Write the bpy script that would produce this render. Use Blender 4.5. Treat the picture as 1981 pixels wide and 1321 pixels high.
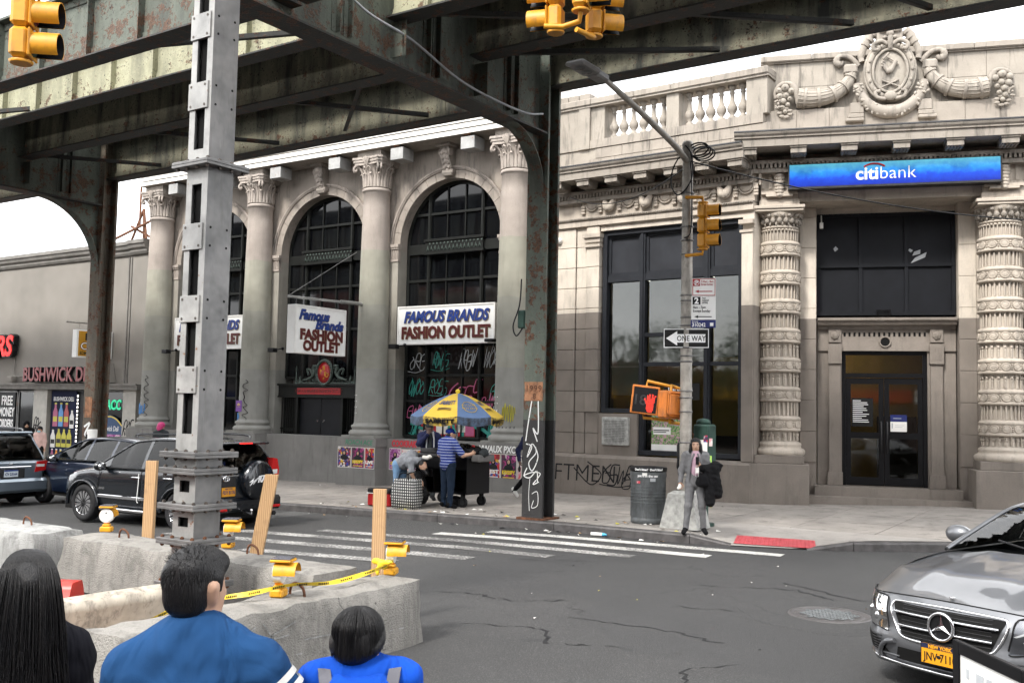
import bpy, math, random
import numpy as np
from math import sin, cos, pi, radians as R_, sqrt, atan2
from mathutils import Matrix, Vector
random.seed(7)
for o in list(bpy.data.objects): bpy.data.objects.remove(o)
SC = bpy.context.scene
COL = SC.collection
# ---------------------------------------------------------------- camera
CAMH = 2.2
YAW, PITCH, ROLL = 0.5923, 0.067462, 0.019757
fw = Vector((-sin(YAW)*cos(PITCH), cos(YAW)*cos(PITCH), sin(PITCH)))
r0 = Vector((cos(YAW), sin(YAW), 0)); u0 = r0.cross(fw)
rr = r0*cos(ROLL)+u0*sin(ROLL); uu = u0*cos(ROLL)-r0*sin(ROLL)
cd = bpy.data.cameras.new('camera'); cam = bpy.data.objects.new('camera', cd); COL.objects.link(cam)
cam.matrix_world = Matrix(((rr.x, uu.x, -fw.x, 0), (rr.y, uu.y, -fw.y, 0), (rr.z, uu.z, -fw.z, CAMH), (0, 0, 0, 1)))
cd.sensor_width = 36; cd.lens = 35.09; cd.clip_start = .05; cd.clip_end = 3000
SC.camera = cam
SC.cycles.adaptive_threshold = .03; SC.cycles.max_bounces = 5; SC.cycles.diffuse_bounces = 2; SC.cycles.glossy_bounces = 4; SC.cycles.transparent_max_bounces = 12; SC.cycles.caustics_reflective = False; SC.cycles.caustics_refractive = False
# ---------------------------------------------------------------- world
W_ = bpy.data.worlds.new('World'); SC.world = W_; W_.use_nodes = True
SUN_EL, SUN_AZ = R_(46), R_(183)     # azimuth clockwise from +Y: light comes from behind the viewer, left
nt = W_.node_tree; nt.nodes.clear()
def wn(t, **k):
    n = nt.nodes.new(t)
    for a, b in k.items(): setattr(n, a, b)
    return n
sky = wn('ShaderNodeTexSky', sky_type='NISHITA', sun_disc=False, sun_elevation=SUN_EL, sun_rotation=SUN_AZ, air_density=1.0, dust_density=2.0)
tc = wn('ShaderNodeTexCoord'); mp = wn('ShaderNodeMapping'); mp.inputs['Scale'].default_value = (1, 1, 2.4)
nz = wn('ShaderNodeTexNoise'); nz.inputs['Scale'].default_value = 2.2; nz.inputs['Detail'].default_value = 6; nz.inputs['Roughness'].default_value = .6
rp = wn('ShaderNodeValToRGB'); rp.color_ramp.elements[0].position = .30; rp.color_ramp.elements[0].color = (.50, .50, .50, 1)
rp.color_ramp.elements[1].position = .52; rp.color_ramp.elements[1].color = (1, 1, 1, 1)
mx = wn('ShaderNodeMix', data_type='RGBA'); mx.inputs['B'].default_value = (13.0, 13.1, 13.3, 1)
bg = wn('ShaderNodeBackground'); bg.inputs['Strength'].default_value = .082; wo = wn('ShaderNodeOutputWorld')
lk = nt.links.new
lk(tc.outputs['Generated'], mp.inputs['Vector']); lk(mp.outputs['Vector'], nz.inputs['Vector']); lk(nz.outputs['Fac'], rp.inputs['Fac'])
lk(rp.outputs['Color'], mx.inputs['Factor']); lk(sky.outputs['Color'], mx.inputs['A']); lk(mx.outputs['Result'], bg.inputs['Color']); lk(bg.outputs['Background'], wo.inputs['Surface'])
sl = bpy.data.lights.new('sun', 'SUN'); sl.energy = 1.5; sl.angle = R_(10); sl.color = (1, .96, .90)
so = bpy.data.objects.new('sun', sl); COL.objects.link(so)
sd = Vector((sin(SUN_AZ)*cos(SUN_EL), cos(SUN_AZ)*cos(SUN_EL), sin(SUN_EL)))
so.rotation_euler = sd.to_track_quat('Z', 'Y').to_euler(); so.location = (20, -20, 40)
SC.view_settings.view_transform = 'Standard'; SC.view_settings.look = 'None'; SC.view_settings.exposure = 1.72; SC.view_settings.gamma = 1
# ---------------------------------------------------------------- mesh builder
SPLIT = {'bracket_arm', 'end_cap', 'pillar', 'door_frame', 'scroll', 'arch_cladding', 'spandrel_stone', 'stall_riser', 'strap_bands', 'reflector', 'running_board', 'rear_leg', 'sleeve_stripe', 'hanger', 'handle', 'sticker', 'stickers', 'eyes', 'eyebrows', 'roller_blind', 'volute', 'hood_lining', 'lapel', 'shoulder_strap', 'griffin_scrolls', 'desk', 'tail_lamp', 'flute', 'ribbon_end', 'bolt_hole', 'bolt', 'gate_rail', 'storefront_ledge', 'caption_strip', 'pilaster_reeds', 'headlamp_reflector', 'lens', 'window_poster'}
class MB:
    def __init__(s): s.v = []; s.f = []; s.m = []; s.s = []
    def add(s, vs, fs, mi=0, sm=False):
        o = len(s.v); s.v.extend([tuple(map(float, q)) for q in vs])
        for f in fs: s.f.append(tuple(o+i for i in f)); s.m.append(mi); s.s.append(sm)
        return s
    def box(s, x0, y0, z0, x1, y1, z1, mi=0):
        return s.add([(x0,y0,z0),(x1,y0,z0),(x1,y1,z0),(x0,y1,z0),(x0,y0,z1),(x1,y0,z1),(x1,y1,z1),(x0,y1,z1)],
                     [(0,3,2,1),(4,5,6,7),(0,1,5,4),(1,2,6,5),(2,3,7,6),(3,0,4,7)], mi)
    def cbox(s, x0, y0, z0, x1, y1, z1, c=.02, mi=0):   # chamfered box
        X, Y, Z = (x0, x1), (y0, y1), (z0, z1); vs = []; idx = {}
        for i in (0, 1):
            for j in (0, 1):
                for k in (0, 1):
                    sx, sy, sz = (1-2*i)*c, (1-2*j)*c, (1-2*k)*c
                    for a, q in enumerate(((X[i], Y[j]+sy, Z[k]+sz), (X[i]+sx, Y[j], Z[k]+sz), (X[i]+sx, Y[j]+sy, Z[k]))):
                        idx[i,j,k,a] = len(vs); vs.append(q)
        g = lambda i,j,k,a: idx[i,j,k,a]; fs = []
        for i in (0, 1):
            q = [g(i,0,0,0), g(i,1,0,0), g(i,1,1,0), g(i,0,1,0)]; fs.append(q if i else q[::-1])
        for j in (0, 1):
            q = [g(0,j,0,1), g(1,j,0,1), g(1,j,1,1), g(0,j,1,1)]; fs.append(q if not j else q[::-1])
        for k in (0, 1):
            q = [g(0,0,k,2), g(1,0,k,2), g(1,1,k,2), g(0,1,k,2)]; fs.append(q if k else q[::-1])
        for a in (0, 1):
            for b in (0, 1):
                fs.append([g(a,b,0,0), g(a,b,1,0), g(a,b,1,1), g(a,b,0,1)][::(1 if a == b else -1)])
                fs.append([g(a,0,b,0), g(a,1,b,0), g(a,1,b,2), g(a,0,b,2)][::(-1 if a == b else 1)])
                fs.append([g(0,a,b,1), g(1,a,b,1), g(1,a,b,2), g(0,a,b,2)][::(1 if a == b else -1)])
        for i in (0, 1):
            for j in (0, 1):
                for k in (0, 1):
                    t = [g(i,j,k,0), g(i,j,k,1), g(i,j,k,2)]; fs.append(t if (i+j+k) % 2 else t[::-1])
        return s.add(vs, fs, mi)
    def prism(s, poly, a0, a1, ax='y', mi=0, sm=False):
        n = len(poly)
        if ax == 'y': e = lambda p, a: (p[0], a, p[1])
        elif ax == 'z': e = lambda p, a: (p[0], p[1], a)
        else: e = lambda p, a: (a, p[0], p[1])
        vs = [e(p, a0) for p in poly]+[e(p, a1) for p in poly]
        s.add(vs, [tuple(range(n))[::-1], tuple(range(n, 2*n))], mi)
        return s.add(vs, [(i, (i+1) % n, n+(i+1) % n, n+i) for i in range(n)], mi, sm)
    def cyl(s, p0, p1, r0, r1=None, n=12, cap=True, mi=0, sm=True):
        r1 = r0 if r1 is None else r1
        p0 = Vector(p0); p1 = Vector(p1); d = (p1-p0)
        if d.length < 1e-9: return s
        d.normalize(); a = Vector((0,0,1)) if abs(d.z) < .9 else Vector((1,0,0))
        x = d.cross(a).normalized(); y = d.cross(x)
        vs = []
        for p, r in ((p0, r0), (p1, r1)):
            for i in range(n): t = 2*pi*i/n; vs.append(p+x*(r*cos(t))+y*(r*sin(t)))
        s.add(vs, [(i, (i+1) % n, n+(i+1) % n, n+i) for i in range(n)], mi, sm)
        if cap: s.add(vs, [tuple(range(n))[::-1], tuple(range(n, 2*n))], mi)
        return s
    def lathe(s, prof, n=24, c=(0,0,0), mi=0, sm=True, a0=0, a1=2*pi, fr=None):
        full = abs(a1-a0-2*pi) < 1e-6; k = n if full else n+1; vs = []
        for r, z in prof:
            for i in range(k):
                t = a0+(a1-a0)*i/n; q = r*(fr(t) if fr else 1); vs.append((c[0]+q*cos(t), c[1]+q*sin(t), c[2]+z))
        fs = []
        for j in range(len(prof)-1):
            for i in range(n):
                i2 = (i+1) % k; fs.append((j*k+i, j*k+i2, (j+1)*k+i2, (j+1)*k+i))
        s.add(vs, fs, mi, sm)
        if full:
            if prof[0][0] > 1e-4: s.add([vs[i] for i in range(k)], [tuple(range(k))[::-1]], mi)
            if prof[-1][0] > 1e-4: s.add([vs[(len(prof)-1)*k+i] for i in range(k)], [tuple(range(k))], mi)
        return s
    def tube(s, pts, r, n=8, mi=0, sm=True, cap=True, flat=1.0, up=None):
        pts = [Vector(p) for p in pts]; m = len(pts)
        rs = r if isinstance(r, (list, tuple)) else [r]*m
        vs = []; prev = None
        for i, p in enumerate(pts):
            d = (pts[min(i+1, m-1)]-pts[max(i-1, 0)]).normalized()
            if prev is None:
                a = Vector(up) if up else (Vector((0,0,1)) if abs(d.z) < .9 else Vector((1,0,0)))
                x = d.cross(a).normalized()
            else:
                x = (prev-d*prev.dot(d)).normalized()
            y = d.cross(x); prev = x
            for k in range(n): t = 2*pi*k/n; vs.append(p+x*(rs[i]*cos(t))+y*(rs[i]*flat*sin(t)))
        fs = [(i*n+k, i*n+(k+1) % n, (i+1)*n+(k+1) % n, (i+1)*n+k) for i in range(m-1) for k in range(n)]
        s.add(vs, fs, mi, sm)
        if cap: s.add(vs, [tuple(range(n))[::-1], tuple((m-1)*n+k for k in range(n))], mi)
        return s
    def ell(s, c, r, n=12, m=8, mi=0, sm=True, R=None):
        vs = []; r = (r, r, r) if isinstance(r, (int, float)) else r
        for j in range(m+1):
            f = pi*j/m
            for i in range(n):
                t = 2*pi*i/n; q = Vector((r[0]*sin(f)*cos(t), r[1]*sin(f)*sin(t), r[2]*cos(f)))
                if R is not None: q = R@q
                vs.append((c[0]+q[0], c[1]+q[1], c[2]+q[2]))
        return s.add(vs, [(j*n+i, (j+1)*n+i, (j+1)*n+(i+1) % n, j*n+(i+1) % n) for j in range(m) for i in range(n)], mi, sm)
    def grid(s, rows, mi=0, sm=True, flip=False):       # rows of points -> quads
        n = len(rows[0]); fs = []
        for j in range(len(rows)-1):
            for i in range(n-1):
                q = (j*n+i, j*n+i+1, (j+1)*n+i+1, (j+1)*n+i); fs.append(q[::-1] if flip else q)
        return s.add([p for r in rows for p in r], fs, mi, sm)
    def tf(s, M, i0=0):
        for i in range(i0, len(s.v)): s.v[i] = tuple(M@Vector(s.v[i]))
        return s
    def join(s, o, M=None, mi=None):
        vs = [tuple(M@Vector(v)) for v in o.v] if M is not None else o.v
        k = len(s.v); s.v.extend(vs)
        for f, m, q in zip(o.f, o.m, o.s): s.f.append(tuple(k+i for i in f)); s.m.append(m if mi is None else mi); s.s.append(q)
        return s
    def mesh(s, name, mats):
        me = bpy.data.meshes.new(name); me.from_pydata(s.v, [], s.f)
        me.polygons.foreach_set('material_index', s.m); me.polygons.foreach_set('use_smooth', s.s)
        for m in (mats if isinstance(mats, (list, tuple)) else [mats]): me.materials.append(M(m))
        me.update(); return me
    def parts(s):                              # connected pieces
        key = {}; par = list(range(len(s.v)))
        def fd(i):
            while par[i] != i: par[i] = par[par[i]]; i = par[i]
            return i
        for i, v in enumerate(s.v):
            k = (round(v[0], 4), round(v[1], 4), round(v[2], 4))
            if k in key: par[fd(i)] = fd(key[k])
            else: key[k] = i
        for f in s.f:
            for j in f[1:]: par[fd(j)] = fd(f[0])
        grp = {}
        for n, f in enumerate(s.f): grp.setdefault(fd(f[0]), []).append(n)
        out = []
        for fs in grp.values():
            m = MB(); ix = {}
            for n in fs:
                for j in s.f[n]:
                    if j not in ix: ix[j] = len(m.v); m.v.append(s.v[j])
                m.f.append(tuple(ix[j] for j in s.f[n])); m.m.append(s.m[n]); m.s.append(s.s[n])
            out.append(m)
        return out
    def build(s, name, mats, parent=None, loc=(0,0,0), rz=0, **props):
        if name in SPLIT and parent is not None:
            q = [m for m in s.parts()]; o = [obj(name, m.mesh(name, mats), parent, loc, rz, **props) for m in q]; return o[0]
        return obj(name, s.mesh(name, mats), parent, loc, rz, **props)
def obj(name, me, parent=None, loc=(0,0,0), rz=0, **props):
    o = bpy.data.objects.new(name, me); COL.objects.link(o)
    if parent is not None: o.parent = parent
    o.location = loc; o.rotation_euler = (0, 0, rz) if isinstance(rz, (int, float)) else rz
    for k, v in props.items(): o[k] = v
    return o
def thing(name, label, cat, loc=(0,0,0), rz=0, group=None):
    o = obj(name, None, None, loc, rz, label=label, category=cat)
    if group: o['group'] = group
    return o
def tag(o, label, cat, group=None):
    o['label'] = label; o['category'] = cat
    if group: o['group'] = group
    return o
def copy_tree(o, parent=None):
    c = o.copy(); COL.objects.link(c); c.parent = parent
    for ch in [q for q in bpy.data.objects if q.parent == o]: copy_tree(ch, c)
    return c
def RZ(a, loc=(0,0,0)): return Matrix.Translation(loc)@Matrix.Rotation(a, 4, 'Z')
_tc = {}
def text(body, size=1, ext=.01, shear=0, bold=0, align='CENTER', sp=1.0, lsp=1.0, sx=1.0):
    key = (body, size, ext, shear, bold, align, sp, lsp, sx)
    if key in _tc: return _tc[key]
    cu = bpy.data.curves.new('txt', 'FONT'); cu.body = body; cu.size = size; cu.extrude = ext; cu.shear = shear; cu.offset = bold
    cu.align_x = align; cu.space_character = sp; cu.space_line = lsp; cu.resolution_u = 3
    o = bpy.data.objects.new('txt', cu); me = o.to_mesh()
    b = MB(); b.add([(v.co.x*sx, v.co.y, v.co.z) for v in me.vertices], [tuple(p.vertices) for p in me.polygons])
    o.to_mesh_clear(); bpy.data.objects.remove(o); bpy.data.curves.remove(cu)
    _tc[key] = b; return b
# frame that stands text up on a facade looking towards -y:  (x,y,z)text -> (x, v, z)
def FR(x, y, z): return Matrix(((1,0,0,x),(0,0,-1,y),(0,1,0,z),(0,0,0,1)))
def gz(x): return .02*max(-36., min(0., x+9.5))
def stroke(b, pts, w, y, mi=0, t=.002):        # painted stroke in the x-z plane at depth y (round brush)
    pts = [Vector((p[0], p[1])) for p in pts]; m = len(pts); L = []; Rr = []
    for i, p in enumerate(pts):
        d = pts[min(i+1, m-1)]-pts[max(i-1, 0)]
        d = d.normalized() if d.length > 1e-9 else Vector((1, 0)); nrm = Vector((-d.y, d.x))*w/2
        L.append(p+nrm); Rr.append(p-nrm)
    vs = [(q.x, y, q.y) for q in L]+[(q.x, y, q.y) for q in Rr]
    b.add(vs, [(i, i+1, m+i+1, m+i) for i in range(m-1)], mi)
    b.add([(x, y-t, z) for x, _, z in vs], [(i, m+i, m+i+1, i+1) for i in range(m-1)], mi)
def spline(pts, k=6, closed=False):
    pts = [np.array(p, float) for p in pts]; n = len(pts); out = []
    rng = range(n if closed else n-1)
    for i in rng:
        g = lambda j: pts[j % n] if closed else pts[max(0, min(n-1, j))]
        a, b, c, d = g(i-1), g(i), g(i+1), g(i+2)
        for t in np.arange(k)/k:
            out.append(.5*((2*b)+(c-a)*t+(2*a-5*b+4*c-d)*t*t+(3*b-a-3*c+d)*t**3))
    if not closed: out.append(pts[-1])
    return [tuple(q) for q in out]
def interp(tab, x):
    xs = [t[0] for t in tab]; return float(np.interp(x, xs, [t[1] for t in tab]))
def smoothtab(tab, n):                       # resample an (x, a, b, ...) table with a spline
    return spline(tab, n)
# ---------------------------------------------------------------- surface nets for organic shapes
def caps(P, a, b, ra, rb):
    a = np.array(a, np.float32); b = np.array(b, np.float32); ab = b-a; d = float(ab@ab)+1e-9
    t = np.clip(((P-a)@ab)/d, 0, 1); q = P-a-t[..., None]*ab
    return np.sqrt((q*q).sum(-1))-(ra+(rb-ra)*t)
def elli(P, c, r, rot=None):
    q = P-np.array(c, np.float32)
    if rot is not None: q = q@np.array(rot, np.float32)
    r = np.array(r, np.float32); k = np.sqrt(((q/r)**2).sum(-1)); return (k-1)*r.min()*1.0
def smin(a, b, k):
    h = np.clip(.5+.5*(b-a)/k, 0, 1); return b*(1-h)+a*h-k*h*(1-h)
def surfnet(fn, lo, hi, h):
    lo = np.array(lo, float); hi = np.array(hi, float); n = np.ceil((hi-lo)/h).astype(int)+1
    ax = [lo[i]+h*np.arange(n[i]) for i in range(3)]
    P = np.stack(np.meshgrid(*ax, indexing='ij'), -1).astype(np.float32); D = fn(P)
    S = D < 0; c = [S[i:n[0]-1+i, j:n[1]-1+j, k:n[2]-1+k] for i in (0,1) for j in (0,1) for k in (0,1)]
    cnt = sum(q.astype(np.int8) for q in c); act = (cnt > 0) & (cnt < 8)
    idx = -np.ones(act.shape, int); A = np.argwhere(act); idx[act] = np.arange(len(A))
    acc = np.zeros((len(A), 3)); num = np.zeros(len(A)); i, j, k = A.T
    for e in range(3):
        o1, o2 = [q for q in range(3) if q != e]
        for p in (0, 1):
            for q in (0, 1):
                a = [i, j, k]; a[o1] = a[o1]+p; a[o2] = a[o2]+q; b = list(a); b[e] = b[e]+1
                da = D[a[0], a[1], a[2]]; db = D[b[0], b[1], b[2]]; cr = (da < 0) != (db < 0)
                t = np.where(cr, da/(da-db+1e-12), 0); pos = np.stack(a, -1).astype(float); pos[:, e] += t
                acc += np.where(cr[:, None], pos, 0); num += cr
    V = lo+h*(acc/np.maximum(num, 1)[:, None]); F = []
    for e in range(3):
        o1, o2 = [(1,2),(2,0),(0,1)][e]
        sl = [slice(0, n[0]-1), slice(0, n[1]-1), slice(0, n[2]-1)]
        lo_s = [slice(None)]*3; lo_s[e] = slice(0, n[e]-1); hi_s = [slice(None)]*3; hi_s[e] = slice(1, n[e])
        cr = S[tuple(lo_s)] != S[tuple(hi_s)]; E = np.argwhere(cr)
        E = E[(E[:, o1] > 0) & (E[:, o2] > 0) & (E[:, o1] < n[o1]-1) & (E[:, o2] < n[o2]-1)]
        if not len(E): continue
        def g(d1, d2):
            q = E.copy(); q[:, o1] += d1; q[:, o2] += d2; return idx[q[:, 0], q[:, 1], q[:, 2]]
        quad = np.stack([g(-1,-1), g(0,-1), g(0,0), g(-1,0)], -1)
        ins = S[E[:, 0], E[:, 1], E[:, 2]]; quad[~ins] = quad[~ins][:, ::-1]; F.append(quad[(quad >= 0).all(1)])
    F = np.concatenate(F); b = MB(); b.v = [tuple(v) for v in V.tolist()]; b.f = [tuple(f) for f in F.tolist()]; b.m = [0]*len(b.f); b.s = [True]*len(b.f)
    return b
# ---------------------------------------------------------------- materials
_M = {}
def M(m): return _M[m] if isinstance(m, str) else m
class N:
    def __init__(s, name):
        s.m = bpy.data.materials.new(name); s.m.use_nodes = True; s.t = s.m.node_tree; s.b = s.t.nodes['Principled BSDF']; _M[name] = s.m
        s.pos = s.n('ShaderNodeNewGeometry').outputs['Position']
    def n(s, t, **k):
        q = s.t.nodes.new(t)
        for a, b in k.items(): setattr(q, a, b)
        return q
    def l(s, a, b): s.t.links.new(a, b)
    def noise(s, sc, det=5, ro=.6, vec=None, stretch=None, dist=0):
        q = s.n('ShaderNodeTexNoise'); q.inputs['Scale'].default_value = sc; q.inputs['Detail'].default_value = max(1, round(det*.5)); q.inputs['Roughness'].default_value = ro; q.inputs['Distortion'].default_value = dist
        v = s.pos if vec is None else vec
        if stretch:
            mp = s.n('ShaderNodeMapping'); mp.inputs['Scale'].default_value = stretch; s.l(v, mp.inputs['Vector']); v = mp.outputs['Vector']
        s.l(v, q.inputs['Vector']); return q.outputs['Fac']
    def ramp(s, f, a, b, ca=(0,0,0), cb=(1,1,1)):
        if a > b: a, b, ca, cb = b, a, cb, ca
        q = s.n('ShaderNodeValToRGB'); e = q.color_ramp.elements; e[0].position = a; e[1].position = b
        e[0].color = (*ca, 1); e[1].color = (*cb, 1); s.l(f, q.inputs['Fac']); return q.outputs['Color']
    def mix(s, f, a, b, mode='MIX'):
        q = s.n('ShaderNodeMix', data_type='RGBA', blend_type=mode)
        for nm, v in (('Factor', f), ('A', a), ('B', b)):
            if isinstance(v, (int, float)): q.inputs[nm].default_value = v if nm == 'Factor' else (v, v, v, 1)
            elif isinstance(v, tuple): q.inputs[nm].default_value = (*v, 1)
            else: s.l(v, q.inputs[nm])
        return q.outputs['Result']
    def math(s, op, a, b=0.0):
        q = s.n('ShaderNodeMath', operation=op)
        for i, v in enumerate((a, b)):
            if isinstance(v, (int, float)): q.inputs[i].default_value = v
            else: s.l(v, q.inputs[i])
        return q.outputs[0]
    def sep(s):
        q = s.n('ShaderNodeSeparateXYZ'); s.l(s.pos, q.inputs[0]); return q.outputs
    def bump(s, f, st, d=.02):
        q = s.n('ShaderNodeBump'); q.inputs['Strength'].default_value = st; q.inputs['Distance'].default_value = d; s.l(f, q.inputs['Height'])
        if s.b.inputs['Normal'].is_linked: s.l(s.b.inputs['Normal'].links[0].from_socket, q.inputs['Normal'])
        s.l(q.outputs['Normal'], s.b.inputs['Normal'])
    def rnd(s): return s.n('ShaderNodeObjectInfo').outputs['Random']
    def set(s, col=None, ro=None, me=None, **k):
        for nm, v in (('Base Color', col), ('Roughness', ro), ('Metallic', me)):
            if v is None: continue
            if isinstance(v, tuple): s.b.inputs[nm].default_value = (*v, 1)
            elif isinstance(v, (int, float)): s.b.inputs[nm].default_value = v
            else: s.l(v, s.b.inputs[nm])
        for a, v in k.items(): s.b.inputs[a.replace('_', ' ')].default_value = v
        return s
def mul(c, k): return tuple(min(1, q*k) for q in c)
def simple(name, c, ro=.6, me=0, var=.15, sc=6, bump=0, bsc=60, rand=0, dirt=0, **k):
    m = N(name); n1 = m.noise(sc); col = m.mix(m.ramp(n1, .3, .7), mul(c, 1-var), mul(c, 1+var))
    if dirt: col = m.mix(m.math('MULTIPLY', m.ramp(m.noise(11, 8, .72, stretch=(1, 1, .45)), .50, .70), dirt), col, mul((.10, .09, .08), .5))
    if rand: col = m.mix(m.math('MULTIPLY', m.rnd(), rand), col, mul(c, .45))
    if max(c) < .07 and me < .6: c0 = .6; k.setdefault('Specular_IOR_Level', .22)
    m.set(col, ro, me, **k)
    if bump: m.bump(m.noise(bsc, 3), bump, .01)
    return m
def glow(name, c, st):
    m = N(name); m.set(c, .5, Emission_Strength=st); m.b.inputs['Emission Color'].default_value = (*c, 1)
# stone: soot streaks and blotches, optional paint zones by height  zones=[(z, colour below z), ...]
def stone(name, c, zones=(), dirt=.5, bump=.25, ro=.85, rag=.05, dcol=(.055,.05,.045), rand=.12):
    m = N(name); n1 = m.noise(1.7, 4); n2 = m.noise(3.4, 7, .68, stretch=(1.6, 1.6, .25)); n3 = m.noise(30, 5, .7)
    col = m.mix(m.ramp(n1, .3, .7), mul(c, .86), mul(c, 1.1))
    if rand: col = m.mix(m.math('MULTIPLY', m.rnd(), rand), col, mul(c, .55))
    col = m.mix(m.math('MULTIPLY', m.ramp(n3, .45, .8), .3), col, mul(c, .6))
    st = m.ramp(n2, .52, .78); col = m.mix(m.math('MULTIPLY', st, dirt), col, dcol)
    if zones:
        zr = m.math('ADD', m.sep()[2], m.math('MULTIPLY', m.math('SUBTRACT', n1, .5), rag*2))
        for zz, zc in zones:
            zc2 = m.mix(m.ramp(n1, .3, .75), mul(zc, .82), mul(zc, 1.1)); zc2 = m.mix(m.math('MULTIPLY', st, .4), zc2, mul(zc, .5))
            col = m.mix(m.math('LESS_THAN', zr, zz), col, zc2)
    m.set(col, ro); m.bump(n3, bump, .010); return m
CREAM, TAUPE = (.60, .535, .455), (.225, .195, .168)
stone('limestone', (.52, .475, .425), dirt=.75)
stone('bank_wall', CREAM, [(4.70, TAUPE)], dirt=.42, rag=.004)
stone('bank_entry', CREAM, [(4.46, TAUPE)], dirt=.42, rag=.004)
stone('bank_cream', (.49, .43, .362), dirt=.5)
stone('bank_taupe', TAUPE, dirt=.4); stone('bank_attic', (.335, .30, .255), dirt=1.0)
stone('bank_top', (.31, .275, .235), dirt=.95)
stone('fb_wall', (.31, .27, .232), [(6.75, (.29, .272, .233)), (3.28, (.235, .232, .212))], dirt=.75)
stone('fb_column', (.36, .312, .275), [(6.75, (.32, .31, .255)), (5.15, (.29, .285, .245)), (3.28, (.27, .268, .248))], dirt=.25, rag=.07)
stone('fb_trim', (.37, .322, .282), dirt=.95)
stone('fb_dark', (.30, .265, .23), dirt=.7)
stone('granite', (.21, .205, .195), dirt=.5, bump=.4)
simple('siding', (.66, .64, .60), .6, var=.06, sc=2, dirt=.2)
simple('stucco', (.235, .218, .195), .9, var=.10, sc=.8, bump=.2, bsc=90)
simple('stucco_trim', (.20, .19, .175), .85, var=.2, sc=3)
simple('tile_pier', (.42, .40, .36), .5, var=.15, sc=3)
# concrete
def conc(name, c, d=.5, rand=.2, st=.5, big=0):
    m = N(name); n1 = m.noise(1.3, 4); n2 = m.noise(3.1, 8, .72); n3 = m.noise(75, 4)
    col = m.mix(m.ramp(n1, .3, .7), mul(c, .82), mul(c, 1.12))
    if rand: col = m.mix(m.math('MULTIPLY', m.rnd(), rand), col, mul(c, .6))
    col = m.mix(m.math('MULTIPLY', m.ramp(n3, .5, .75), .35), col, mul(c, .5))
    col = m.mix(m.math('MULTIPLY', m.ramp(n2, .52, .68), d), col, mul(c, .38))
    if big: col = m.mix(m.math('MULTIPLY', m.ramp(m.noise(4.5, 8, .7, stretch=(1.5, 1.5, .18)), .50, .68), .65), col, mul(c, .40))
    vo = m.n('ShaderNodeTexVoronoi'); vo.inputs['Scale'].default_value = 2.3; m.l(m.pos, vo.inputs['Vector'])
    col = m.mix(m.ramp(vo.outputs['Distance'], .030, .022), col, mul(c, .30)); m.set(col, .9)
    m.bump(m.math('ADD', n3, m.math('MULTIPLY', m.noise(13, 7, .7), big)) if big else n3, st, .006+.02*(big > 0)); return m
conc('sidewalk', (.285, .26, .234), .6)
conc('ramp', (.34, .315, .288), .35)
conc('barrier', (.255, .242, .22), .6, .25, .7, .9)
conc('barrier_white', (.36, .36, .348), .7, .1, .7, .9)
# asphalt
m = N('asphalt'); n1 = m.noise(.55, 4); n2 = m.noise(1.1, 6, .65, stretch=(.5, 2.2, 1)); n3 = m.noise(60, 5, .75); n4 = m.noise(17, 5, .7)
c = m.mix(m.ramp(n1, .3, .7), (.027, .0265, .0265), (.042, .041, .0405))
c = m.mix(m.ramp(n3, .57, .72), c, (.135, .132, .127)); c = m.mix(m.ramp(n3, .42, .30), c, (.014, .014, .014))
c = m.mix(m.math('MULTIPLY', m.ramp(n2, .54, .72), .55), c, (.034, .033, .033)); c = m.mix(m.math('MULTIPLY', m.ramp(n4, .50, .66), .5), c, (.032, .032, .032)); c = m.mix(m.math('MULTIPLY', m.ramp(n4, .44, .30), .35), c, (.075, .0735, .071))
vo = m.n('ShaderNodeTexVoronoi', feature='DISTANCE_TO_EDGE'); vo.inputs['Scale'].default_value = .42
dn = m.n('ShaderNodeTexNoise'); dn.inputs['Scale'].default_value = 2.5; dn.inputs['Detail'].default_value = 4; m.l(m.pos, dn.inputs['Vector'])
ad = m.n('ShaderNodeVectorMath', operation='MULTIPLY_ADD'); m.l(dn.outputs['Color'], ad.inputs[0]); ad.inputs[1].default_value = (.55, .55, 0); m.l(m.pos, ad.inputs[2]); m.l(ad.outputs[0], vo.inputs['Vector'])
ck = m.math('MULTIPLY', m.ramp(vo.outputs['Distance'], .009, .002), m.ramp(n1, .48, .60))
v2 = m.n('ShaderNodeTexVoronoi', distance='CHEBYCHEV'); v2.inputs['Scale'].default_value = .16; m.l(m.pos, v2.inputs['Vector']); s2 = m.n('ShaderNodeSeparateColor'); m.l(v2.outputs['Color'], s2.inputs[0])
c = m.mix(m.math('MULTIPLY', m.ramp(s2.outputs[0], .66, .70), .40), c, (.030, .030, .031)); c = m.mix(m.math('MULTIPLY', m.ramp(s2.outputs[1], .76, .80), .30), c, (.15, .148, .142)); c = m.mix(m.math('MULTIPLY', m.ramp(m.noise(2.4, 4), .66, .72), .55), c, (.020, .020, .021))
c = m.mix(m.math('MULTIPLY', ck, .75), c, (.014, .014, .014)); m.set(c, .82); m.bump(n3, .8, .012)
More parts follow.
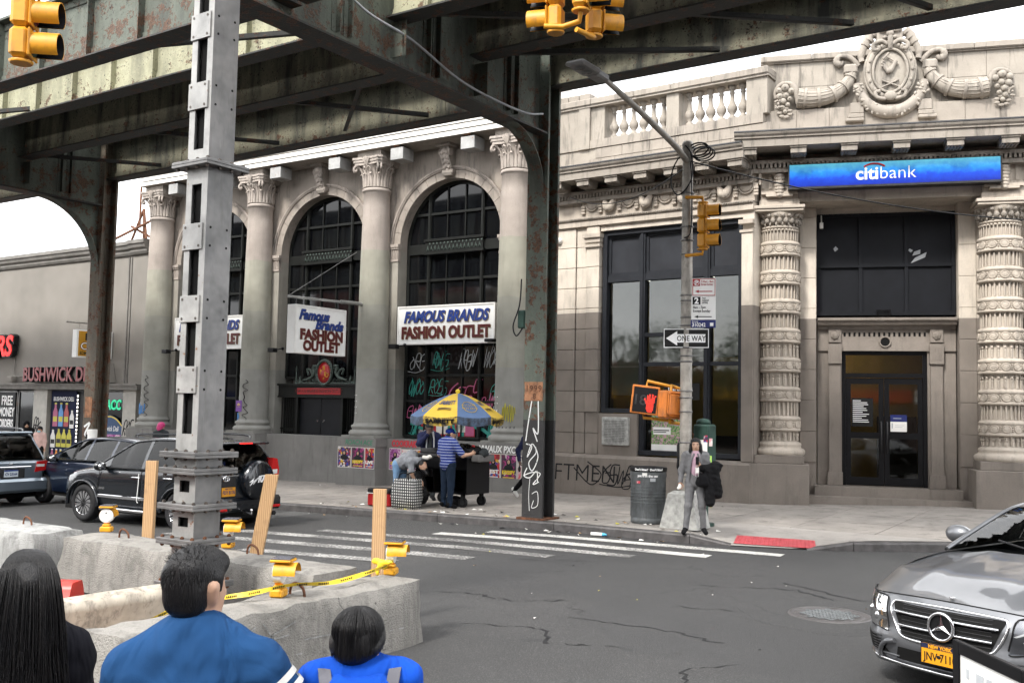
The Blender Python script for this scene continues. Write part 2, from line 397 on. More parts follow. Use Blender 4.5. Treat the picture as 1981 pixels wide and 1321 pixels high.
# worn thermoplastic paint
m = N('road_paint'); c = m.mix(m.ramp(m.noise(5, 4), .3, .7), (.42, .41, .39), (.56, .55, .52))
x = m.sep()[0]; wear = m.math('ADD', m.noise(26, 7, .75), m.math('MULTIPLY', m.math('SUBTRACT', m.noise(1.2, 2), .5), .35))
c = m.mix(m.ramp(wear, .52, .60), c, (.10, .098, .095)); m.set(c, .7)
m = N('road_paint_worn'); c = m.mix(m.ramp(m.noise(5, 4), .3, .7), (.36, .35, .33), (.48, .47, .45))
wear = m.math('ADD', m.noise(26, 7, .75), m.math('MULTIPLY', m.math('SUBTRACT', m.noise(1.2, 2), .5), .35))
c = m.mix(m.ramp(wear, .42, .50), c, (.085, .083, .08)); m.set(c, .75)
simple('kerb_steel', (.085, .080, .080), .5, .25, .35, 5, .3, 30, dirt=.5)
simple('red_plate', (.42, .06, .07), .6, var=.15, sc=8)
# riveted steel with old sage paint, soot and rust
def rusty(name, c, rust=.5, soot=.5, low=None):
    m = N(name); n1 = m.noise(1.6, 7, .65, stretch=(1.5, 1.5, .25)); n2 = m.noise(4.5, 10, .74); n3 = m.noise(22, 5, .7)
    col = m.mix(m.ramp(n2, .3, .7), mul(c, .75), mul(c, 1.15))
    col = m.mix(m.math('MULTIPLY', m.ramp(n1, .42, .68), soot), col, (.026, .028, .024))
    zb = m.math('MULTIPLY', m.ramp(m.math('MULTIPLY', m.math('SUBTRACT', m.sep()[2], 7.3), .4), .30, .62), -.10); r1 = m.ramp(m.math('ADD', n2, m.math('ADD', zb, .085)), .60, .65); rc = m.mix(m.ramp(n3, .35, .65), (.035, .014, .008), (.17, .065, .025))
    col = m.mix(m.math('MULTIPLY', r1, rust), col, rc); col = m.mix(m.math('MULTIPLY', m.math('MULTIPLY', m.ramp(n3, .56, .62), m.ramp(n2, .44, .58)), .9), col, (.010, .009, .008))
    if low: col = m.mix(m.math('LESS_THAN', m.math('ADD', m.sep()[2], m.math('MULTIPLY', n1, .1)), low[0]), col, low[1])
    m.set(col, .7); m.bump(m.math('ADD', r1, n3), .5, .012); return m
rusty('el_paint', (.235, .225, .16), .9, 1.0)
rusty('el_bright', (.40, .39, .265), .8, .45)  # lit copy of the paint: daylight on the second girder put into the colour
rusty('el_shaded', (.115, .13, .105), .8, .75)  # shaded copy of the paint: the near girder's shade put into the colour
rusty('el_flange', (.036, .036, .034), .7, .6)
rusty('el_column', (.105, .125, .10), .95, .5, (2.05, (.028, .027, .027)))
rusty('el_column_rust', (.13, .105, .075), 1.0, .55)
simple('rust', (.13, .055, .028), .85, .2, .5, 12, .5, 60)
simple('orange_primer', (.30, .14, .07), .8, 0, .35, 9, dirt=.8)
m = N('galv'); v = m.n('ShaderNodeTexVoronoi'); v.inputs['Scale'].default_value = 9; m.l(m.pos, v.inputs['Vector'])
c = m.mix(m.ramp(m.noise(2.2, 6, .7), .3, .7), (.11, .11, .11), (.215, .21, .205)); c = m.mix(m.math('MULTIPLY', m.ramp(m.noise(5, 8, .75, stretch=(2, 2, .35)), .52, .75), .6), c, (.10, .095, .09))
c = m.mix(m.ramp(m.noise(1.1, 5), .68, .80), c, (.20, .09, .045)); m.set(c, m.ramp(m.noise(7), .2, .8, (.38,)*3, (.62,)*3), .55); m.bump(m.noise(40, 4), .12, .005)
m = N('galv_light'); c = m.mix(m.ramp(m.noise(3.2, 7, .7), .3, .7), (.24, .238, .23), (.40, .395, .38)); c = m.mix(m.ramp(m.noise(9, 6, .7), .66, .72), c, (.22, .10, .05)); m.set(c, .5, .45); m.bump(m.noise(40, 4), .12, .005)  # paler copy of galv; on the pillar it paints the sunlit front
simple('black_void', (.006, .006, .006), .9, var=0)
simple('steel_dark', (.05, .05, .052), .45, .5, .2)
simple('bolt', (.10, .085, .075), .55, .6, .4, 30)
simple('black_metal', (.005, .005, .006), .4, 0, .2)
simple('black_plastic', (.008, .008, .009), .45, 0, .2)
simple('bronze', (.012, .013, .012), .5, .1, .25, 4)
simple('verdigris', (.055, .075, .065), .6, .3, .4, 14)
simple('grey_frame', (.020, .022, .027), .5, .0, .12)
simple('grey_panel', (.028, .030, .036), .55, 0, .2, 2)
simple('dark_panel', (.008, .009, .012), .5, 0, .2, 3)
simple('signal_yellow', (.55, .24, .008), .5, 0, .14, 6, dirt=.35)
simple('signal_orange', (.50, .15, .02), .55, 0, .16, 6, dirt=.4)
simple('lamp_yellow', (.60, .28, .008), .5, 0, .12, 8, dirt=.4)
simple('lamp_amber', (.80, .27, .015), .25, 0, .08, 8)
simple('white_plastic', (.68, .68, .66), .4, 0, .08, dirt=.3)
simple('solar', (.10, .10, .12), .15, .2, .2)
simple('white_sign', (.82, .82, .80), .4, 0, .04, 3)
simple('white_flat', (.78, .77, .74), .6, 0, .06, 3)
simple('pole_grey', (.30, .28, .25), .55, .4, .25, 5, dirt=.5)
simple('lamp_grey', (.20, .20, .20), .5, .4, .15)
simple('cast_grey', (.36, .36, .34), .7, .1, .3, 9, .3, 40)
simple('bin_grey', (.115, .125, .13), .55, .2, .2, 5, dirt=.5)
simple('box_green', (.028, .060, .048), .5, .1, .25, 5)
simple('wood', (.40, .25, .12), .75, 0, .2, 3)
m = N('wood_post'); w = m.n('ShaderNodeTexWave', wave_type='BANDS', bands_direction='X'); w.inputs['Scale'].default_value = 16; w.inputs['Distortion'].default_value = 4; w.inputs['Detail'].default_value = 4
mp = m.n('ShaderNodeMapping'); mp.inputs['Scale'].default_value = (1, 1, .12); m.l(m.pos, mp.inputs['Vector']); m.l(mp.outputs['Vector'], w.inputs['Vector'])
c = m.mix(w.outputs['Color'], (.34, .20, .095), (.48, .31, .16)); c = m.mix(m.ramp(m.noise(6, 6), .56, .8), c, (.28, .17, .09)); m.set(c, .75)
simple('plywood', (.27, .135, .065), .85, 0, .35, 4)
simple('beam_tan', (.38, .34, .28), .7, 0, .35, 4, dirt=.7)
simple('orange_red', (.45, .022, .012), .4, 0, .15, 5)
simple('tape', (.72, .50, .02), .5, 0, .12, dirt=.25)
simple('navy', (.012, .016, .045), .85, 0, .25, 20)
simple('chrome', (.75, .75, .76), .08, 1, .02)
simple('alloy', (.16, .16, .165), .3, .8, .1)
simple('rubber', (.016, .016, .017), .75, 0, .2, 20)
simple('red_lens', (.45, .012, .012), .12, 0, .15, 40)
simple('brass', (.45, .30, .10), .3, .8, .1)
simple('skin', (.48, .29, .20), .5, 0, .06, 9, Subsurface_Weight=.05)
simple('skin_dark', (.10, .055, .038), .5, 0, .08, 9)
simple('skin_tan', (.42, .25, .17), .5, 0, .06, 9)
m = N('hair'); c = m.mix(m.ramp(m.noise(30, 5, .6, stretch=(3, 3, .25)), .3, .75), (.002, .002, .003), (.010, .009, .009)); m.set(c, m.ramp(m.noise(40, 4, stretch=(3, 3, .25)), .2, .8, (.28,)*3, (.5,)*3)); m.bump(m.noise(110, 4, .6, stretch=(3, 3, .16)), .7, .006); m.b.inputs['Specular IOR Level'].default_value = .3
simple('hair_brown', (.022, .012, .009), .5, 0, .3, 40)
simple('hair_pink', (.60, .05, .20), .6, 0, .3, 30)
def cloth(name, c, var=.12, b=.25, wr=.5):
    m = N(name); col = m.mix(m.ramp(m.noise(7), .3, .7), mul(c, 1-var), mul(c, 1+var)); m.set(col, .9, Specular_IOR_Level=.15)
    m.bump(m.noise(260, 2), b, .002); m.bump(m.noise(6, 4, .5, stretch=(1, 1, .5), dist=1.4), wr*1.6, .05); return m
for nm, c in dict(shirt_blue=(.010, .045, .125), jacket_black=(.006, .006, .009), hoodie_blue=(.004, .050, .33), coat_navy=(.018, .022, .060), tee_grey=(.24, .25, .27), jeans=(.16, .27, .42), trousers_navy=(.010, .018, .034), trousers_grey=(.15, .15, .155), blazer=(.17, .17, .175), blouse=(.50, .33, .40), charcoal=(.035, .04, .043), pack_grey=(.10, .10, .115), cap_blue=(.006, .020, .14), black_cloth=(.008, .008, .009), pink_coat=(.62, .42, .38), mask_blue=(.35, .62, .72), bag_black=(.006, .006, .007)).items(): cloth(nm, c)
# horizontal stripes of the polo shirt (woven pattern, object space)
m = N('shirt_stripe'); tcn = m.n('ShaderNodeTexCoord'); sp = m.n('ShaderNodeSeparateXYZ'); m.l(tcn.outputs['Object'], sp.inputs[0])
zz = m.math('FRACT', m.math('MULTIPLY', sp.outputs[2], 17)); st = m.math('LESS_THAN', zz, .20)
m.set(m.mix(st, (.010, .028, .17), (.36, .39, .50)), .9); m.bump(m.noise(7, 3), .4, .02)
m = N('plaid'); tcn = m.n('ShaderNodeTexCoord'); sp = m.n('ShaderNodeSeparateXYZ'); m.l(tcn.outputs['Object'], sp.inputs[0])
f1 = m.math('LESS_THAN', m.math('FRACT', m.math('MULTIPLY', m.math('ADD', sp.outputs[0], sp.outputs[1]), 17)), .52); f2 = m.math('LESS_THAN', m.math('FRACT', m.math('MULTIPLY', sp.outputs[2], 17)), .52)
m.set(m.mix(m.math('MULTIPLY', f1, f2), (.012, .012, .012), (.62, .62, .60)), .5); m.bump(m.noise(9, 3), .5, .02)
def glossbag(name):
    m = simple(name, (.008, .008, .009), .22, 0, .2); m.bump(m.noise(16, 5, .6, dist=1.5), .9, .03)
glossbag('bin_liner')
# vehicle paint
def paint(name, c, me=.6, ro=.28):
    m = N(name); m.set(m.mix(m.ramp(m.noise(1.5, 4), .3, .7), mul(c, .95), mul(c, 1.05)), ro, me, Coat_Weight=.75, Coat_Roughness=.03); return m
paint('paint_grey', (.15, .155, .165), .65, .34); paint('paint_black', (.004, .006, .009), .2, .25); paint('paint_blue', (.006, .011, .026), .4, .28); paint('paint_silver', (.22, .265, .31), .65, .30)
# glass
def glass(name, tint=(.8, .85, .85), ior=1.5, mixw=None, ro=.0, boost=1.0):
    m = N(name); t = m.t; tr = m.n('ShaderNodeBsdfTransparent'); tr.inputs['Color'].default_value = (*tint, 1); gl = m.n('ShaderNodeBsdfGlossy'); gl.inputs['Roughness'].default_value = ro
    fr = m.n('ShaderNodeFresnel'); fr.inputs['IOR'].default_value = ior; ms = m.n('ShaderNodeMixShader'); out = [q for q in t.nodes if q.type == 'OUTPUT_MATERIAL'][0]
    m.l(m.math('MULTIPLY', fr.outputs[0], boost), ms.inputs[0]); m.l(tr.outputs[0], ms.inputs[1]); m.l(gl.outputs[0], ms.inputs[2]); m.l(ms.outputs[0], out.inputs['Surface'])
glass('glass_car', (.16, .17, .17), 1.38); glass('glass_car_light', (.40, .43, .43), 1.55); glass('glass_shop', (.62, .64, .62), 1.55, boost=1.7, ro=.035); glass('glass_lamp', (.85, .87, .9), 1.45)
m = N('glass_dark'); m.set(m.mix(m.ramp(m.noise(1.2, 3, stretch=(9, 9, .4)), .35, .65), (.002, .002, .003), (.007, .008, .009)), .05, 0, IOR=1.42); m.bump(m.noise(.8, 2), .03, .05)
for nm, c, ro in [('red_paint', (.36, .008, .012), .4), ('red_letter', (.20, .004, .006), .35), ('deep_red', (.085, .006, .006), .4), ('blue_letter', (.008, .035, .20), .4), ('letter_side', (.20, .14, .06), .6), ('white_letter', (.85, .85, .85), .4), ('black_letter', (.01, .01, .01), .5), ('sign_yellow', (.45, .22, .01), .5), ('zone_blue', (.006, .015, .12), .5), ('arc_red', (.50, .008, .012), .4), ('plate_orange', (.60, .26, .008), .4), ('plate_white', (.62, .68, .72), .4), ('mustard', (.75, .55, .02), .4), ('shade_cream', (.46, .46, .43), .9), ('interior_yellow', (.48, .36, .12), .8), ('interior_dark', (.06, .05, .042), .8), ('interior_floor', (.16, .13, .10), .5), ('award_red', (.55, .02, .02), .4), ('bottle_white', (.8, .8, .78), .4), ('bottle_blue', (.05, .35, .6), .4), ('paper', (.70, .68, .63), .8), ('cooler_red', (.30, .006, .008), .4), ('g_teal', (.02, .24, .20), .5), ('g_pink', (.42, .08, .19), .5), ('g_white', (.80, .80, .78), .5), ('g_black', (.012, .012, .014), .6), ('g_blue', (.10, .28, .60), .6), ('g_yellow', (.55, .50, .05), .6), ('g_green', (.04, .22, .12), .6), ('g_red', (.55, .03, .05), .6), ('g_silver', (.42, .44, .46), .5), ('umb_blue', (.055, .10, .20), .8), ('umb_yellow', (.48, .32, .03), .8), ('lime', (.35, .60, .12), .6), ('purple', (.16, .05, .30), .5)]:
    simple(nm, c, ro, 0, .08, 5)
m = N('umb_grime_y'); m.set(m.mix(m.ramp(m.noise(9, 6, .7), .4, .62), (.42, .29, .04), (.03, .025, .02)), .85)
m = N('umb_grime_b'); m.set(m.mix(m.ramp(m.noise(9, 6, .7), .4, .65), (.055, .085, .14), (.015, .016, .02)), .85)
glow('glow_red', (.8, .012, .010), .30); glow('glow_hand', (1, .06, .035), .34); glow('glow_green', (.02, .7, .33), .20); glow('glow_white', (1, .95, .85), 1.5); glow('glow_brake', (1, .02, .015), .30); glow('glow_warm', (1, .72, .32), 4)
# gradient face of the bank sign (printed acrylic)
m = N('sign_blue'); tcn = m.n('ShaderNodeTexCoord'); sp = m.n('ShaderNodeSeparateXYZ'); m.l(tcn.outputs['Object'], sp.inputs[0])
q = m.n('ShaderNodeValToRGB'); e = q.color_ramp.elements; e[0].position = 0; e[0].color = (.002, .016, .26, 1); e[1].position = 1; e[1].color = (.12, .58, .75, 1)
for p_, c_ in ((.35, (.003, .045, .45)), (.62, (.008, .20, .62))):
    k = e.new(p_); k.color = (*c_, 1)
m.l(m.math('ADD', m.math('MULTIPLY', sp.outputs[2], 1.96), m.math('MULTIPLY', m.math('SUBTRACT', m.noise(9, 6), .5), .35)), q.inputs['Fac']); m.set(q.outputs['Color'], .3)
m.l(q.outputs['Color'], m.b.inputs['Emission Color']); m.b.inputs['Emission Strength'].default_value = .10
# busy printed artwork for wheat-pasted posters and shop window prints
def art(name, cols, sc=9):
    m = N(name); tcn = m.n('ShaderNodeTexCoord'); v = m.n('ShaderNodeTexVoronoi'); v.inputs['Scale'].default_value = sc; m.l(tcn.outputs['Object'], v.inputs['Vector'])
    q = m.n('ShaderNodeValToRGB'); q.color_ramp.interpolation = 'CONSTANT'; e = q.color_ramp.elements; e[0].color = (*cols[0], 1); e[1].position = 1/len(cols); e[1].color = (*cols[1], 1)
    for i, c in enumerate(cols[2:]): k = e.new((i+2)/len(cols)); k.color = (*c, 1)
    s2 = m.n('ShaderNodeSeparateColor'); m.l(v.outputs['Color'], s2.inputs[0]); m.l(s2.outputs[0], q.inputs['Fac'])
    m.set(m.mix(m.ramp(m.noise(22, 6), .45, .65), q.outputs['Color'], mul(cols[-1], .8)), .6)
art('art_a', [(.75, .72, .68), (.02, .05, .35), (.70, .45, .02), (.03, .03, .05), (.55, .03, .04), (.10, .02, .10)], 16)
art('art_b', [(.35, .02, .16), (.02, .015, .03), (.55, .10, .35), (.03, .02, .05), (.60, .55, .55), (.10, .01, .05)], 11)
art('art_c', [(.02, .05, .30), (.60, .02, .03), (.65, .42, .03), (.55, .02, .03), (.70, .66, .62), (.25, .01, .02)], 13)
art('art_d', [(.55, .25, .45), (.45, .15, .40), (.70, .45, .60), (.50, .20, .45), (.30, .05, .25)], 6)
art('art_e', [(.72, .70, .68), (.65, .25, .30), (.75, .72, .70), (.60, .05, .08), (.72, .60, .58)], 9)
art('art_f', [(.10, .30, .05), (.04, .16, .03), (.22, .42, .10), (.06, .2, .04), (.5, .3, .35)], 26)
# ================================================================ GROUND
xs = [-400,-200,-100,-60,-52,-45.5]+[-45+i*1.5 for i in range(34)]+[10,20,40,100,300]
ys = [-300,-100,-40,-20]+[-10+2*i for i in range(16)]+[26,40,100,300]
b = MB(); b.grid([[(x, y, gz(x)) for x in xs] for y in ys])
road = b.build('road', 'asphalt', kind='structure')
def bar(p, q, w, mat, dz=.004, seg=4):
    p = Vector(p); q = Vector(q); d = (q-p); n = Vector((-d.y, d.x)).normalized()*w/2; b = MB()
    b.grid([[(*(p+d*(i/seg)+n*s_), gz((p+d*(i/seg)).x)+dz) for i in range(seg+1)] for s_ in (-1, 1)], sm=False)
    return b.build('crosswalk_bar', mat, road)
for p, q, w, mt in [((-10.5,14.95),(-5.25,15.5),.30,'road_paint'), ((-11.1,14.2),(-6.1,14.6),.32,'road_paint'), ((-13.1,13.35),(-7.0,13.8),.30,'road_paint_worn'),
                    ((-14.5,12.45),(-7.95,12.98),.32,'road_paint_worn'), ((-15.0,11.5),(-8.75,12.0),.34,'road_paint_worn'), ((-12.2,10.75),(-9.4,11.05),.30,'road_paint_worn')]:
    bar(p, q, w, mt)
r_ = random.Random(9)                       # hairline cracks and tar seams
for pl in ([(-8.4,12.3),(-7.0,13.1),(-6.0,14.2)], [(-5.2,12.1),(-4.1,12.6),(-3.4,12.1),(-3.0,11.95)], [(-4.4,13.0),(-3.3,12.4),(-2.5,12.5)], [(-8.3,9.0),(-7.2,9.8),(-6.5,9.7),(-5.9,10.2)], [(-6.2,8.4),(-5.4,8.7),(-5.0,8.2),(-4.4,8.5)], [(-5.6,9.3),(-4.4,9.4),(-3.6,9.2)], [(-4.9,10.6),(-3.9,10.9),(-3.75,11.3)], [(-3.2,7.4),(-3.6,8.0),(-3.3,8.6)]):
    P_ = []
    for a, c in zip(pl, pl[1:]):
        for q in range(9): f = q/9; P_.append((a[0]+(c[0]-a[0])*f+r_.uniform(-.05, .05), a[1]+(c[1]-a[1])*f+r_.uniform(-.05, .05)))
    b = MB(); w = [r_.uniform(.006, .022) for q in P_]; b.grid([[(x+k*w[i], y+k*w[i], gz(x)+.003) for i, (x, y) in enumerate(P_)] for k in (-1, 1)], sm=False); b.build('crack_seam', 'rubber', road)
# ---- footway
def clip(poly, a, d):                        # keep the left side of the line through a along d
    out = []
    for i in range(len(poly)):
        p, q = poly[i], poly[(i+1) % len(poly)]
        f = lambda t: d[0]*(t[1]-a[1])-d[1]*(t[0]-a[0])
        fp, fq = f(p), f(q)
        if fp >= 0: out.append(p)
        if (fp >= 0) != (fq >= 0):
            t = fp/(fp-fq); out.append((p[0]+(q[0]-p[0])*t, p[1]+(q[1]-p[1])*t))
    return out
K2, D2 = (-6.9, 15.80), (.949, .315); K3, D3 = (-4.85, 16.48), (.781, .624)
def inset(k, d, w): return (k[0]-d[1]*w, k[1]+d[0]*w)
def zs(x, y):
    z = gz(x)+.15
    e = min(1, max(0, ((x+8.2)*.947+(y-22)*.32)/4.9))*min(1, max(0, (y-18)/4)); z += .12*e
    l = (x+5.72)*D2[0]+(y-16.2)*D2[1]; dp = -(x+5.72)*D2[1]+(y-16.2)*D2[0]
    f = min(1, max(0, 1-dp/1.5))*min(1, max(0, 1-(abs(l)-.85)/.7)); return z-.135*f
walk = MB()
walk.grid([[(x, y, zs(x, y)-.02) for x in [-60,-45,-30,-20,-15,-12,-9.6]] for y in (15.8, 22.6)])
walk.add([(-9.6,15.8,.13),(-7.3,15.85,.13),(-7.3,24,.13),(-9.6,24,.13)], [(0,1,2,3)]); walk.add([(-7.3,17.7,.12),(-3.2,18.3,.12),(8,27.2,.12),(-7.3,27,.12)], [(0,1,2,3)])
sidewalk = walk.build('sidewalk', 'granite', kind='structure')
H_ = [(inset((0,15.75),(1,0),.2), (1,0)), (K2, D2), (inset(K3, D3, .2), D3)]
def clipall(p):
    for a, d in H_:
        if len(p) >= 3: p = clip(p, a, d)
    return p
G_ = .006; RB = (-9.0, 15.0, -3.0, 18.1)
nx = 0; x = -45.0
while x < 8:
    w = 1.5
    for j in range(7):
        y0 = 15.1+1.5*j; y1 = y0+1.5
        if x < -9.2 and y0 > 22.3: continue
        if x+w > RB[0] and x < RB[2] and y0 < RB[3]-.1: continue
        p = clipall([(x+G_, y0+G_), (x+w-G_, y0+G_), (x+w-G_, y1-G_), (x+G_, y1-G_)])
        if len(p) < 3: continue
        n = len(p); vs = [(a, c, zs(a, c)+random.uniform(-.002, .002)) for a, c in p]; vb = [(a, c, d-.06) for a, c, d in vs]
        b = MB(); b.add(vs+vb, [tuple(range(n))]+[((i+1) % n, i, n+i, n+(i+1) % n) for i in range(n)]); b.build('paving_slab', 'sidewalk', sidewalk)
    x += w
# dropped kerb ramp at the corner: one continuous poured piece
b = MB(); st = .17; gx = np.arange(-9.0, -3.0, st); gy = np.arange(15.9, 18.1, st)
for xx in gx:
    for yy in gy:
        p = clipall([(xx, yy), (xx+st, yy), (xx+st, yy+st), (xx, yy+st)])
        if len(p) >= 3: b.add([(a, c, zs(a, c)) for a, c in p], [tuple(range(len(p)))], 0, True)
b.build('kerb_ramp', 'ramp', sidewalk)
# red tactile plate with truncated domes
A, B_, C, D = [Vector(q) for q in ((-6.30,16.12), (-5.02,16.46), (-5.22,17.05), (-6.48,16.75))]
b = MB(); q4 = lambda u, v: (A*(1-u)+B_*u)*(1-v)+(D*(1-u)+C*u)*v
b.grid([[(*q4(u/6, v/3), zs(*q4(u/6, v/3))+.012) for u in range(7)] for v in range(4)], sm=False)
for i in range(20):
    for j in range(10):
        c = q4((i+.5)/20, (j+.5)/10); z = zs(*c)+.012; b.cyl((c.x, c.y, z), (c.x, c.y, z+.006), .015, .009, 6)
b.build('tactile_plate', 'red_plate', sidewalk)
# ---- kerb stones with a steel face
kerb = MB(); kerb.box(-60, 15.80, -1.5, -45, 15.94, -.6); kerb = kerb.build('kerb', 'kerb_steel', kind='structure')
def kerbstone(p, q, w=.2, top=.152, z=None):
    p = Vector(p); q = Vector(q); d = (q-p).normalized(); n = Vector((-d.y, d.x)); b = MB(); pr = []
    L = (q-p).length; p2 = p+d*.006; q2 = q-d*.006
    for e in (p2, q2):
        g = gz(e.x); t = g+top
        if z: t = z[0] if e is p2 else z[1]
        ring = [(0, -.25), (0, t-g-.03), (.010, t-g-.008), (.03, t-g), (w, t-g), (w, -.25)]
        pr.append([(*(e+n*a), g+c) for a, c in ring])
    b.add(pr[0]+pr[1], [(i, 6+i, 6+(i+1) % 6, (i+1) % 6) for i in range(6)]+[tuple(range(6)), tuple(range(6, 12))[::-1]])
    b.build('kerb_stone', 'kerb_steel', kerb)
xk = [-45,-42,-39,-36,-33,-30.4,-27.3,-24.2,-21.2,-18.3,-15.3,-12.3,-9.6,-6.95]
for a, c in zip(xk, xk[1:]): kerbstone((a, 15.75), (c, 15.75 if c < -7 else 15.80))
kerbstone((-6.95, 15.80), (-6.30, 16.0), .16, z=(.152, .03))
kerbstone((-5.15, 16.38), (-4.5, 16.76), .16, z=(.02, .14))
kerbstone((-4.5, 16.76), (-2.4, 18.44), z=(.14, .152)); kerbstone((-2.4, 18.44), (0, 20.35)); kerbstone((0, 20.35), (3, 22.75))
# ---- manhole cover
mc = thing('manhole_cover', 'round cast iron manhole cover with raised checker pattern in the roadway', 'manhole', (-3.29, 11.27, 0), R_(20))
b = MB(); b.lathe([(.0,.006),(.33,.006),(.335,.010),(.36,.010),(.365,.004),(.40,.004),(.41,.013),(.44,.013),(.45,.001)], 36); b.build('frame_ring', 'kerb_steel', mc)
b = MB()
for i in range(-4, 5):
    for j in range(-6, 7):
        cx, cy = i*.072+(.036 if j % 2 else 0), j*.048
        if cx*cx+cy*cy < .29**2: b.cbox(cx-.028, cy-.018, .004, cx+.028, cy+.018, .017, .004)
b.build('raised_blocks', 'bin_grey', mc, kind='stuff')
b = MB(); b.lathe([(.45,.003),(.62,.0045),(.95,.0045),(.97,.002)], 40, fr=lambda t: 1+.05*sin(3*t)+.03*sin(7*t)); b.build('asphalt_patch', 'asphalt', mc)
# ================================================================ ELEVATED RAILWAY
EL = thing('elevated_railway', 'rusted pale green elevated railway viaduct of riveted steel girders over the street', 'viaduct', (-10.2, 16.15, .13))
def ep(name, b, mat, parent=None, **k):
    if parent is None: return b.build(name, mat, EL, -EL.location, **k)
    o = b.build(name, mat, parent, **k); return o       # children of a part share its frame
def rivrow(b, p, q, sp=.11, r=.017, nrm=(0,-1,0)):
    p = Vector(p); q = Vector(q); n = max(1, int((q-p).length/sp)); nrm = Vector(nrm); a = Vector((0,0,1)) if abs(nrm.z) < .9 else Vector((1,0,0))
    u = nrm.cross(a).normalized(); v = nrm.cross(u)
    for i in range(n+1):
        c = p+(q-p)*(i/n); vs = [c+(u*cos(t)+v*sin(t))*r for t in (0, pi/2, pi, 3*pi/2)]+[c+nrm*r*.75]
        b.add(vs, [(0,1,4),(1,2,4),(2,3,4),(3,0,4)], 0, True)
def girder(y, zb, zt, x0, x1, mat, stf=None, both=True, seams=()):
    w = MB(); w.box(x0, y-.012, zb+.045, x1, y+.012, zt-.045); o = ep('longitudinal_girder', w, mat)
    f = MB(); f.box(x0, y-.19, zb, x1, y+.19, zb+.022); f.box(x0, y-.16, zb+.024, x1, y+.16, zb+.044); ep('bottom_flange', f, 'el_flange', o)
    f = MB(); f.box(x0, y-.18, zt-.044, x1, y+.18, zt); ep('top_flange', f, 'el_shaded', o)
    f = MB(); f.box(x0, y-.034, zb+.046, x1, y-.0125, zb+.19); f.box(x0, y-.11, zb+.046, x1, y-.034, zb+.062); f.box(x0, y-.032, zt-.17, x1, y-.0125, zt-.046); ep('flange_angle', f, mat, o)
    rv = MB(); rivrow(rv, (x0, y-.034, zb+.12), (x1, y-.034, zb+.12), .14)
    if stf:
        x = x1-.6
        while x > x0+.2:
            s = MB(); s.box(x-.012, y-.125, zb+.065, x+.012, y-.0125, zt-.05); s.box(x-.09, y-.030, zb+.195, x-.0125, y-.0128, zt-.18); ep('stiffener', s, mat, o)
            rivrow(rv, (x-.055, y-.030, zb+.25), (x-.055, y-.030, zt-.2), .13); x -= stf
    for x in seams:
        s = MB(); s.box(x-.14, y-.026, zb+.195, x+.14, y-.0128, zt-.18); ep('splice_plate', s, mat, o)
        for d in (-.10, -.04, .04, .10): rivrow(rv, (x+d, y-.026, zb+.25), (x+d, y-.026, zt-.2), .12)
    ep('rivets', rv, mat, o, kind='stuff'); return o
girder(9.3, 7.69, 8.86, -46, -9.98, 'el_shaded', 1.33); girder(9.3, 7.69, 8.86, -9.9, 12, 'el_shaded', 1.33)
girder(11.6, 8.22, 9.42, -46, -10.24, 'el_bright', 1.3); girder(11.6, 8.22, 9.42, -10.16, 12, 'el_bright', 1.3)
girder(13.8, 8.30, 9.42, -46, -10.24, 'el_paint', None, seams=[-20.2, -14.9, -27, -33]); girder(13.8, 8.30, 9.42, -10.16, 12, 'el_paint', None, seams=[-6.5, -1])
girder(16.3, 8.23, 9.42, -46, -10.24, 'el_paint', None, seams=[-21.5, -15.6, -12.9]); girder(16.3, 8.44, 9.5, -10.16, 12, 'el_paint', None, seams=[-5.2, 0])
for y0, y1 in ((11.0, 12.7), (13.1, 15.05), (15.5, 17.3)):  # unseen deck, its gaps shaped to let sunlight onto the girder webs
    b = MB(); b.box(-46, y0, 9.51, 12, y1, 9.70); ep('light_gap_deck', b, 'el_flange')
for y in (11.3, 12.75, 14.4, 15.85):
    b = MB(); b.box(-46, y-.035, 9.702, 12, y+.035, 9.85); ep('rail', b, 'rust')
# lateral bracing angles between the bottom flanges
def angle(p, q, w=.085):
    b = MB(); p = Vector(p); q = Vector(q); d = (q-p).normalized(); n = Vector((-d.y, d.x, 0)).normalized()*w; zz = Vector((0,0,w)); e = Vector((0,0,.010)); m = n.normalized()*.010
    for a, c in ((n, e), (m, zz)):
        vs = [p, p+a, p+a+c, p+c, q, q+a, q+a+c, q+c]; b.add(vs, [(0,3,2,1),(4,5,6,7),(0,1,5,4),(1,2,6,5),(2,3,7,6),(3,0,4,7)])
    ep('lateral_brace', b, 'el_flange')
for x in (-13.1, -17.6, -22.0, -31): angle((x-2.1, 13.95, 8.37), (x, 16.15, 8.32))
for x in (-13.0, -17.3, -26): angle((x, 14.0, 8.36), (x-2.4, 16.1, 8.31))
for x in (-12.5, -21): angle((x-1.3, 9.45, 7.80), (x+.9, 11.45, 8.29))
angle((-9.7, 11.75, 8.30), (-7.3, 13.65, 8.36)); angle((-9.9, 13.95, 8.38), (-6.6, 16.15, 8.52)); angle((-6.4, 13.95, 8.38), (-4.3, 16.15, 8.52)); angle((-3.9, 13.95, 8.38), (-3.1, 16.15, 8.52))
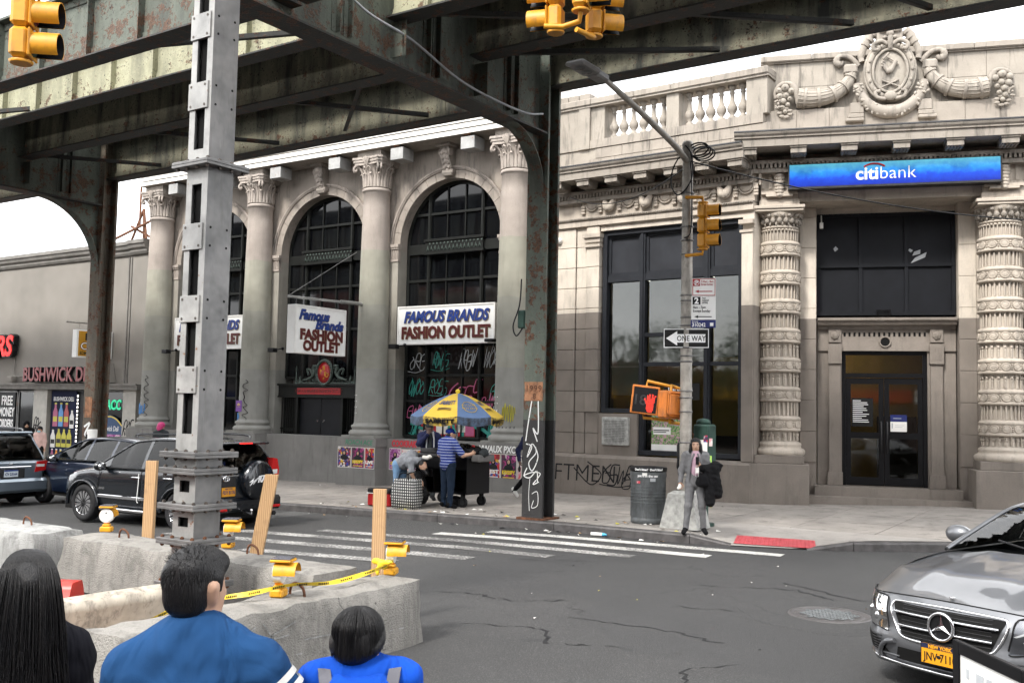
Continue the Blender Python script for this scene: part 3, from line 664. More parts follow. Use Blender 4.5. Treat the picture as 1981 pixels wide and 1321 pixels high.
def bent(X, r, g, nm=''):
    w = MB(); w.box(X-.012, 6.5, 7.5, X+.012, 15.92, 9.3); o = ep('cross_girder', w, 'el_shaded')
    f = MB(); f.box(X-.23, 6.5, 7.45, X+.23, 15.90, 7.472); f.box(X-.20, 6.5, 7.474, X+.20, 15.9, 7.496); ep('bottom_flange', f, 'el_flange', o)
    f = MB(); f.box(X+.0125, 6.5, 7.4975, X+.035, 15.9, 7.63); f.box(X+.036, 6.5, 7.4975, X+.12, 15.9, 7.512); ep('flange_angle', f, 'el_shaded', o)
    rv = MB(); rivrow(rv, (X+.035, 6.6, 7.57), (X+.035, 15.8, 7.57), .13, nrm=(1,0,0))
    for y in (10.35, 10.6, 12.45, 12.7, 14.8, 15.05):
        s = MB(); s.box(X+.0125, y-.012, 7.64, X+.12, y+.012, 9.25); s.box(X+.0128, y-.095, 7.64, X+.028, y-.013, 9.25); ep('stiffener', s, 'el_shaded', o)
        rivrow(rv, (X+.028, y-.06, 7.7), (X+.028, y-.06, 9.2), .12, nrm=(1,0,0))
    for y in (11.6, 13.8):      # gusset plates below the longitudinals
        s = MB(); s.prism([(y-.012-.0, 8.2), (y+.012, 8.2), (y+.012, 7.64), (y-.012, 7.64)], X+.013, X+.30, 'x'); ep('gusset', s, 'el_shaded', o)
    for y in (11.2, 13.3):
        for d in (0, .1): rivrow(rv, (X+.012, y+d, 7.7), (X+.012, y+d, 9.2), .12, nrm=(1,0,0))
    ep('rivets', rv, 'el_shaded', o, kind='stuff')
    # column : H section, flanges look across the street
    c = MB(); c.box(X-.225, 15.93, g+.15, X+.225, 15.975, 9.2); c.box(X-.225, 16.325, g+.15, X+.225, 16.37, 9.2); c.box(X-.05, 15.976, g+.15, X-.02, 16.324, 9.2)
    co = ep('column', c, 'el_column' if X > -15 else 'el_column_rust')
    a = MB()
    for y0, y1 in ((15.976, 15.99), (16.31, 16.324)): a.box(X+.10, y0, g+.15, X+.224, y1, 9.2)
    a.box(X-.0195, 15.992, g+.15, X-.005, 16.09, 9.2); a.box(X-.0195, 16.21, g+.15, X-.005, 16.308, 9.2); ep('corner_angle', a, 'el_column' if X > -15 else 'el_column_rust', co)
    a = MB(); a.box(X-.30, 15.86, g+.13, X+.30, 16.44, g+.175); ep('base_plate', a, 'rust', co)
    rv = MB()
    for dx in (-.17, -.09, .09, .17): rivrow(rv, (X+dx, 15.93, g+.4), (X+dx, 15.93, 7.4), .16)
    for yy in (16.03, 16.27): rivrow(rv, (X-.005, yy, g+.4), (X-.005, yy, 7.4), .2, nrm=(1,0,0))
    ep('rivets', rv, 'el_column' if X > -15 else 'el_column_rust', co, kind='stuff')
    # curved knee bracket
    yc, zc = 15.92-r, 7.44-r; arc = [(yc+r*cos(t), zc+r*sin(t)) for t in np.linspace(0, pi/2, 15)]
    w = MB(); w.prism([(15.925, zc), ]+[(a, c) for a, c in arc]+[(15.925, 7.44)], X-.012, X+.012, 'x'); k = ep('knee_bracket', w, 'el_column')
    f = MB(); n = len(arc)
    for s_ in (0, 1):
        pass
    rows = [[(X-.15, a, c) for a, c in arc], [(X+.15, a, c) for a, c in arc]]; ar2 = [(yc+(r+.02)*cos(t), zc+(r+.02)*sin(t)) for t in np.linspace(0, pi/2, 15)]
    f.grid(rows, flip=True); f.grid([[(X-.15, a, c) for a, c in ar2], [(X+.15, a, c) for a, c in ar2]]); f.grid([[(X+.15, a, c) for a, c in arc], [(X+.15, a, c) for a, c in ar2]]); f.grid([[(X-.15, a, c) for a, c in ar2], [(X-.15, a, c) for a, c in arc]])
    ep('curved_flange', f, 'el_shaded', k)
    rv = MB(); ar3 = [(yc+(r+.08)*cos(t), zc+(r+.08)*sin(t)) for t in np.linspace(.05, pi/2-.05, 16)]
    for a, c in ar3: rivrow(rv, (X+.012, a, c), (X+.012, a, c+.001), 1, nrm=(1,0,0))
    ep('rivets', rv, 'el_column', k, kind='stuff')
    return co
bent(-10.2, 1.1, .0); bent(-24.35, 1.75, gz(-24.35))
# ================================================================ GREY SHORING PILLAR
PX, PY, PA = -8.0, 6.45, .155
SP = thing('shoring_pillar', 'tall grey bolted steel shoring pillar with slotted face and stacked flange plates', 'pillar', (PX, PY, 0))
def pseg(z0, z1, slots, bat=()):
    b = MB(); a = PA; t = .016
    b.box(a-t, -a, z0, a, a, z1); b.box(-a, -a, z0, -a+t, a, z1); b.box(-a+t, a-t, z0, a-t, a, z1)       # right, left, back plates
    zz = z0
    for s0, s1 in slots: 
        b.box(-a+t, -a, zz, a-t, -a+t, s0) if s0 > zz else None
        b.box(-a+t, -a, s0, -.072, -a+t, s1); b.box(.072, -a, s0, a-t, -a+t, s1); zz = s1
    b.box(-a+t, -a, zz, a-t, -a+t, z1)
    o = b.build('shaft', ['galv'], SP)
    k = MB()
    for s0, s1 in slots: k.box(-.08, -a+.05, s0-.02, .08, -a+.06, s1+.02)
    k.build('slot_lining', 'black_void', o)
    k = MB(); k.box(-a-.001, -a-.004, z0+.002, -.073, -a-.0005, z1-.002); k.box(.073, -a-.004, z0+.002, a+.001, -a-.0005, z1-.002)
    zq = z0
    for s0, s1 in list(slots)+[(z1, z1)]:
        if s0-zq > .02: k.box(-.072, -a-.004, zq+.002, .072, -a-.0005, s0-.001)
        zq = s1
    k; k.build('lit_face_strip', 'galv_light', o)  # pale strips paint the front as sunlit; the sides keep darker galv
    for z_a, z_b in bat:
        k = MB(); k.cbox(-a-.012, -a-.022, z_a, a-.035, -a-.0045, z_b, .003); pl = k.build('batten_plate', 'galv_light', o)
        k = MB()
        for x in (-a+.03, a-.075):
            for z in (z_a+.035, z_b-.035): k.cyl((x, -a-.021, z), (x, -a-.026, z), .014, n=8)
        k.build('bolt', 'bolt', pl)
        k = MB()
        for y in (-.10, .10):
            for z in (z_a+.04, z_b-.04): k.cyl((a, y, z), (a+.002, y, z), .013, n=8)
        k.build('bolt_hole', 'black_void', o)
pseg(4.56, 7.45, [(4.69, 5.09), (5.36, 5.80), (6.06, 6.50), (6.76, 7.2)], [(5.09, 5.36), (5.80, 6.06), (6.50, 6.76)])
pseg(1.73, 4.50, [(1.90, 2.29), (2.55, 2.98), (3.24, 3.69), (3.95, 4.34)], [(2.29, 2.55), (2.98, 3.24), (3.69, 3.95)])
pseg(1.575, 1.67, []); pseg(1.235, 1.515, [(1.34, 1.45)]); pseg(.905, 1.175, [(1.01, 1.10)]); pseg(.49, .845, []); pseg(.03, .43, [])
for z in (4.50, 1.67, 1.515, 1.175, .845, .43, 0):
    k = MB(); k.cbox(-.265, -.265, z+.001, .265, .265, z+.0295, .004); k.cbox(-.265, -.265, z+.0305, .265, .265, z+.059, .004) if z else None
    pl = k.build('flange_plate', 'galv', SP); k = MB()
    for i in range(4):
        for j in range(4):
            if i in (0, 3) or j in (0, 3):
                x, y = -.22+i*.1467, -.22+j*.1467; k.cyl((x, y, z-.025), (x, y, z+.085), .011, n=6); k.cyl((x, y, z-.018), (x, y, z-.001), .02, n=6); k.cyl((x, y, z+.06), (x, y, z+.078), .02, n=6)
    k.build('bolt', 'bolt' if z < 4 and z > 1 else 'rust' if z < 1 else 'bolt', pl)
# ================================================================ FASHION OUTLET BUILDING
def scrawl(b, u0, z0, w, h, y, lw, seed, n=5, mi=0):
    r = random.Random(seed*7+1); n = max(2, n+r.choice((-1, 0, 0, 1))); sl = r.uniform(-.1, .35)*h; x = u0
    for i in range(n):
        d = w/n*r.uniform(.8, 1.25); top = z0+h*r.uniform(.7, 1.15); bt = z0+h*r.uniform(-.15, .15); k = r.randrange(5); X = lambda q: x+d*q+sl*0
        L = [[(0,bt),(.1,top),(.75,top),(.8,(top+bt)/2),(.1,(top+bt)/2),(.9,bt)], [(.9,top),(.1,top*.98+bt*.02),(.05,(top+bt)/2),(.85,(top+bt)/2),(.8,bt),(-.1,bt)], [(.8,top),(.1,(top+bt)*.52),(.2,bt),(.9,bt),(.95,(top+bt)/2),(.3,(top+bt)*.5)], [(0,top),(.2,bt),(.5,top*.8+bt*.2),(.7,bt),(1.0,top*1.02)], [(.5,top),(.05,(top+bt)/2),(.5,bt),(.95,(top+bt)/2),(.55,top),(.2,top*1.02)]][k]
        stroke(b, spline([(X(q)+(z-z0)*.25, z) for q, z in L], 5), lw*r.uniform(.7, 1.2), y-.0004*i, mi); x += d*.92
    if r.random() < .5: stroke(b, spline([(u0-.05, z0-h*.15), (u0+w*.5, z0-h*.25), (u0+w*1.05, z0-h*.05)], 4), lw*.7, y, mi)
def tagtext(b, s, u, z, size, y, shear=.1, mi=0, bold=0, sx=1.0, rot=0):
    b.join(text(s, size, .001, shear, bold, 'LEFT', 1, 1, sx), FR(u, y, z)@Matrix.Rotation(rot, 4, 'Z'), mi)
FB = thing('outlet_building', 'grey stone arcade building with giant columns, arched windows and white fascia boards', 'building', (-15.03, 21.4, 0), R_(.86))
CU = [.27-4.9*k for k in range(4)]; WV, FV = .95, 1.25; RA, ZS = 1.78, 6.95
def arcz(u, uc, r=RA): return ZS+sqrt(max(0, r*r-(u-uc)**2))
# body behind the front
b = MB(); b.box(-14.95, 1.62, -.6, 1.36, 12, 10.1); b.build('rear_block', 'fb_wall', FB)
for k in range(3):
    uc = (CU[k]+CU[k+1])/2; u0, u1 = CU[k+1], CU[k]
    b = MB(); zt = 9.72
    b.box(u0, WV, 1.28, uc-RA, 1.6, ZS); b.box(uc+RA, WV, 1.28, u1, 1.6, ZS)
    us = [uc-RA*cos(t) for t in np.linspace(0, pi, 33)]
    b.grid([[(u0, WV, ZS), *[(u, WV, arcz(u, uc)) for u in us], (u1, WV, ZS)], [(u0, WV, zt), *[(u, WV, zt) for u in us], (u1, WV, zt)]], sm=False)
    b.grid([[(u, WV, arcz(u, uc)) for u in us], [(u, 1.6, arcz(u, uc)) for u in us]], sm=True, flip=True)
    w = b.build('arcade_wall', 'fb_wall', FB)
    b = MB(); b.box(u0, .5, -.5, u1, 1.6, 1.28); b.build('dado', 'granite', FB)
    # voussoirs
    nv = 17
    for i in range(nv):
        t0, t1 = pi*i/nv+.0035, pi*(i+1)/nv-.0035; pr = random.uniform(.030, .034); b = MB(); P_ = []
        for r, v in ((RA+.002, WV-pr), (RA+.24, WV-pr), (RA+.24, WV+.01), (RA+.002, WV+.01)):
            P_ += [(uc-r*cos(t), v, ZS+r*sin(t)) for t in (t0, (t0+t1)/2, t1)]
        b.add(P_, [(0,1,4,3),(1,2,5,4),(3,4,7,6),(4,5,8,7),(9,10,1,0),(10,11,2,1),(0,3,6,9),(2,11,8,5)]); b.build('voussoir', 'fb_wall', w)
    b = MB(); ts = np.linspace(0, pi, 41)
    prof = [(.245, .01), (.245, -.07), (.27, -.085), (.285, -.07), (.285, -.095), (.33, -.11), (.345, -.085), (.345, .01)]
    b.grid([[(uc-(RA+r)*cos(t), WV+v, ZS+(RA+r)*sin(t)) for t in ts] for r, v in prof], sm=False); b.build('archivolt_moulding', 'fb_trim', w)
    # spandrel panel lines
    b = MB()
    for s in (-1, 1):
        for zc in (8.15, 8.75, 9.25): b.box(uc+s*2.2-.2, WV-.012, zc, uc+s*2.2+.2, WV-.0005, zc+.42)
    b.build('spandrel_stone', 'fb_wall', w)
    # pilasters beside the openings with fluted caps
    for s in (-1, 1):
        a, c = sorted((uc+s*(RA+.004), uc+s*(RA+.42))); pb = MB(); pb.box(a, WV-.10, 1.28, c, WV-.001, 6.44); po = pb.build('pilaster', 'fb_wall', w)
        pb = MB(); pb.box(a-.015, WV-.125, 6.44, c+.015, WV-.001, 6.50); pb.box(a-.02, WV-.14, 6.80, c+.02, WV-.001, 6.86); pb.box(a-.04, WV-.17, 6.86, c+.04, WV-.001, 6.95); pb.box(a, WV-.10, 6.5, c, WV-.001, 6.80)
        for i in range(6): x = a+(i+.5)*(c-a)/6; pb.box(x-.022, WV-.125, 6.50, x+.022, WV-.10, 6.78); pb.box(x-.02, WV-.155, 6.80, x+.02, WV-.14, 6.86)
        pb.build('capital', 'fb_trim', po)
    # keystone console
    b = MB(); pr = [(WV, 9.70), (WV-.42, 9.70), (WV-.42, 9.60), (WV-.34, 9.55), (WV-.36, 9.42), (WV-.33, 9.25), (WV-.24, 9.08), (WV-.20, 8.95), (WV-.22, 8.86), (WV-.18, 8.78), (WV-.10, 8.76), (WV, 8.80)]
    b.prism(pr, uc-.15, uc+.15, 'x'); b.box(uc-.25, WV-.45, 9.58, uc+.25, WV-.001, 9.71); kb = b.build('keystone', 'fb_dark', w)
    b = MB()
    for s in (-1, 1):
        b.cyl((uc+s*.15, WV-.28, 9.42), (uc+s*.19, WV-.28, 9.42), .10, n=14); b.cyl((uc+s*.15, WV-.13, 8.88), (uc+s*.185, WV-.13, 8.88), .075, n=12)
    for i in range(5): b.ell((uc, WV-.36+.045*i, 9.45-.13*i), (.10-.008*i, .05, .085), 10, 6)
    for s in (-1, 1):
        for i in range(4): b.ell((uc+s*.08, WV-.35+.045*i, 9.40-.13*i), (.05, .05, .07), 8, 5)
    b.build('acanthus_leaf', 'fb_trim', kb)
    # window: bronze frame, muntins, panes
    door = (k == 1); zb = 3.05 if door else 1.36
    b = MB(); ts = np.linspace(0, pi, 33)
    for r0_, r1_, v0, v1 in ((RA-.10, RA-.002, FV, FV+.10),):
        b.grid([[(uc-r*cos(t), v, ZS+r*sin(t)) for t in ts] for r, v in ((r1_, v0), (r0_, v0), (r0_, v1))], sm=False)
    for s in (-1, 1): a, c = sorted((uc+s*(RA-.10), uc+s*(RA-.002))); b.box(a, FV, zb, c, FV+.10, ZS)
    fr = b.build('window_frame', 'bronze', FB)
    MU = (uc-.94, uc+.94)
    for u in MU:
        b = MB(); b.box(u-.055, FV-.03, zb, u+.055, FV+.08, arcz(u, uc, RA-.05)); b.box(u-.03, FV-.055, zb, u+.03, FV-.03, arcz(u, uc, RA-.05)); b.build('mullion', 'bronze', fr)
    zl = ([3.05] if door else [1.36, 2.38, 3.12])+[4.55, 5.88, 7.02, 7.82]
    for z in zl:
        if z == 7.02: continue
        hw = RA-.05 if z < ZS else sqrt((RA-.05)**2-(z-ZS)**2); b = MB(); b.box(uc-hw, FV-.015, z-.035, uc+hw, FV+.07, z+.035); b.build('transom_bar', 'bronze', fr)
    b = MB(); b.box(uc-1.02, FV-.10, 6.66, uc+1.02, FV+.08, 7.02); b.box(uc-1.06, FV-.14, 7.00, uc+1.06, FV+.02, 7.07); b.box(uc-1.06, FV-.14, 6.62, uc+1.06, FV+.02, 6.68)
    b.box(uc-RA+.1, FV-.03, 6.66, uc-1.02, FV+.08, 6.95); b.box(uc+1.02, FV-.03, 6.66, uc+RA-.1, FV+.08, 6.95); sp_ = b.build('spandrel_band', 'bronze', fr)
    b = MB()
    for i in range(15):
        x = uc-.92+i*.1314; b.prism([(x-.05, 6.72), (x, 6.88), (x+.05, 6.72), (x, 6.80)], FV-.125, FV-.10, 'y'); b.ell((x+.06, FV-.10, 6.93), (.035, .03, .04), 6, 4)
    b.build('leaf_ornament', 'verdigris', sp_)
    for u in (uc-.32, uc+.32):
        b = MB(); b.box(u-.016, FV+.0, zb, u+.016, FV+.04, arcz(u, uc, RA-.1)-.01); b.build('muntin', 'bronze', fr)
    cols = [uc-RA+.06, uc-.94, uc-.32, uc+.32, uc+.94, uc+RA-.06]; zz = zl+[8.72]
    for i in range(5):
        for j in range(len(zz)-1):
            a, c = cols[i]+.02, cols[i+1]-.02; uu_ = np.linspace(a, c, 7); tp = [min(zz[j+1], arcz(u, uc, RA-.06)) for u in uu_]
            if max(tp) <= zz[j]+.05: continue
            pv = FV+.045+random.uniform(-.004, .004); tl = random.uniform(-.006, .006); b = MB(); b.grid([[(u, pv, zz[j]) for u in uu_], [(u, pv+tl, max(zz[j]+.001, t)) for u, t in zip(uu_, tp)]], sm=False); b.build('pane', 'glass_dark', fr)
# pedestals and columns
for k, u in enumerate(CU):
    b = MB(); b.box(u-.74, 0, -.5, u+.74, 1.3, .42); b.box(u-.70, .04, .42, u+.70, 1.3, 1.05); b.box(u-.73, .01, 1.05, u+.73, 1.3, 1.29); pd = b.build('pedestal', 'granite', FB)
    if k == 0: pass
    b = MB(); b.box(u-.62, .05, 1.295, u+.62, 1.2, 1.36); b.lathe([(.60, 1.36), (.62, 1.40), (.62, 1.45), (.58, 1.50), (.53, 1.52), (.525, 1.56), (.56, 1.59), (.555, 1.64), (.50, 1.67), (.48, 1.72)], 32, (u, .6, 0)); 
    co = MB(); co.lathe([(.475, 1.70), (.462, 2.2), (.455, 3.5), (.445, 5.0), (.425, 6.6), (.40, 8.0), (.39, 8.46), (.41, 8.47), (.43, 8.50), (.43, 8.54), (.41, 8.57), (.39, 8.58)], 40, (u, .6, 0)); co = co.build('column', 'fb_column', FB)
    b.build('base', 'fb_column', co)
    # capital: bell, two rows of leaves, corner volutes, concave abacus, shell
    cp = MB(); cp.lathe([(.385, 8.56), (.375, 8.75), (.385, 9.0), (.43, 9.15), (.50, 9.25)], 28, (u, .6, 0)); cp = cp.build('capital', 'fb_trim', co)
    ab = MB(); pts = []
    for q in range(4):
        a0 = pi/4+q*pi/2; pts += [(.72*cos(a0-.09), .72*sin(a0-.09)), (.72*cos(a0+.09), .72*sin(a0+.09))]
        for t in (.25, .5, .75): r = .56-.03*sin(pi*t); aa = a0+.09+(pi/2-.18)*t; pts.append((r*cos(aa), r*sin(aa)))
    ab.prism([(u+x, .6+y) for x, y in pts], 9.32, 9.40, 'z'); ab.prism([(u+x*1.05, .6+y*1.05) for x, y in pts], 9.40, 9.46, 'z'); ab.prism([(u+x*.95, .6+y*.95) for x, y in pts], 9.24, 9.32, 'z'); ab.build('abacus', 'fb_trim', cp)
    lf = MB()
    for i in range(12):
        a = 2*pi*i/12+.26; 
        if sin(a) > .75: continue
        R3 = RZ(a, (u, .6, 0))
        sub = MB(); sub.tube([(.40, 0, 8.60), (.405, 0, 8.80), (.43, 0, 8.95), (.48, 0, 9.0), (.50, 0, 8.96)], [.055, .062, .055, .04, .02], 6, flat=.5, up=(1,0,0)); lf.join(sub, R3)
        sub = MB(); sub.tube([(.40, .0, 8.60), (.40, .0, 8.9), (.44, .0, 9.10), (.50, 0, 9.14)], [.05, .05, .04, .02], 6, flat=.45, up=(1,0,0)); lf.join(sub, RZ(a+.26, (u, .6, 0)))
    lf.build('acanthus_leaf', 'fb_trim', cp)
    vl = MB()
    for q in range(4):
        a = pi/4+q*pi/2
        if q in (0, 1): continue
        pth = [(.40, 0, 8.95), (.50, 0, 9.14), (.60, 0, 9.22), (.68, 0, 9.20), (.70, 0, 9.12), (.655, 0, 9.07), (.62, 0, 9.11), (.64, 0, 9.15)]
        for d in (-.045, .045):
            sub = MB(); sub.tube([(x, y+d, z) for x, y, z in spline(pth, 4)], .034, 7); vl.join(sub, RZ(a, (u, .6, 0)))
    for a in (-pi/2, pi, 0):
        for i in range(5):
            f = (i-2)*.38; sub = MB(); sub.tube([(.47, 0, 9.20), (.54, .13*sin(f), 9.28+.10*cos(f)), (.55, .17*sin(f), 9.32+.16*cos(f))], [.018, .03, .022], 6); vl.join(sub, RZ(a, (u, .6, 0)))
        for s in (-1, 1):
            sub = MB(); sub.tube(spline([(.42, s*.05, 8.95), (.47, s*.12, 9.10), (.52, s*.08, 9.18), (.51, s*.04, 9.13)], 4), .024, 6); vl.join(sub, RZ(a, (u, .6, 0)))
    vl.build('volute', 'fb_trim', cp)
    b = MB(); b.box(u-.45, .2, 9.462, u+.45, WV, 9.66); b.build('impost_block', 'fb_dark', co)
# white fascia boards under the roof edge
b = MB(); b.box(-15.0, .07, 9.66, 1.36, 1.62, 9.70); b.build('soffit', 'fb_dark', FB)
for i in range(4):
    z = 9.66+i*.162
    for a, c in ((-15.0, -10.9), (-10.9, -6.6), (-6.6, -2.4), (-2.4, 1.36)):
        b = MB(); b.prism([(.065, z+.140), (.062, z+.134), (.030, z+.004), (.065, z+.004)], a+.003, c-.003, 'x'); b.build('siding_board', 'siding', FB)
b = MB(); b.box(-15.02, -.03, 10.31, 1.36, .6, 10.37); b.box(-15.02, .02, 10.37, 1.36, 1.7, 10.9); b.build('roof_edge', 'siding', FB)
b = MB(); b.box(-15.0, .067, 9.70, 1.36, 1.62, 10.31); b.build('fascia_backing', 'fb_dark', FB)
for k in range(3):
    uc = (CU[k]+CU[k+1])/2
    for u in (uc-1.33, uc+1.16):
        b = MB(); b.cbox(u-.23, .10, 9.25, u+.23, .60, 9.60, .01); lb = b.build('light_box', 'galv_light', FB); b = MB(); b.cyl((u, .20, 9.59), (u, .20, 9.66), .03, n=8); b.cyl((u-.1, .08, 9.64), (u+.1, .08, 9.64), .02, n=6); b.build('bracket', 'rust', lb)
# ---- portal in the middle bay
uc = -7.06; b = MB(); b.box(-8.88, 1.0, 2.46, -5.30, 1.5, 2.80); b.box(-8.93, .93, 2.80, -5.27, 1.5, 2.86); b.box(-8.90, .96, 2.43, -5.29, 1.5, 2.47); pt = b.build('door_lintel', 'bronze', FB)
b = MB(); b.box(-8.02, .985, 2.53, -6.20, .999, 2.73); st_ = b.build('name_strip', 'red_paint', FB)
b = MB(); b.join(text('FAMOUS BRANDS FASHION OUTLET', .145, .002, 0, .002, 'CENTER', 1, 1, .84), FR(-7.11, .983, 2.585)); b.build('lettering', 'deep_red', st_)
b = MB(); b.box(-8.10, 1.0, -.05, -8.0, 1.3, 2.43); b.box(-6.20, 1.0, -.05, -6.10, 1.3, 2.43); b.build('door_frame', 'bronze', FB)
for a, c, s in ((-8.0, -7.105, 1), (-7.095, -6.2, -1)):
    b = MB(); b.box(a+.004, 1.12, .02, c-.004, 1.17, 2.42); d = b.build('door_leaf', 'dark_panel', FB)
    b = MB(); b.box(a+.06, 1.10, .06, c-.06, 1.119, .62); b.build('kick_panel', 'bronze', d)
    b = MB(); m_ = (a+c)/2; b.lathe([(.17,0),(.19,.012),(.21,0)], 20); b.tf(FR(m_, 1.099, .34)); b.ell((m_, 1.10, .34), (.09, .015, .09)); b.build('rosette', 'verdigris', d)
    hx = c-.13 if s > 0 else a+.13
    b = MB(); b.cyl((hx, 1.119, 1.72), (hx, 1.105, 1.72), .045, n=14); b.build('lock_cylinder', 'chrome', d)
b = MB(); b.tube([(-7.15, 1.10, 1.12), (-7.12, 1.06, 1.15), (-7.06, 1.06, 1.15), (-7.03, 1.10, 1.1)], .018, 6); b.cbox(-7.13, 1.05, 1.02, -7.05, 1.09, 1.12, .01); b.build('padlock', 'chrome', FB)
for a, c in ((-8.86, -8.12), (-6.08, -5.34)):
    b = MB(); b.box(a, 1.28, -.05, c, 1.30, 2.43); b.build('side_panel', 'black_void', FB)
    for i in range(8):
        x = a+.05+i*(c-a-.1)/7; b = MB(); b.cyl((x, 1.14, .35), (x, 1.14, 2.42), .017, n=8); b.ell((x, 1.14, 1.25), .032, 8, 5); b.ell((x, 1.14, 1.38), .028, 8, 5); b.build('gate_bar', 'bronze', FB)
    b = MB(); b.box(a, 1.10, -.05, c, 1.18, .55); b.box(a, 1.12, 1.16, c, 1.16, 1.20); b.box(a, 1.12, 1.43, c, 1.16, 1.47); b.build('gate_rail', 'bronze', FB)
# crest above the portal: red oval medallion, wreath, griffins, finials
cr = MB(); cr.lathe([(.0,-.02),(.30,-.02),(.30,.05),(.0,.05)], 32); cr.tf(FR(-6.85, .98, 3.20)@Matrix.Diagonal((.92, 1.1, 1, 1))); cr = cr.build('crest_medallion', 'red_paint', FB)
b = MB(); b.tube([(-6.85+.31*cos(t), .95, 3.20+.37*sin(t)) for t in np.linspace(0, 2*pi, 33)], .055, 8)
for i in range(26): t = 2*pi*i/26; b.ell((-6.85+.31*cos(t), .91, 3.20+.37*sin(t)), (.04, .03, .04), 7, 5)
b.build('wreath', 'verdigris', cr)
b = MB()
for s, x, z in (('F', -6.98, 3.17), ('B', -6.86, 3.28), ('F', -6.80, 3.10), ('O', -6.73, 3.06)): b.join(text(s, .19, .002, 0, .004), FR(x, .925, z))
b.ell((-6.86, .925, 3.02), (.03, .005, .035)); b.build('monogram', 'sign_yellow', cr)
b = MB()
for s in (-1, 1):
    g = lambda dx, z: (-6.85+s*dx, .98, z)
    b.tube(spline([g(.36, 3.32), g(.44, 3.42), g(.50, 3.34), g(.46, 3.2), g(.56, 3.06), g(.74, 3.0), g(.92, 2.97)], 5), [.03]*7+[.06]*10+[.05]*8+[.03]*6, 8); b.ell(g(.40, 3.40), (.055, .05, .05))
    b.tube(spline([g(.52, 3.1), g(.62, 3.28), g(.76, 3.30), g(.70, 3.14)], 5), .035, 6)
    for dx, h in ((.40, .16), (.52, .13), (.64, .12), (.78, .10)): b.tube([g(dx, 2.86), g(dx-.04, 2.86+h*.6), g(dx+.02, 2.86+h)], .022, 6)
    for dx, h in ((1.22, .55), (1.05, .25)): b.lathe([(.05,0),(.03,.06),(.045,.12),(.02,.2),(.012,h)], 10, (-6.85+s*dx, .98, 2.86))
    for q in range(5): b.ell(g(.95+.06*q, 2.90), (.035, .03, .05), 6, 4)
b.box(-8.0, .95, 2.86, -5.7, 1.1, 2.90); b.build('griffin_scrolls', 'verdigris', cr)
# ---- flat shop signs
def flatsign(uc, lab):
    t = thing('shop_sign', lab, 'sign', (0,0,0)); M2 = FB.matrix_basis
    t.location = M2@Vector((uc, .70, 3.98)); t.rotation_euler = (0, 0, R_(.86))
    b = MB(); b.box(-1.69, 0, 0, 1.69, .22, 1.10); b.build('sign_box', 'white_sign', t)
    b = MB()
    for x0, z0, x1, z1 in ((-1.70, 0, -1.66, 1.10), (1.66, 0, 1.70, 1.10), (-1.66, 0, 1.66, .04), (-1.66, 1.06, 1.66, 1.10)): b.box(x0, -.02, z0, x1, -.001, z1)
    b.build('frame', 'white_flat', t)
    for s, sz, z, mf, sh, sx in (('FAMOUS BRANDS', .43, .64, 'blue_letter', .28, .80), ('FASHION OUTLET', .46, .18, 'deep_red', 0, .80)):
        x = text(s, sz, .001, sh, .017, 'CENTER', 1, 1, 1); wd = max(v[0] for v in x.v)-min(v[0] for v in x.v); k = (2.98 if sh else 3.08)/wd
        b = MB(); b.join(text(s, sz, .008, sh, .022, 'CENTER', 1, 1, k), FR(.012, -.012, z-.012)); b.build('letter_shadow', 'letter_side', t)
        b = MB(); b.join(text(s, sz, .002, sh, .019, 'CENTER', 1, 1, k), FR(0, -.024, z)); b.build('lettering', mf, t)
    return t
flatsign(-2.09, 'wide white sign reading FAMOUS BRANDS FASHION OUTLET over the hot dog cart window')
flatsign(-11.95, 'white FAMOUS BRANDS FASHION OUTLET sign mostly hidden behind the grey pillar')
# ---- blade sign on a pipe
bs = thing('blade_sign', 'square white hanging sign reading Famous Brands Fashion Outlet on a pipe', 'sign', (-19.6, 19.72, 3.58))
b = MB(); b.box(-.30, -.96, 0, 0, .96, 1.30); b.build('sign_box', 'white_sign', bs)
b = MB()
for y0, z0, y1, z1 in ((-.97, 0, -.93, 1.30), (.93, 0, .97, 1.30), (-.93, 0, .93, .04), (-.93, 1.26, .93, 1.30)): b.box(.001, y0, z0, .02, y1, z1)
b.build('frame', 'white_flat', bs)
FX = Matrix(((0,0,1,0),(1,0,0,0),(0,1,0,0),(0,0,0,1)))       # text on a face looking +x
for s, sz, y, z, mf, sh, al, wd in (('Famous', .36, -.28, .93, 'blue_letter', .3, 'CENTER', 1.15), ('Brands', .36, .30, .70, 'blue_letter', .3, 'CENTER', 1.10), ('FASHION', .37, .04, .40, 'deep_red', 0, 'CENTER', 1.62), ('OUTLET', .37, .04, .10, 'deep_red', 0, 'CENTER', 1.40)):
    x = text(s, sz, .001, sh, .016, al); k = wd/(max(v[0] for v in x.v)-min(v[0] for v in x.v))
    b = MB(); b.join(text(s, sz, .006, sh, .020, al, 1, 1, k), Matrix.Translation((.008, y+.012, z-.012))@FX); b.build('letter_shadow', 'letter_side', bs)
    b = MB(); b.join(text(s, sz, .002, sh, .017, al, 1, 1, k), Matrix.Translation((.018, y, z))@FX); b.build('lettering', mf, bs)
b = MB(); b.cyl((-.15, -1.12, 1.50), (-.15, 1.55, 1.56), .035, n=10); b.cyl((-.15, .9, 1.55), (-.15, 1.75, 1.57), .055, n=10); b.build('pipe', 'galv_light', bs)
b = MB(); b.cyl((-.15, -1.1, 1.51), (-.15, 1.5, 3.05), .010, n=6); b.build('guy_wire', 'galv', bs)
b = MB()
for y in (-.8, .8): b.cyl((-.15, y, 1.3), (-.15, y, 1.52), .015, n=6)
b.build('hanger', 'steel_dark', bs)
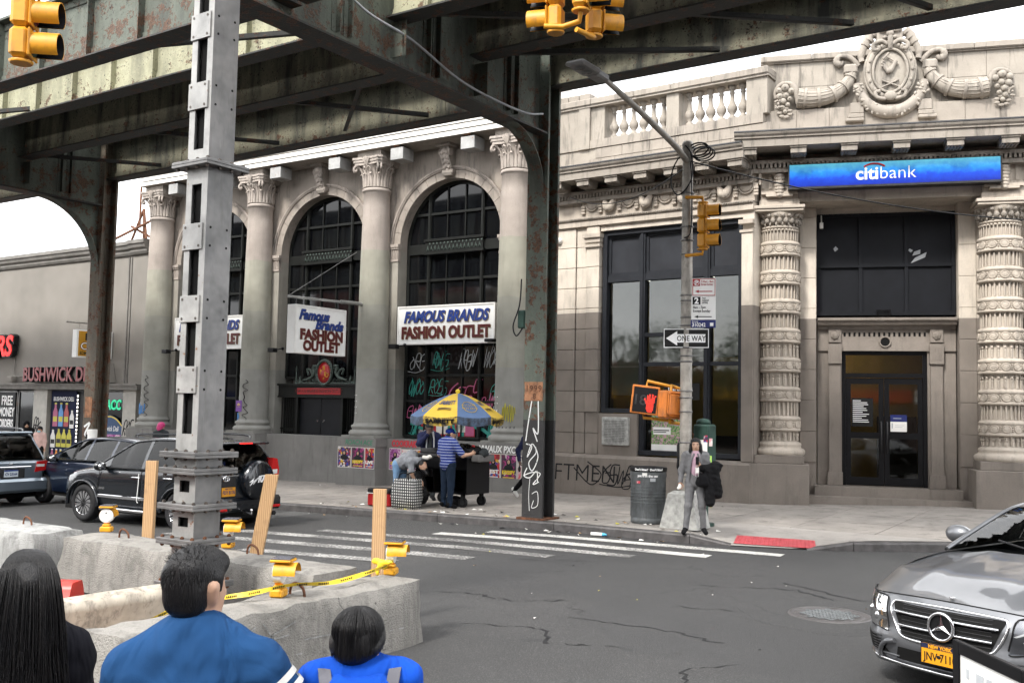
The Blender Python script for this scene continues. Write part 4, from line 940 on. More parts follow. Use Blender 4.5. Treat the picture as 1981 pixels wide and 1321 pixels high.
# ---- graffiti painted on the arcade panes and stones
b = MB(); sp = [(0, -3.82, 2.55, .55, .40), (0, -3.05, 2.62, .6, .36), (1, -2.4, 2.3, 1.1, .62), (1, -1.4, 2.2, .6, .4), (0, -.95, 2.45, .42, .5), (2, -3.8, 3.3, .5, .4), (0, -2.95, 3.35, .6, .42), (2, -2.0, 3.35, .55, .5), (2, -1.15, 3.4, .6, .45), (1, -3.85, 1.95, .8, .28), (0, -3.75, 1.45, .35, .55), (0, -1.0, 1.4, .5, .6), (2, -3.4, 1.42, .5, .2), (2, -1.1, 1.95, .5, .3)]
for i, (mi, u, z, w, h) in enumerate(sp): scrawl(b, u, z, w, h, FV+.035, .024 if mi != 1 else .032, 30+i, 4, mi)
stroke(b, spline([(-3.6, 1.40), (-3.35, 1.9), (-3.2, 2.0), (-3.05, 1.6), (-3.4, 1.62)], 6), .09, FV+.034, 0); stroke(b, spline([(-2.3, 1.4), (-2.25, 1.95), (-2.05, 1.5), (-1.85, 1.95), (-1.8, 1.4)], 6), .10, FV+.034, 0)
stroke(b, spline([(-1.5, 1.95), (-1.0, 2.0), (-1.55, 1.75), (-1.1, 1.6), (-.8, 1.38)], 6), .09, FV+.034, 0)
b.build('graffiti', ['g_teal', 'g_pink', 'g_silver'], FB)
b = MB()
for i, (u, z, w, h, mt) in enumerate([(-3.3, 1.40, 1.9, .45, 0), (-2.75, 1.45, .42, .5, 1), (-2.0, 1.52, .38, .42, 1), (-2.3, 1.78, .35, .26, 1), (-1.72, 1.42, .3, .5, 2)]): b.box(u, FV+.036-.002*i, z, u+w, FV+.039-.002*i, z+h, mt)
b.build('window_poster', ['red_paint', 'paper', 'g_pink'], FB)
b = MB(); tagtext(b, 'ROACH ACE', CU[1]-.42, 1.10, .20, -.0+.006, .15, 0, .003, .9); tagtext(b, 'COOKRAK', -3.72, 1.08, .24, .49, .1, 1, .012, .75); tagtext(b, 'VWAUX PXC', CU[0]-.62, 1.07, .24, .005, .1, 2, .008, .8)
scrawl(b, CU[1]-.1, 1.62, .22, .08, .16, .012, 5, 4, 3)
b.build('graffiti', ['g_green', 'g_red', 'g_white', 'g_black'], FB)
def coltag(u, pts, lw, mt):                 # strokes wrapped on a column shaft
    b = MB(); pts = spline(pts, 5); rows = []
    P3 = [];
    for i, (a, z) in enumerate(pts): P3.append((u+.478*sin(a/.46), .6-.478*cos(a/.46), z))
    b.tube(P3, lw/2, 6, flat=.35); b.build('graffiti', mt, FB)
r_ = random.Random(3)
def ctag(u, a0, z0, w, h, n, lw, mt, vert=False):
    pts = []
    for i in range(n):
        f = i/(n-1)
        if vert: pts += [(a0+w*r_.uniform(0, 1), z0+h*(1-f)), (a0+w*r_.uniform(.4, 1.1), z0+h*(1-f)-h/n*.4), (a0+w*r_.uniform(-.1, .3), z0+h*(1-f)-h/n*.7)]
        else: pts += [(a0+w*f, z0+h*r_.uniform(0, .3)), (a0+w*f+.03, z0+h*r_.uniform(.7, 1)), (a0+w*f+.05, z0+h*r_.uniform(.1, .5))]
    coltag(u, pts, lw, mt)
ctag(CU[3], .05, 1.85, .16, 1.25, 6, .03, 'g_black', True); ctag(CU[2], .0, 1.75, .2, 1.2, 6, .035, 'g_black', True); ctag(CU[3], -.45, 1.75, .5, .4, 5, .05, 'g_blue'); ctag(CU[2], -.4, 1.62, .2, .3, 4, .04, 'g_blue')
ctag(CU[0], .0, 1.85, .3, .5, 6, .04, 'g_yellow'); ctag(CU[0], -.2, 1.55, .5, .25, 6, .03, 'g_black'); ctag(CU[0], -.42, 2.0, .2, .2, 3, .025, 'g_white')
b = MB(); b.box(CU[2]-.28, .12, 1.95, CU[2]-.02, .125, 2.3); b.tf(Matrix.Identity(4)); st_ = b.build('sticker', 'purple', FB); b = MB(); b.join(text('*', .28, .001, 0, .01), FR(CU[2]-.15, .117, 2.0)); b.build('star', 'mustard', st_)
dots = MB()
for k in (0, 1, 3):
    for i in range(4):
        for j in range(2):
            a = -.12+.16*j; dots.cyl((CU[k]+.455*sin(a/.46-.5), .6-.455*cos(a/.46-.5), 2.0+.17*i), (CU[k]+.468*sin(a/.46-.5), .6-.468*cos(a/.46-.5), 2.0+.17*i), .016, n=6)
dots.build('sign_bolts', 'white_flat', FB, kind='stuff')
# lamps and cameras on the pilasters
for u, v, z in ((-13.2, .1, 3.9), (-8.58, .5, 3.9), (-3.62, .45, 3.92)):
    b = MB(); b.cbox(u-.22, v-.10, z-.07, u+.04, v+.10, z+.06, .015); b.cyl((u+.02, v, z), (u+.15, v+.2, z+.05), .02, n=6); b.ell((u+.15, v+.2, z+.05), .05, 8, 6); b.build('wall_lamp', 'black_plastic', FB)
b = MB(); b.cbox(-.62, .52, 4.0, -.35, .72, 4.08, .01); b.build('wall_lamp', 'black_plastic', FB)
# ---- wheat-pasted posters (each sheet is a thing)
def poster(u, v, z0, w, h, art_, lab, word=None, wc='mustard', nm='poster'):
    t = thing(nm, lab, 'poster', (0,0,0), R_(.86), 'event posters pasted on the pedestals'); t.location = FB.matrix_basis@Vector((u, v, z0))
    b = MB(); rows = []
    for j in range(5): rows.append([(w*i/4, -.003+random.uniform(-.0015, .0015), h*j/4) for i in range(5)])
    b.grid(rows, sm=True); b.build('sheet', 'paper', t)
    b = MB(); b.box(.02, -.009, .02, w-.02, -.006, h-.02); b.build('print', art_, t)
    b = MB(); b.ell((w*.5, -.010, h*.68), (w*.16, .003, h*.13), 10, 6); b.ell((w*.5, -.010, h*.48), (w*.3, .003, h*.12), 10, 6); b.build('figure', 'g_black' if wc != 'g_black' else 'red_paint', t)
    b = MB(); b.ell((w*.5, -.014, h*.70), (w*.08, .003, h*.08), 8, 6); b.build('face', 'skin', t)
    if word:
        x = text(word, h*.20, .001, 0, .006); k = w*.80/(max(q[0] for q in x.v)-min(q[0] for q in x.v)); b = MB(); b.join(text(word, h*.20, .001, 0, .006, 'CENTER', 1, 1, k), FR(w*.5, -.016, h*.24)); b.box(w*.15, -.011, h*.10, w*.85, -.010, h*.13); b.build('lettering', wc, t)
zp = .43
poster(-5.35, .036, zp, .52, .60, 'art_a', 'colourful cartoon poster leftmost on the pedestal beside the dark double door'); poster(-4.82, .035, zp, .50, .60, 'art_b', 'purple KRISSPY poster on the pedestal beside the dark double door', 'KRISSPY'); poster(-4.31, .034, zp, .36, .60, 'art_c', 'narrow red and blue poster at the right edge of the door pedestal', 'LIVE', 'g_white')
poster(-3.80, .495, zp-.02, .44, .62, 'art_d', 'pale pink poster with black hooded figure behind the stooping person', 'S', 'mustard'); poster(-3.35, .494, zp-.02, .42, .60, 'art_e', 'white and red poster behind the vendor in the navy coat', 'PARTY', 'g_red'); poster(-2.92, .493, zp, .38, .58, 'art_c', 'red blue poster half hidden behind the vendor and the cart', 'SHOW', 'g_white')
poster(-.12, .033, .36, .44, .68, 'art_c', 'red and blue poster on the pedestal right beside the cart end', 'FEST', 'g_white'); poster(.33, .032, .36, .50, .68, 'art_b', 'purple KRISSPY poster on the pedestal beside the el column', 'KRISSPY'); poster(.84, .034, .36, .14, .66, 'art_e', 'torn strip of a pale poster at the pedestal edge near the el column')
# ================================================================ DELI BUILDING (left)
DL = thing('deli_building', 'long beige stucco one storey shop building with dark parapet moulding', 'building', (-30.3, 22.0, -.42))
def dp(name, b, mat, parent=None, **k): return b.build(name, mat, DL, -DL.location, **k) if parent is None else b.build(name, mat, parent, **k)
b = MB(); b.box(-60, 22.0, 2.80, -30.75, 40, 7.45); b.box(-60, 22.9, -1, -30.3, 40, 2.8); b.box(-31.2, 21.9, 2.8, -30.35, 40, 7.45); dp('wall', b, 'stucco')
b = MB()
for x in (-31.55, -31.4, -31.28): b.box(x, 21.96, 2.85, x+.06, 21.999, 7.4)
dp('pilaster_reeds', b, 'stucco_trim')
for a, c in ((-60, -46), (-46, -38), (-38, -31.2), (-31.2, -30.25)):
    b = MB(); o_ = .12 if a == -31.2 else 0; b.prism([(22.05-o_, 7.45), (21.93-o_, 7.45), (21.88-o_, 7.53), (21.88-o_, 7.60), (21.80-o_, 7.66), (21.76-o_, 7.78), (21.72-o_, 7.80), (21.72-o_, 7.93), (22.05-o_, 7.95)], a, c, 'x'); dp('parapet_moulding', b, 'stucco_trim')
b = MB(); b.box(-60, 21.72, 2.60, -30.4, 22.9, 2.80); b.box(-60, 21.66, 2.76, -30.4, 21.72, 2.82); dp('storefront_ledge', b, 'stucco_trim')
for a, c in ((-37.17, -36.25), (-31.5, -30.75), (-46, -45)):
    b = MB(); b.box(a, 21.95, -.6, c, 22.6, 2.6); pi_ = dp('storefront_pier', b, 'tile_pier'); 
    b = MB(); scrawl(b, a+.05, 1.0, .5, .5, 21.948, .05, int(-a), 3); scrawl(b, a+.2, .4, .4, .6, 21.948, .03, int(-a)+5, 4); b.build('graffiti', 'g_black', pi_)
def shopwin(a, c, z0, z1, mat='glass_dark', fm='galv'):
    b = MB(); b.box(a, 22.10, z0, a+.06, 22.2, z1); b.box(c-.06, 22.10, z0, c, 22.2, z1); b.box(a, 22.10, z1-.06, c, 22.2, z1); b.box(a, 22.10, z0, c, 22.2, z0+.06); f = dp('window_frame', b, fm)
    b = MB(); b.box(a+.06, 22.14, z0+.06, c-.06, 22.15, z1-.06); b.build('pane', mat, f); return f
shopwin(-42.2, -38.55, -.1, 2.55); shopwin(-38.5, -37.2, -.5, 2.55); shopwin(-33.3, -31.52, .2, 2.58); shopwin(-36.2, -33.4, -.5, 2.58, 'dark_panel', 'steel_dark')
b = MB(); b.box(-42, 22.09, -.6, -38.5, 22.4, -.1); b.box(-33.3, 22.05, -.6, -31.5, 22.4, .2); dp('stall_riser', b, 'tile_pier')
# neon: lamp tube strip, green ACCO letters
b = MB(); b.join(text('ACC', .50, .01, .1, .012, 'LEFT', 1, 1, .85), FR(-32.65, 22.06, 1.90)); dp('neon_lettering', b, 'glow_green')
b = MB()
for i in range(20): b.cyl((-34.4, 22.05, 2.4-i*.14), (-34.4, 22.05, 2.33-i*.14), .025, n=6)
dp('led_strip', b, 'glow_white')
t = thing('window_sign', 'white on black FREE MONEY ORDERS sign in the left shop window', 'sign', (-39.65, 22.07, .95)); b = MB(); b.box(-.6, 0, 0, .98, .02, 1.52); b.build('board', 'dark_panel', t)
b = MB()
for i, (s, k) in enumerate((('FREE', .95), ('MONEY', .80), ('ORDERS', .72))): b.join(text(s, .52-.03*i, .002, 0, .014, 'CENTER', 1, 1, k*.8), FR(.40, -.004, 1.02-i*.45))
b.build('lettering', 'white_letter', t)
# printed drinks poster
t = thing('shop_poster', 'tall printed BUSHWICK DELI poster of drink bottles and cans beside the pier', 'poster', (-36.1, 22.05, -.35)); b = MB(); b.box(0, 0, 0, 1.62, .02, 2.9); b.build('sheet', 'navy', t)
b = MB(); b.join(text('BUSHWICK DELI', .22, .001, 0, .004, 'CENTER', 1, 1, .82), FR(.80, -.004, 2.52)); b.build('lettering', 'white_letter', t)
def bottle(x, z, w, h, mt, cap_):
    b = MB(); b.prism([(x-w/2, z), (x+w/2, z), (x+w/2, z+h*.6), (x+w*.2, z+h*.8), (x+w*.2, z+h*.93), (x-w*.2, z+h*.93), (x-w*.2, z+h*.8), (x-w/2, z+h*.6)], -.010, -.001, 'y'); o = b.build('printed_bottle', mt, t)
    b = MB(); b.box(x-w*.22, -.012, z+h*.93, x+w*.22, -.002, z+h); b.box(x-w*.42, -.012, z+h*.2, x+w*.42, -.0102, z+h*.42); b.build('label_print', cap_, o)
for i, mt in enumerate(('g_pink', 'g_blue', 'red_paint')): bottle(.30+.36*i, 1.55, .30, .90, mt, 'g_yellow')
bottle(1.38, 1.5, .26, .72, 'white_flat', 'black_letter'); bottle(.20, .75, .30, .72, 'white_flat', 'black_letter')
for i in range(3): bottle(.58+.34*i, .78, .30, .72, 'g_yellow', 'black_letter')
for i, mt in enumerate(('g_pink', 'lamp_amber', 'mustard', 'umb_yellow', 'g_blue')): bottle(.20+.28*i, .08, .24, .62, mt, 'white_flat')
t = thing('shop_poster', 'printed window poster with a blue arch and deli lettering under the green neon', 'poster', (-33.2, 22.06, .3)); b = MB(); b.box(0, 0, 0, 1.6, .02, 1.0); b.prism([(0, 1.0), (1.6, 1.0), (1.2, 1.3), (.8, 1.4), (.4, 1.3)], 0, .02, 'y'); b.build('sheet', 'umb_blue', t)
b = MB(); b.join(text('Bushwick Deli', .26, .001, .2, .003, 'CENTER', 1, 1, .75), FR(.8, -.004, .82)); b.build('lettering', 'white_letter', t); b = MB(); b.box(.1, -.003, .1, 1.5, -.001, .7); b.build('print', 'art_d', t)
b = MB(); stroke(b, spline([(.05, 1.02), (.4, 1.25), (.8, 1.34), (1.2, 1.25), (1.55, 1.02)], 5), .05, -.003); b.build('arch_line', 'mustard', t)
# red raised lettering BUSHWICK DELI on a grey box
t = thing('shop_sign', 'red raised BUSHWICK DELI lettering over the shopfront', 'sign', (-37.2, 21.6, 2.86)); b = MB(); b.prism([(-.05, 0), (5.2, 0), (5.0, .70), (.05, .62)], .06, .38, 'y'); b.build('sign_box', 'stucco', t)
x = text('BUSHWICK DELI', .72, .03, 0, .03, 'LEFT', 1.02); k = 4.75/max(v[0] for v in x.v)
b = MB(); b.join(text('BUSHWICK DELI', .72, .05, 0, .035, 'LEFT', 1.02, 1, k), FR(-.12, 0, .05)); b.build('letter_shadow', 'g_black', t); b = MB(); b.join(text('BUSHWICK DELI', .72, .01, 0, .018, 'LEFT', 1.02, 1, k), FR(-.12, -.055, .06)); b.build('lettering', 'red_letter', t)
t = thing('neon_sign', 'large glowing red channel letters ending in RS at the left edge', 'sign', (-42.0, 21.7, 3.88)); x = text('JEWELERS', 1.05, .03, .18, .04, 'RIGHT', .95)
b = MB(); b.join(text('JEWELERS', 1.12, .10, .18, .085, 'RIGHT', .95), FR(3.5, .12, .05)); b.build('letter_case', 'black_plastic', t); b = MB(); b.join(text('JEWELERS', 1.12, .01, .18, .03, 'RIGHT', .95), FR(3.5, .0, .05)); b.build('lettering', 'glow_red', t)
b = MB(); b.tube([(3.35, .25, 0), (3.35, .22, -.7), (3.5, .2, -.78), (4.3, .2, -.78)], .03, 6); b.cbox(3.25, .0, -1.0, 3.6, .25, -.78, .03); b.build('lamp_bracket', 'stucco', t)
# yellow blade sign behind the rusty column
t = thing('blade_sign', 'yellow hanging box sign partly hidden behind the rusty el column', 'sign', (-32.3, 21.3, 3.72)); b = MB(); b.box(-.25, -.75, 0, 0, .66, .98); b.build('sign_box', 'white_sign', t); b = MB(); b.box(.001, -.68, .05, .01, .60, .93); b.build('face', 'sign_yellow', t)
b = MB(); b.join(text('HAIR', .34, .002, 0, .012, 'CENTER', 1, 1, 1.1), Matrix.Translation((.013, -.02, .62))@FX); b.join(text('EDMATIC TECHNIC', .16, .002, 0, .004, 'CENTER', 1, 1, .85), Matrix.Translation((.013, -.02, .10))@FX); b.build('lettering', 'black_letter', t)
b = MB(); b.join(text('COOL', .36, .002, 0, .02, 'CENTER', 1, 1, 1.15), Matrix.Translation((.014, -.02, .28))@FX); b.build('lettering', 'deep_red', t); b = MB(); b.join(text('COOL', .36, .002, 0, .0, 'CENTER', 1, 1, 1.15), Matrix.Translation((.018, -.02, .28))@FX); b.build('lettering', 'white_letter', t)
b = MB(); b.cyl((-.12, -1.1, 1.22), (-.12, .68, 1.24), .03, n=8); b.cyl((-.12, -.6, .98), (-.12, -.6, 1.22), .012, n=6); b.cyl((-.12, .5, .98), (-.12, .5, 1.22), .012, n=6); b.build('pipe', 'pole_grey', t)
# roof sign frame skeleton
t = thing('roof_frame', 'rusty skeletal A frame of an old sign on the deli roof', 'frame', (-36.9, 26, 7.4)); b = MB()
g = lambda x, y, z: (x+36.9, y, z-7.4)
for p, q in (((-38.2, 0, 7.4), (-36.45, 0, 10.35)), ((-35.9, 0, 7.4), (-36.45, 0, 10.35)), ((-37.1, .6, 7.4), (-36.45, 0, 10.3)), ((-38.45, -.1, 9.15), (-35.9, -.1, 9.75)), ((-37.4, .1, 9.7), (-36.0, .1, 9.1))): b.cyl(g(*p), g(*q), .055, n=6)
b.build('steel_bars', 'rust', t); b = MB(); b.cyl(g(-36.7, 0, 9.6), g(-36.7, 0, 11.35), .05, n=6); b.build('mast', 'rust', t)
# ================================================================ BANK (corner building)
BK = thing('bank_building', 'cream and taupe stone corner bank with banded columns, balustrade and carved crest', 'building', (-8.2, 22.0, 0))
def wp(name, b, mat, parent=None, **k): return b.build(name, mat, BK, (0,0,0), R_(-1.23), **k) if parent is None else b.build(name, mat, parent, **k)
def en(name, b, mat, parent=None, **k): return b.build(name, mat, BK, (-.04,.02,0), R_(18.7), **k) if parent is None else b.build(name, mat, parent, **k)
UL = -5.40
# ---- side wing
b = MB(); b.box(UL, 0, -.3, -.02, .5, 1.02); b.prism([(0,1.02),(.10,1.10),(.5,1.10),(.5,1.02)], UL, -.02, 'x'); wp('plinth', b, 'bank_taupe')
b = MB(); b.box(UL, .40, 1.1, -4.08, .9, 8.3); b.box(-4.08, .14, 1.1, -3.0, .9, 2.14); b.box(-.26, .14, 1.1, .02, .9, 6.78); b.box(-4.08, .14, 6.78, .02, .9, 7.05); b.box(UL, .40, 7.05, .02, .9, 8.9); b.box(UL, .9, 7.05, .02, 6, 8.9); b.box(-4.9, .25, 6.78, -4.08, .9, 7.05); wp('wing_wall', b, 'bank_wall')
zc = 1.10
for i in range(11):                                   # ashlar courses of the left pier
    h = .53
    for a, c, v in ((UL, -4.82, .13), (-4.81, -4.50, .16), (-4.49, -4.10, .10 if i > 1 else .16)):
        b = MB(); b.cbox(a+.004, v, zc+.004, c-.004, .41, zc+h-.004, .012); wp('stone_block', b, 'bank_wall')
    zc += h
b = MB(); b.box(-4.54, .04, 6.38, -4.06, .3, 6.44); b.box(-4.52, .06, 6.50, -4.07, .3, 6.62); b.box(-4.57, .01, 6.62, -4.04, .3, 6.72); wp('pilaster_cap', b, 'bank_cream')
b = MB(); b.box(-.26, .06, 1.1, .01, .14, 6.4); po = wp('pilaster', b, 'bank_wall'); b = MB(); b.box(-.30, .03, 6.40, .02, .14, 6.46); b.box(-.32, .0, 6.60, .03, .14, 6.70); b.build('pilaster_cap', 'bank_cream', po)
b = MB(); b.box(UL, .06, 6.93, .02, .4, 7.09); ar = wp('architrave', b, 'bank_cream')
b = MB(); b.box(UL, .02, 7.09, .02, .4, 7.14)
for i in range(90): x = UL+.03+i*.06; b.ell((x, .015, 7.115), (.024, .02, .024), 6, 4)
b.build('bead_moulding', 'bank_top', ar)
b = MB(); b.box(UL, .12, 7.14, .03, .4, 7.80); fz = wp('frieze', b, 'bank_cream')
GC = [-4.33, -3.28, -2.25, -1.21, -.17]
for i, u in enumerate(GC):
    b = MB(); z = 7.50; b.lathe([(0,.05),(.13,.05),(.15,.03),(.155,0)], 20); b.tf(FR(u, .12, z)); m_ = b.build('roundel', 'bank_cream', fz)
    b = MB(); b.tube([(u+.18*cos(t), .09, z+.18*sin(t)) for t in np.linspace(0, 2*pi, 25)], .022, 6)
    for q in range(7):                                # radial blocks round the disc
        t = pi*q/6; b.join(MB().cbox(-.045, -.05, -.035, .045, .04, .035, .008), FR(u+.25*cos(t), .10, z+.25*sin(t))@Matrix.Rotation(t, 4, 'Z'))
    for s in (-1, 1):
        for q in range(3): b.cbox(u+s*.25-.055, .05, z-.10-.075*q, u+s*.25+.055, .12, z-.04-.075*q, .01)
        b.cbox(u+s*.34-.03, .07, z-.02, u+s*.34+.03, .12, z+.24, .01)
    b.build('strapwork', 'bank_cream', m_)
    if i < 4:
        v = GC[i+1]; pts = [(u+.36+(v-u-.72)*t, .07-.05*sin(pi*t), 7.60-.26*sin(pi*t)) for t in np.linspace(0, 1, 15)]; b = MB(); b.tube(pts, [.045+.075*sin(pi*t) for t in np.linspace(0, 1, 15)], 10)
        rr_ = random.Random(i)
        for q in range(26):
            t = rr_.uniform(.08, .92); p = (u+.36+(v-u-.72)*t, .0+rr_.uniform(-.01, .02)-.05*sin(pi*t), 7.60-.26*sin(pi*t)+rr_.uniform(-.08, .08)*sin(pi*t)); b.ell(p, (.035, .02, .028), 6, 4)
        b.build('swag', 'bank_cream', fz)
def cornice(fn, u0, u1, z, sp, ends=0):
    b = MB(); b.box(u0, -.02, z-.22, u1, .4, z-.12); b.box(u0, -.06, z-.02, u1, .4, z+.06); dn_ = fn('dentil_course', b, 'bank_top'); b = MB(); n = int((u1-u0)/.095)
    for i in range(n): x = u0+.03+i*.095; b.box(x, -.055, z-.12, x+.058, -.001, z-.021)
    b.build('dentils', 'bank_top', dn_, kind='stuff')
    n = int(round((u1-u0)/sp))
    for i in range(n):
        x = u0+.32+i*(u1-u0-.55)/(n-1); b = MB(); b.box(x-.17, -.50, z+.10, x+.17, -.03, z+.22); b.box(x-.19, -.53, z+.22, x+.19, -.03, z+.258)
        for q in range(5): b.box(x-.15+q*.068, -.45, z+.075, x-.115+q*.068, -.06, z+.0995)
        fn('modillion', b, 'bank_top')
    prof = [(.4, z+.26), (-.56, z+.26), (-.56, z+.44), (-.60, z+.45), (-.60, z+.48), (-.64, z+.52), (-.66, z+.56), (-.62, z+.60), (-.55, z+.60), (.4, z+.70)]
    n = max(2, int((u1-u0)/1.3))
    for i in range(n): b = MB(); a, c = u0+(u1-u0)*i/n, u0+(u1-u0)*(i+1)/n; b.prism(prof, a+.002, c-.002, 'x'); fn('cornice_stone', b, 'bank_top')
    b = MB(); b.cyl((u0, -.63, z+.585), (u1, -.63, z+.585), .035, n=8); fn('gutter', b, 'steel_dark')
cornice(wp, UL, .02, 7.76, .82)
# parapet, balustrade
b = MB(); b.box(UL, .10, 8.36, .25, .6, 8.94); wp('parapet', b, 'bank_attic')
for i in range(6):
    a = -4.45+i*.78
    for z0, z1 in ((8.40, 8.66), (8.67, 8.93)): b = MB(); o_ = .2 if z0 > 8.5 else 0; b.cbox(a+o_+.003, .075, z0, a+o_+.777, .101, z1, .006); wp('parapet_block', b, 'bank_top')
b = MB(); b.box(-4.4, .05, 8.945, .25, .62, 9.16); wp('balustrade_base', b, 'bank_top')
for a, c, v in ((UL, -4.72, .06), (-4.72, -4.40, .02), (-4.40, -4.0, .10), (-2.24, -1.90, .08), (-.16, .35, .06)):
    b = MB(); b.box(a, v, 8.94 if a < -4 else 9.16, c, .66, 10.02); wp('balustrade_pier', b, 'bank_attic')
prof = [(.10,0),(.10,.10),(.065,.12),(.05,.15),(.10,.22),(.125,.29),(.115,.36),(.075,.43),(.055,.50),(.048,.62),(.055,.66),(.075,.68),(.055,.70),(.055,.74),(.09,.78),(.10,.80),(.10,.865)]
bm_ = MB(); bm_.lathe(prof, 14); bm_ = bm_.mesh('baluster', 'bank_top')
for us in (np.linspace(-3.83, -2.42, 6), np.linspace(-1.72, -.34, 6)):
    for u in us: p = Matrix.Rotation(R_(-1.23), 4, 'Z')@Vector((u, .32, 9.16)); obj('baluster', bm_, BK, p, R_(-1.23))
for i, (a, c) in enumerate(((UL, -4.35), (-4.35, -3.1), (-3.1, -2.07), (-2.07, -1.0), (-1.0, .4))):
    b = MB(); b.box(a+.003, .0, 10.02, c-.003, .66, 10.07); b.cbox(a+.003, -.04, 10.07, c-.003, .70, 10.24, .02); wp('handrail_stone', b, 'bank_top')
for i in range(3): b = MB(); b.cbox(UL+i*.33, .05, 10.245, UL+i*.33+.32, .6, 10.42, .02); wp('capping_stone', b, 'bank_top')
# window
WF = .36; b = MB()
for x0, z0, x1, z1 in ((-4.06, 2.16, -3.94, 6.78), (-.40, 1.14, -.28, 6.78), (-4.06, 6.66, -.28, 6.78), (-3.94, 2.16, -3.02, 2.27), (-3.02, 1.14, -.28, 1.25)): b.box(x0, WF-.14, z0, x1, WF+.1, z1)
wf = wp('window_frame', b, 'grey_frame')
for x, z0 in ((-2.945, 1.14), (-1.21, 1.25)): b = MB(); b.box(x-.075, WF-.10, z0, x+.075, WF+.09, 6.66); b.box(x-.03, WF-.13, z0, x+.03, WF-.10, 6.66); b.build('mullion', 'grey_frame', wf)
for x0, x1, z in ((-3.94, -.40, 5.55), (-2.87, -1.285, 4.10), (-2.87, -.40, 3.37)): h = .085 if z > 5 else .045; b = MB(); b.box(x0, WF-.085, z-h, x1, WF+.08, z+h); b.build('transom_bar', 'grey_frame', wf)
for a, c in ((-3.94, -3.02), (-2.87, -1.285), (-1.135, -.40)):
    b = MB(); b.box(a, WF, 5.635, c, WF+.05, 6.66); pn = b.build('infill_panel', 'grey_panel', wf); b = MB()
    for x0, z0, x1, z1 in ((a, 5.635, a+.07, 6.66), (c-.07, 5.635, c, 6.66), (a+.07, 5.635, c-.07, 5.70), (a+.07, 6.59, c-.07, 6.66)): b.box(x0, WF-.04, z0, x1, WF-.001, z1)
    b.build('panel_bead', 'grey_frame', pn)
for a, c, z0, z1 in ((-3.94, -3.02, 2.27, 5.465), (-2.87, -1.285, 4.145, 5.465), (-2.87, -1.285, 3.415, 4.055), (-2.87, -1.285, 1.25, 3.325), (-1.135, -.40, 3.415, 5.465), (-1.135, -.40, 1.25, 3.325)):
    b = MB(); b.box(a, WF+.02, z0, c, WF+.028, z1); b.build('pane', 'glass_shop', wf)
for a, c, z0 in ((-3.9, -3.04, 2.62), (-2.84, -1.31, 3.43), (-1.11, -.42, 3.55)): b = MB(); b.box(a, WF+.12, z0, c, WF+.135, 5.6); b.cyl((a, WF+.128, z0), (c, WF+.128, z0), .018, n=6); b.build('roller_blind', 'shade_cream', wf)
b = MB(); b.box(-3.9, WF+.06, 3.30, -3.04, WF+.09, 3.34); b.build('blind_bar', 'white_flat', wf)
b = MB(); b.box(-4.3, 4.2, .9, -.1, 4.3, 6); b.box(-4.3, .9, .9, -4.2, 4.3, 6); b.box(-.2, .9, .9, -.1, 4.3, 6); wp('interior_wall', b, 'interior_yellow'); b = MB(); b.box(-4.3, .9, .85, -.1, 4.3, .9); b.box(-4.3, .6, 5.7, -.1, 4.3, 5.8); wp('interior_floor', b, 'interior_floor')
b = MB(); b.box(-3.6, 1.6, 5.66, -1.0, 1.9, 5.69); wp('ceiling_lamp', b, 'glow_white')
b = MB(); b.box(-1.1, 2.6, .9, -.4, 3.2, 2.0); b.box(-2.4, 2.8, .9, -1.5, 3.4, 1.6); wp('desk', b, 'interior_dark')
t = thing('window_poster', 'green floral bank poster in the lower bank window behind the signal', 'poster', BK.matrix_basis@(Matrix.Rotation(R_(-1.23), 4, 'Z')@Vector((-2.70, WF+.004, 1.27))), R_(-1.23)); b = MB(); b.box(0, 0, 0, .92, .012, .95); b.build('sheet', 'art_f', t); b = MB(); b.box(0, -.006, -.01, .92, -.001, .14); b.box(.05, -.008, .38, .52, -.002, .56); b.build('caption_strip', 'white_flat', t)
b = MB(); b.ell((.42, -.002, .88), (.14, .004, .12)); b.build('flower', 'blouse', t); b = MB(); b.box(.06, -.010, .47, .48, -.008, .495); b.box(.06, -.010, .43, .40, -.008, .45); b.build('lettering', 'black_letter', t)
t = thing('window_sign', 'black header sign with white lettering inside the bank window', 'sign', BK.matrix_basis@Vector((-2.35, WF+.004, 2.50)), R_(-1.23)); b = MB(); b.box(0, 0, 0, .95, .01, .40); b.build('board', 'black_letter', t); b = MB(); b.join(text('para mas', .18, .001, 0, .003, 'LEFT'), FR(.12, -.003, .22)); b.join(text('re', .18, .001, 0, .003, 'LEFT'), FR(.12, -.003, .04)); b.build('lettering', 'white_letter', t)
# vent grille
b = MB(); b.cbox(-3.93, .03, 1.35, -3.19, .16, 2.05, .02); gr = wp('vent_grille', b, 'cast_grey'); b = MB(); b.box(-3.85, .024, 1.43, -3.27, .029, 1.97); b.build('grille_mesh', 'galv', gr); b = MB()
for i in range(15): x = -3.84+i*.0405; b.box(x, .018, 1.43, x+.012, .0235, 1.97)
for i in range(14): z = 1.44+i*.0405; b.box(-3.85, .012, z, -3.27, .0175, z+.012)
b.build('grille_wires', 'cast_grey', gr, kind='stuff')
b = MB(); b.ell((-5.32, .1, 6.62), .09, 10, 8); wp('wall_lamp', b, 'white_flat')
b = MB(); r_ = random.Random(11)
tagtext(b, 'FTMEN', -5.32, .42, .62, -.003, .05, 0, -.008, .95); scrawl(b, -3.9, .45, .95, .48, -.003, .035, 77, 4); scrawl(b, -3.35, .35, .6, .35, -.003, .025, 78, 3); stroke(b, spline([(-4.7, .75), (-4.2, .35), (-3.9, .62), (-4.3, .92)], 6), .03, -.003); wp('graffiti', b, 'g_black')
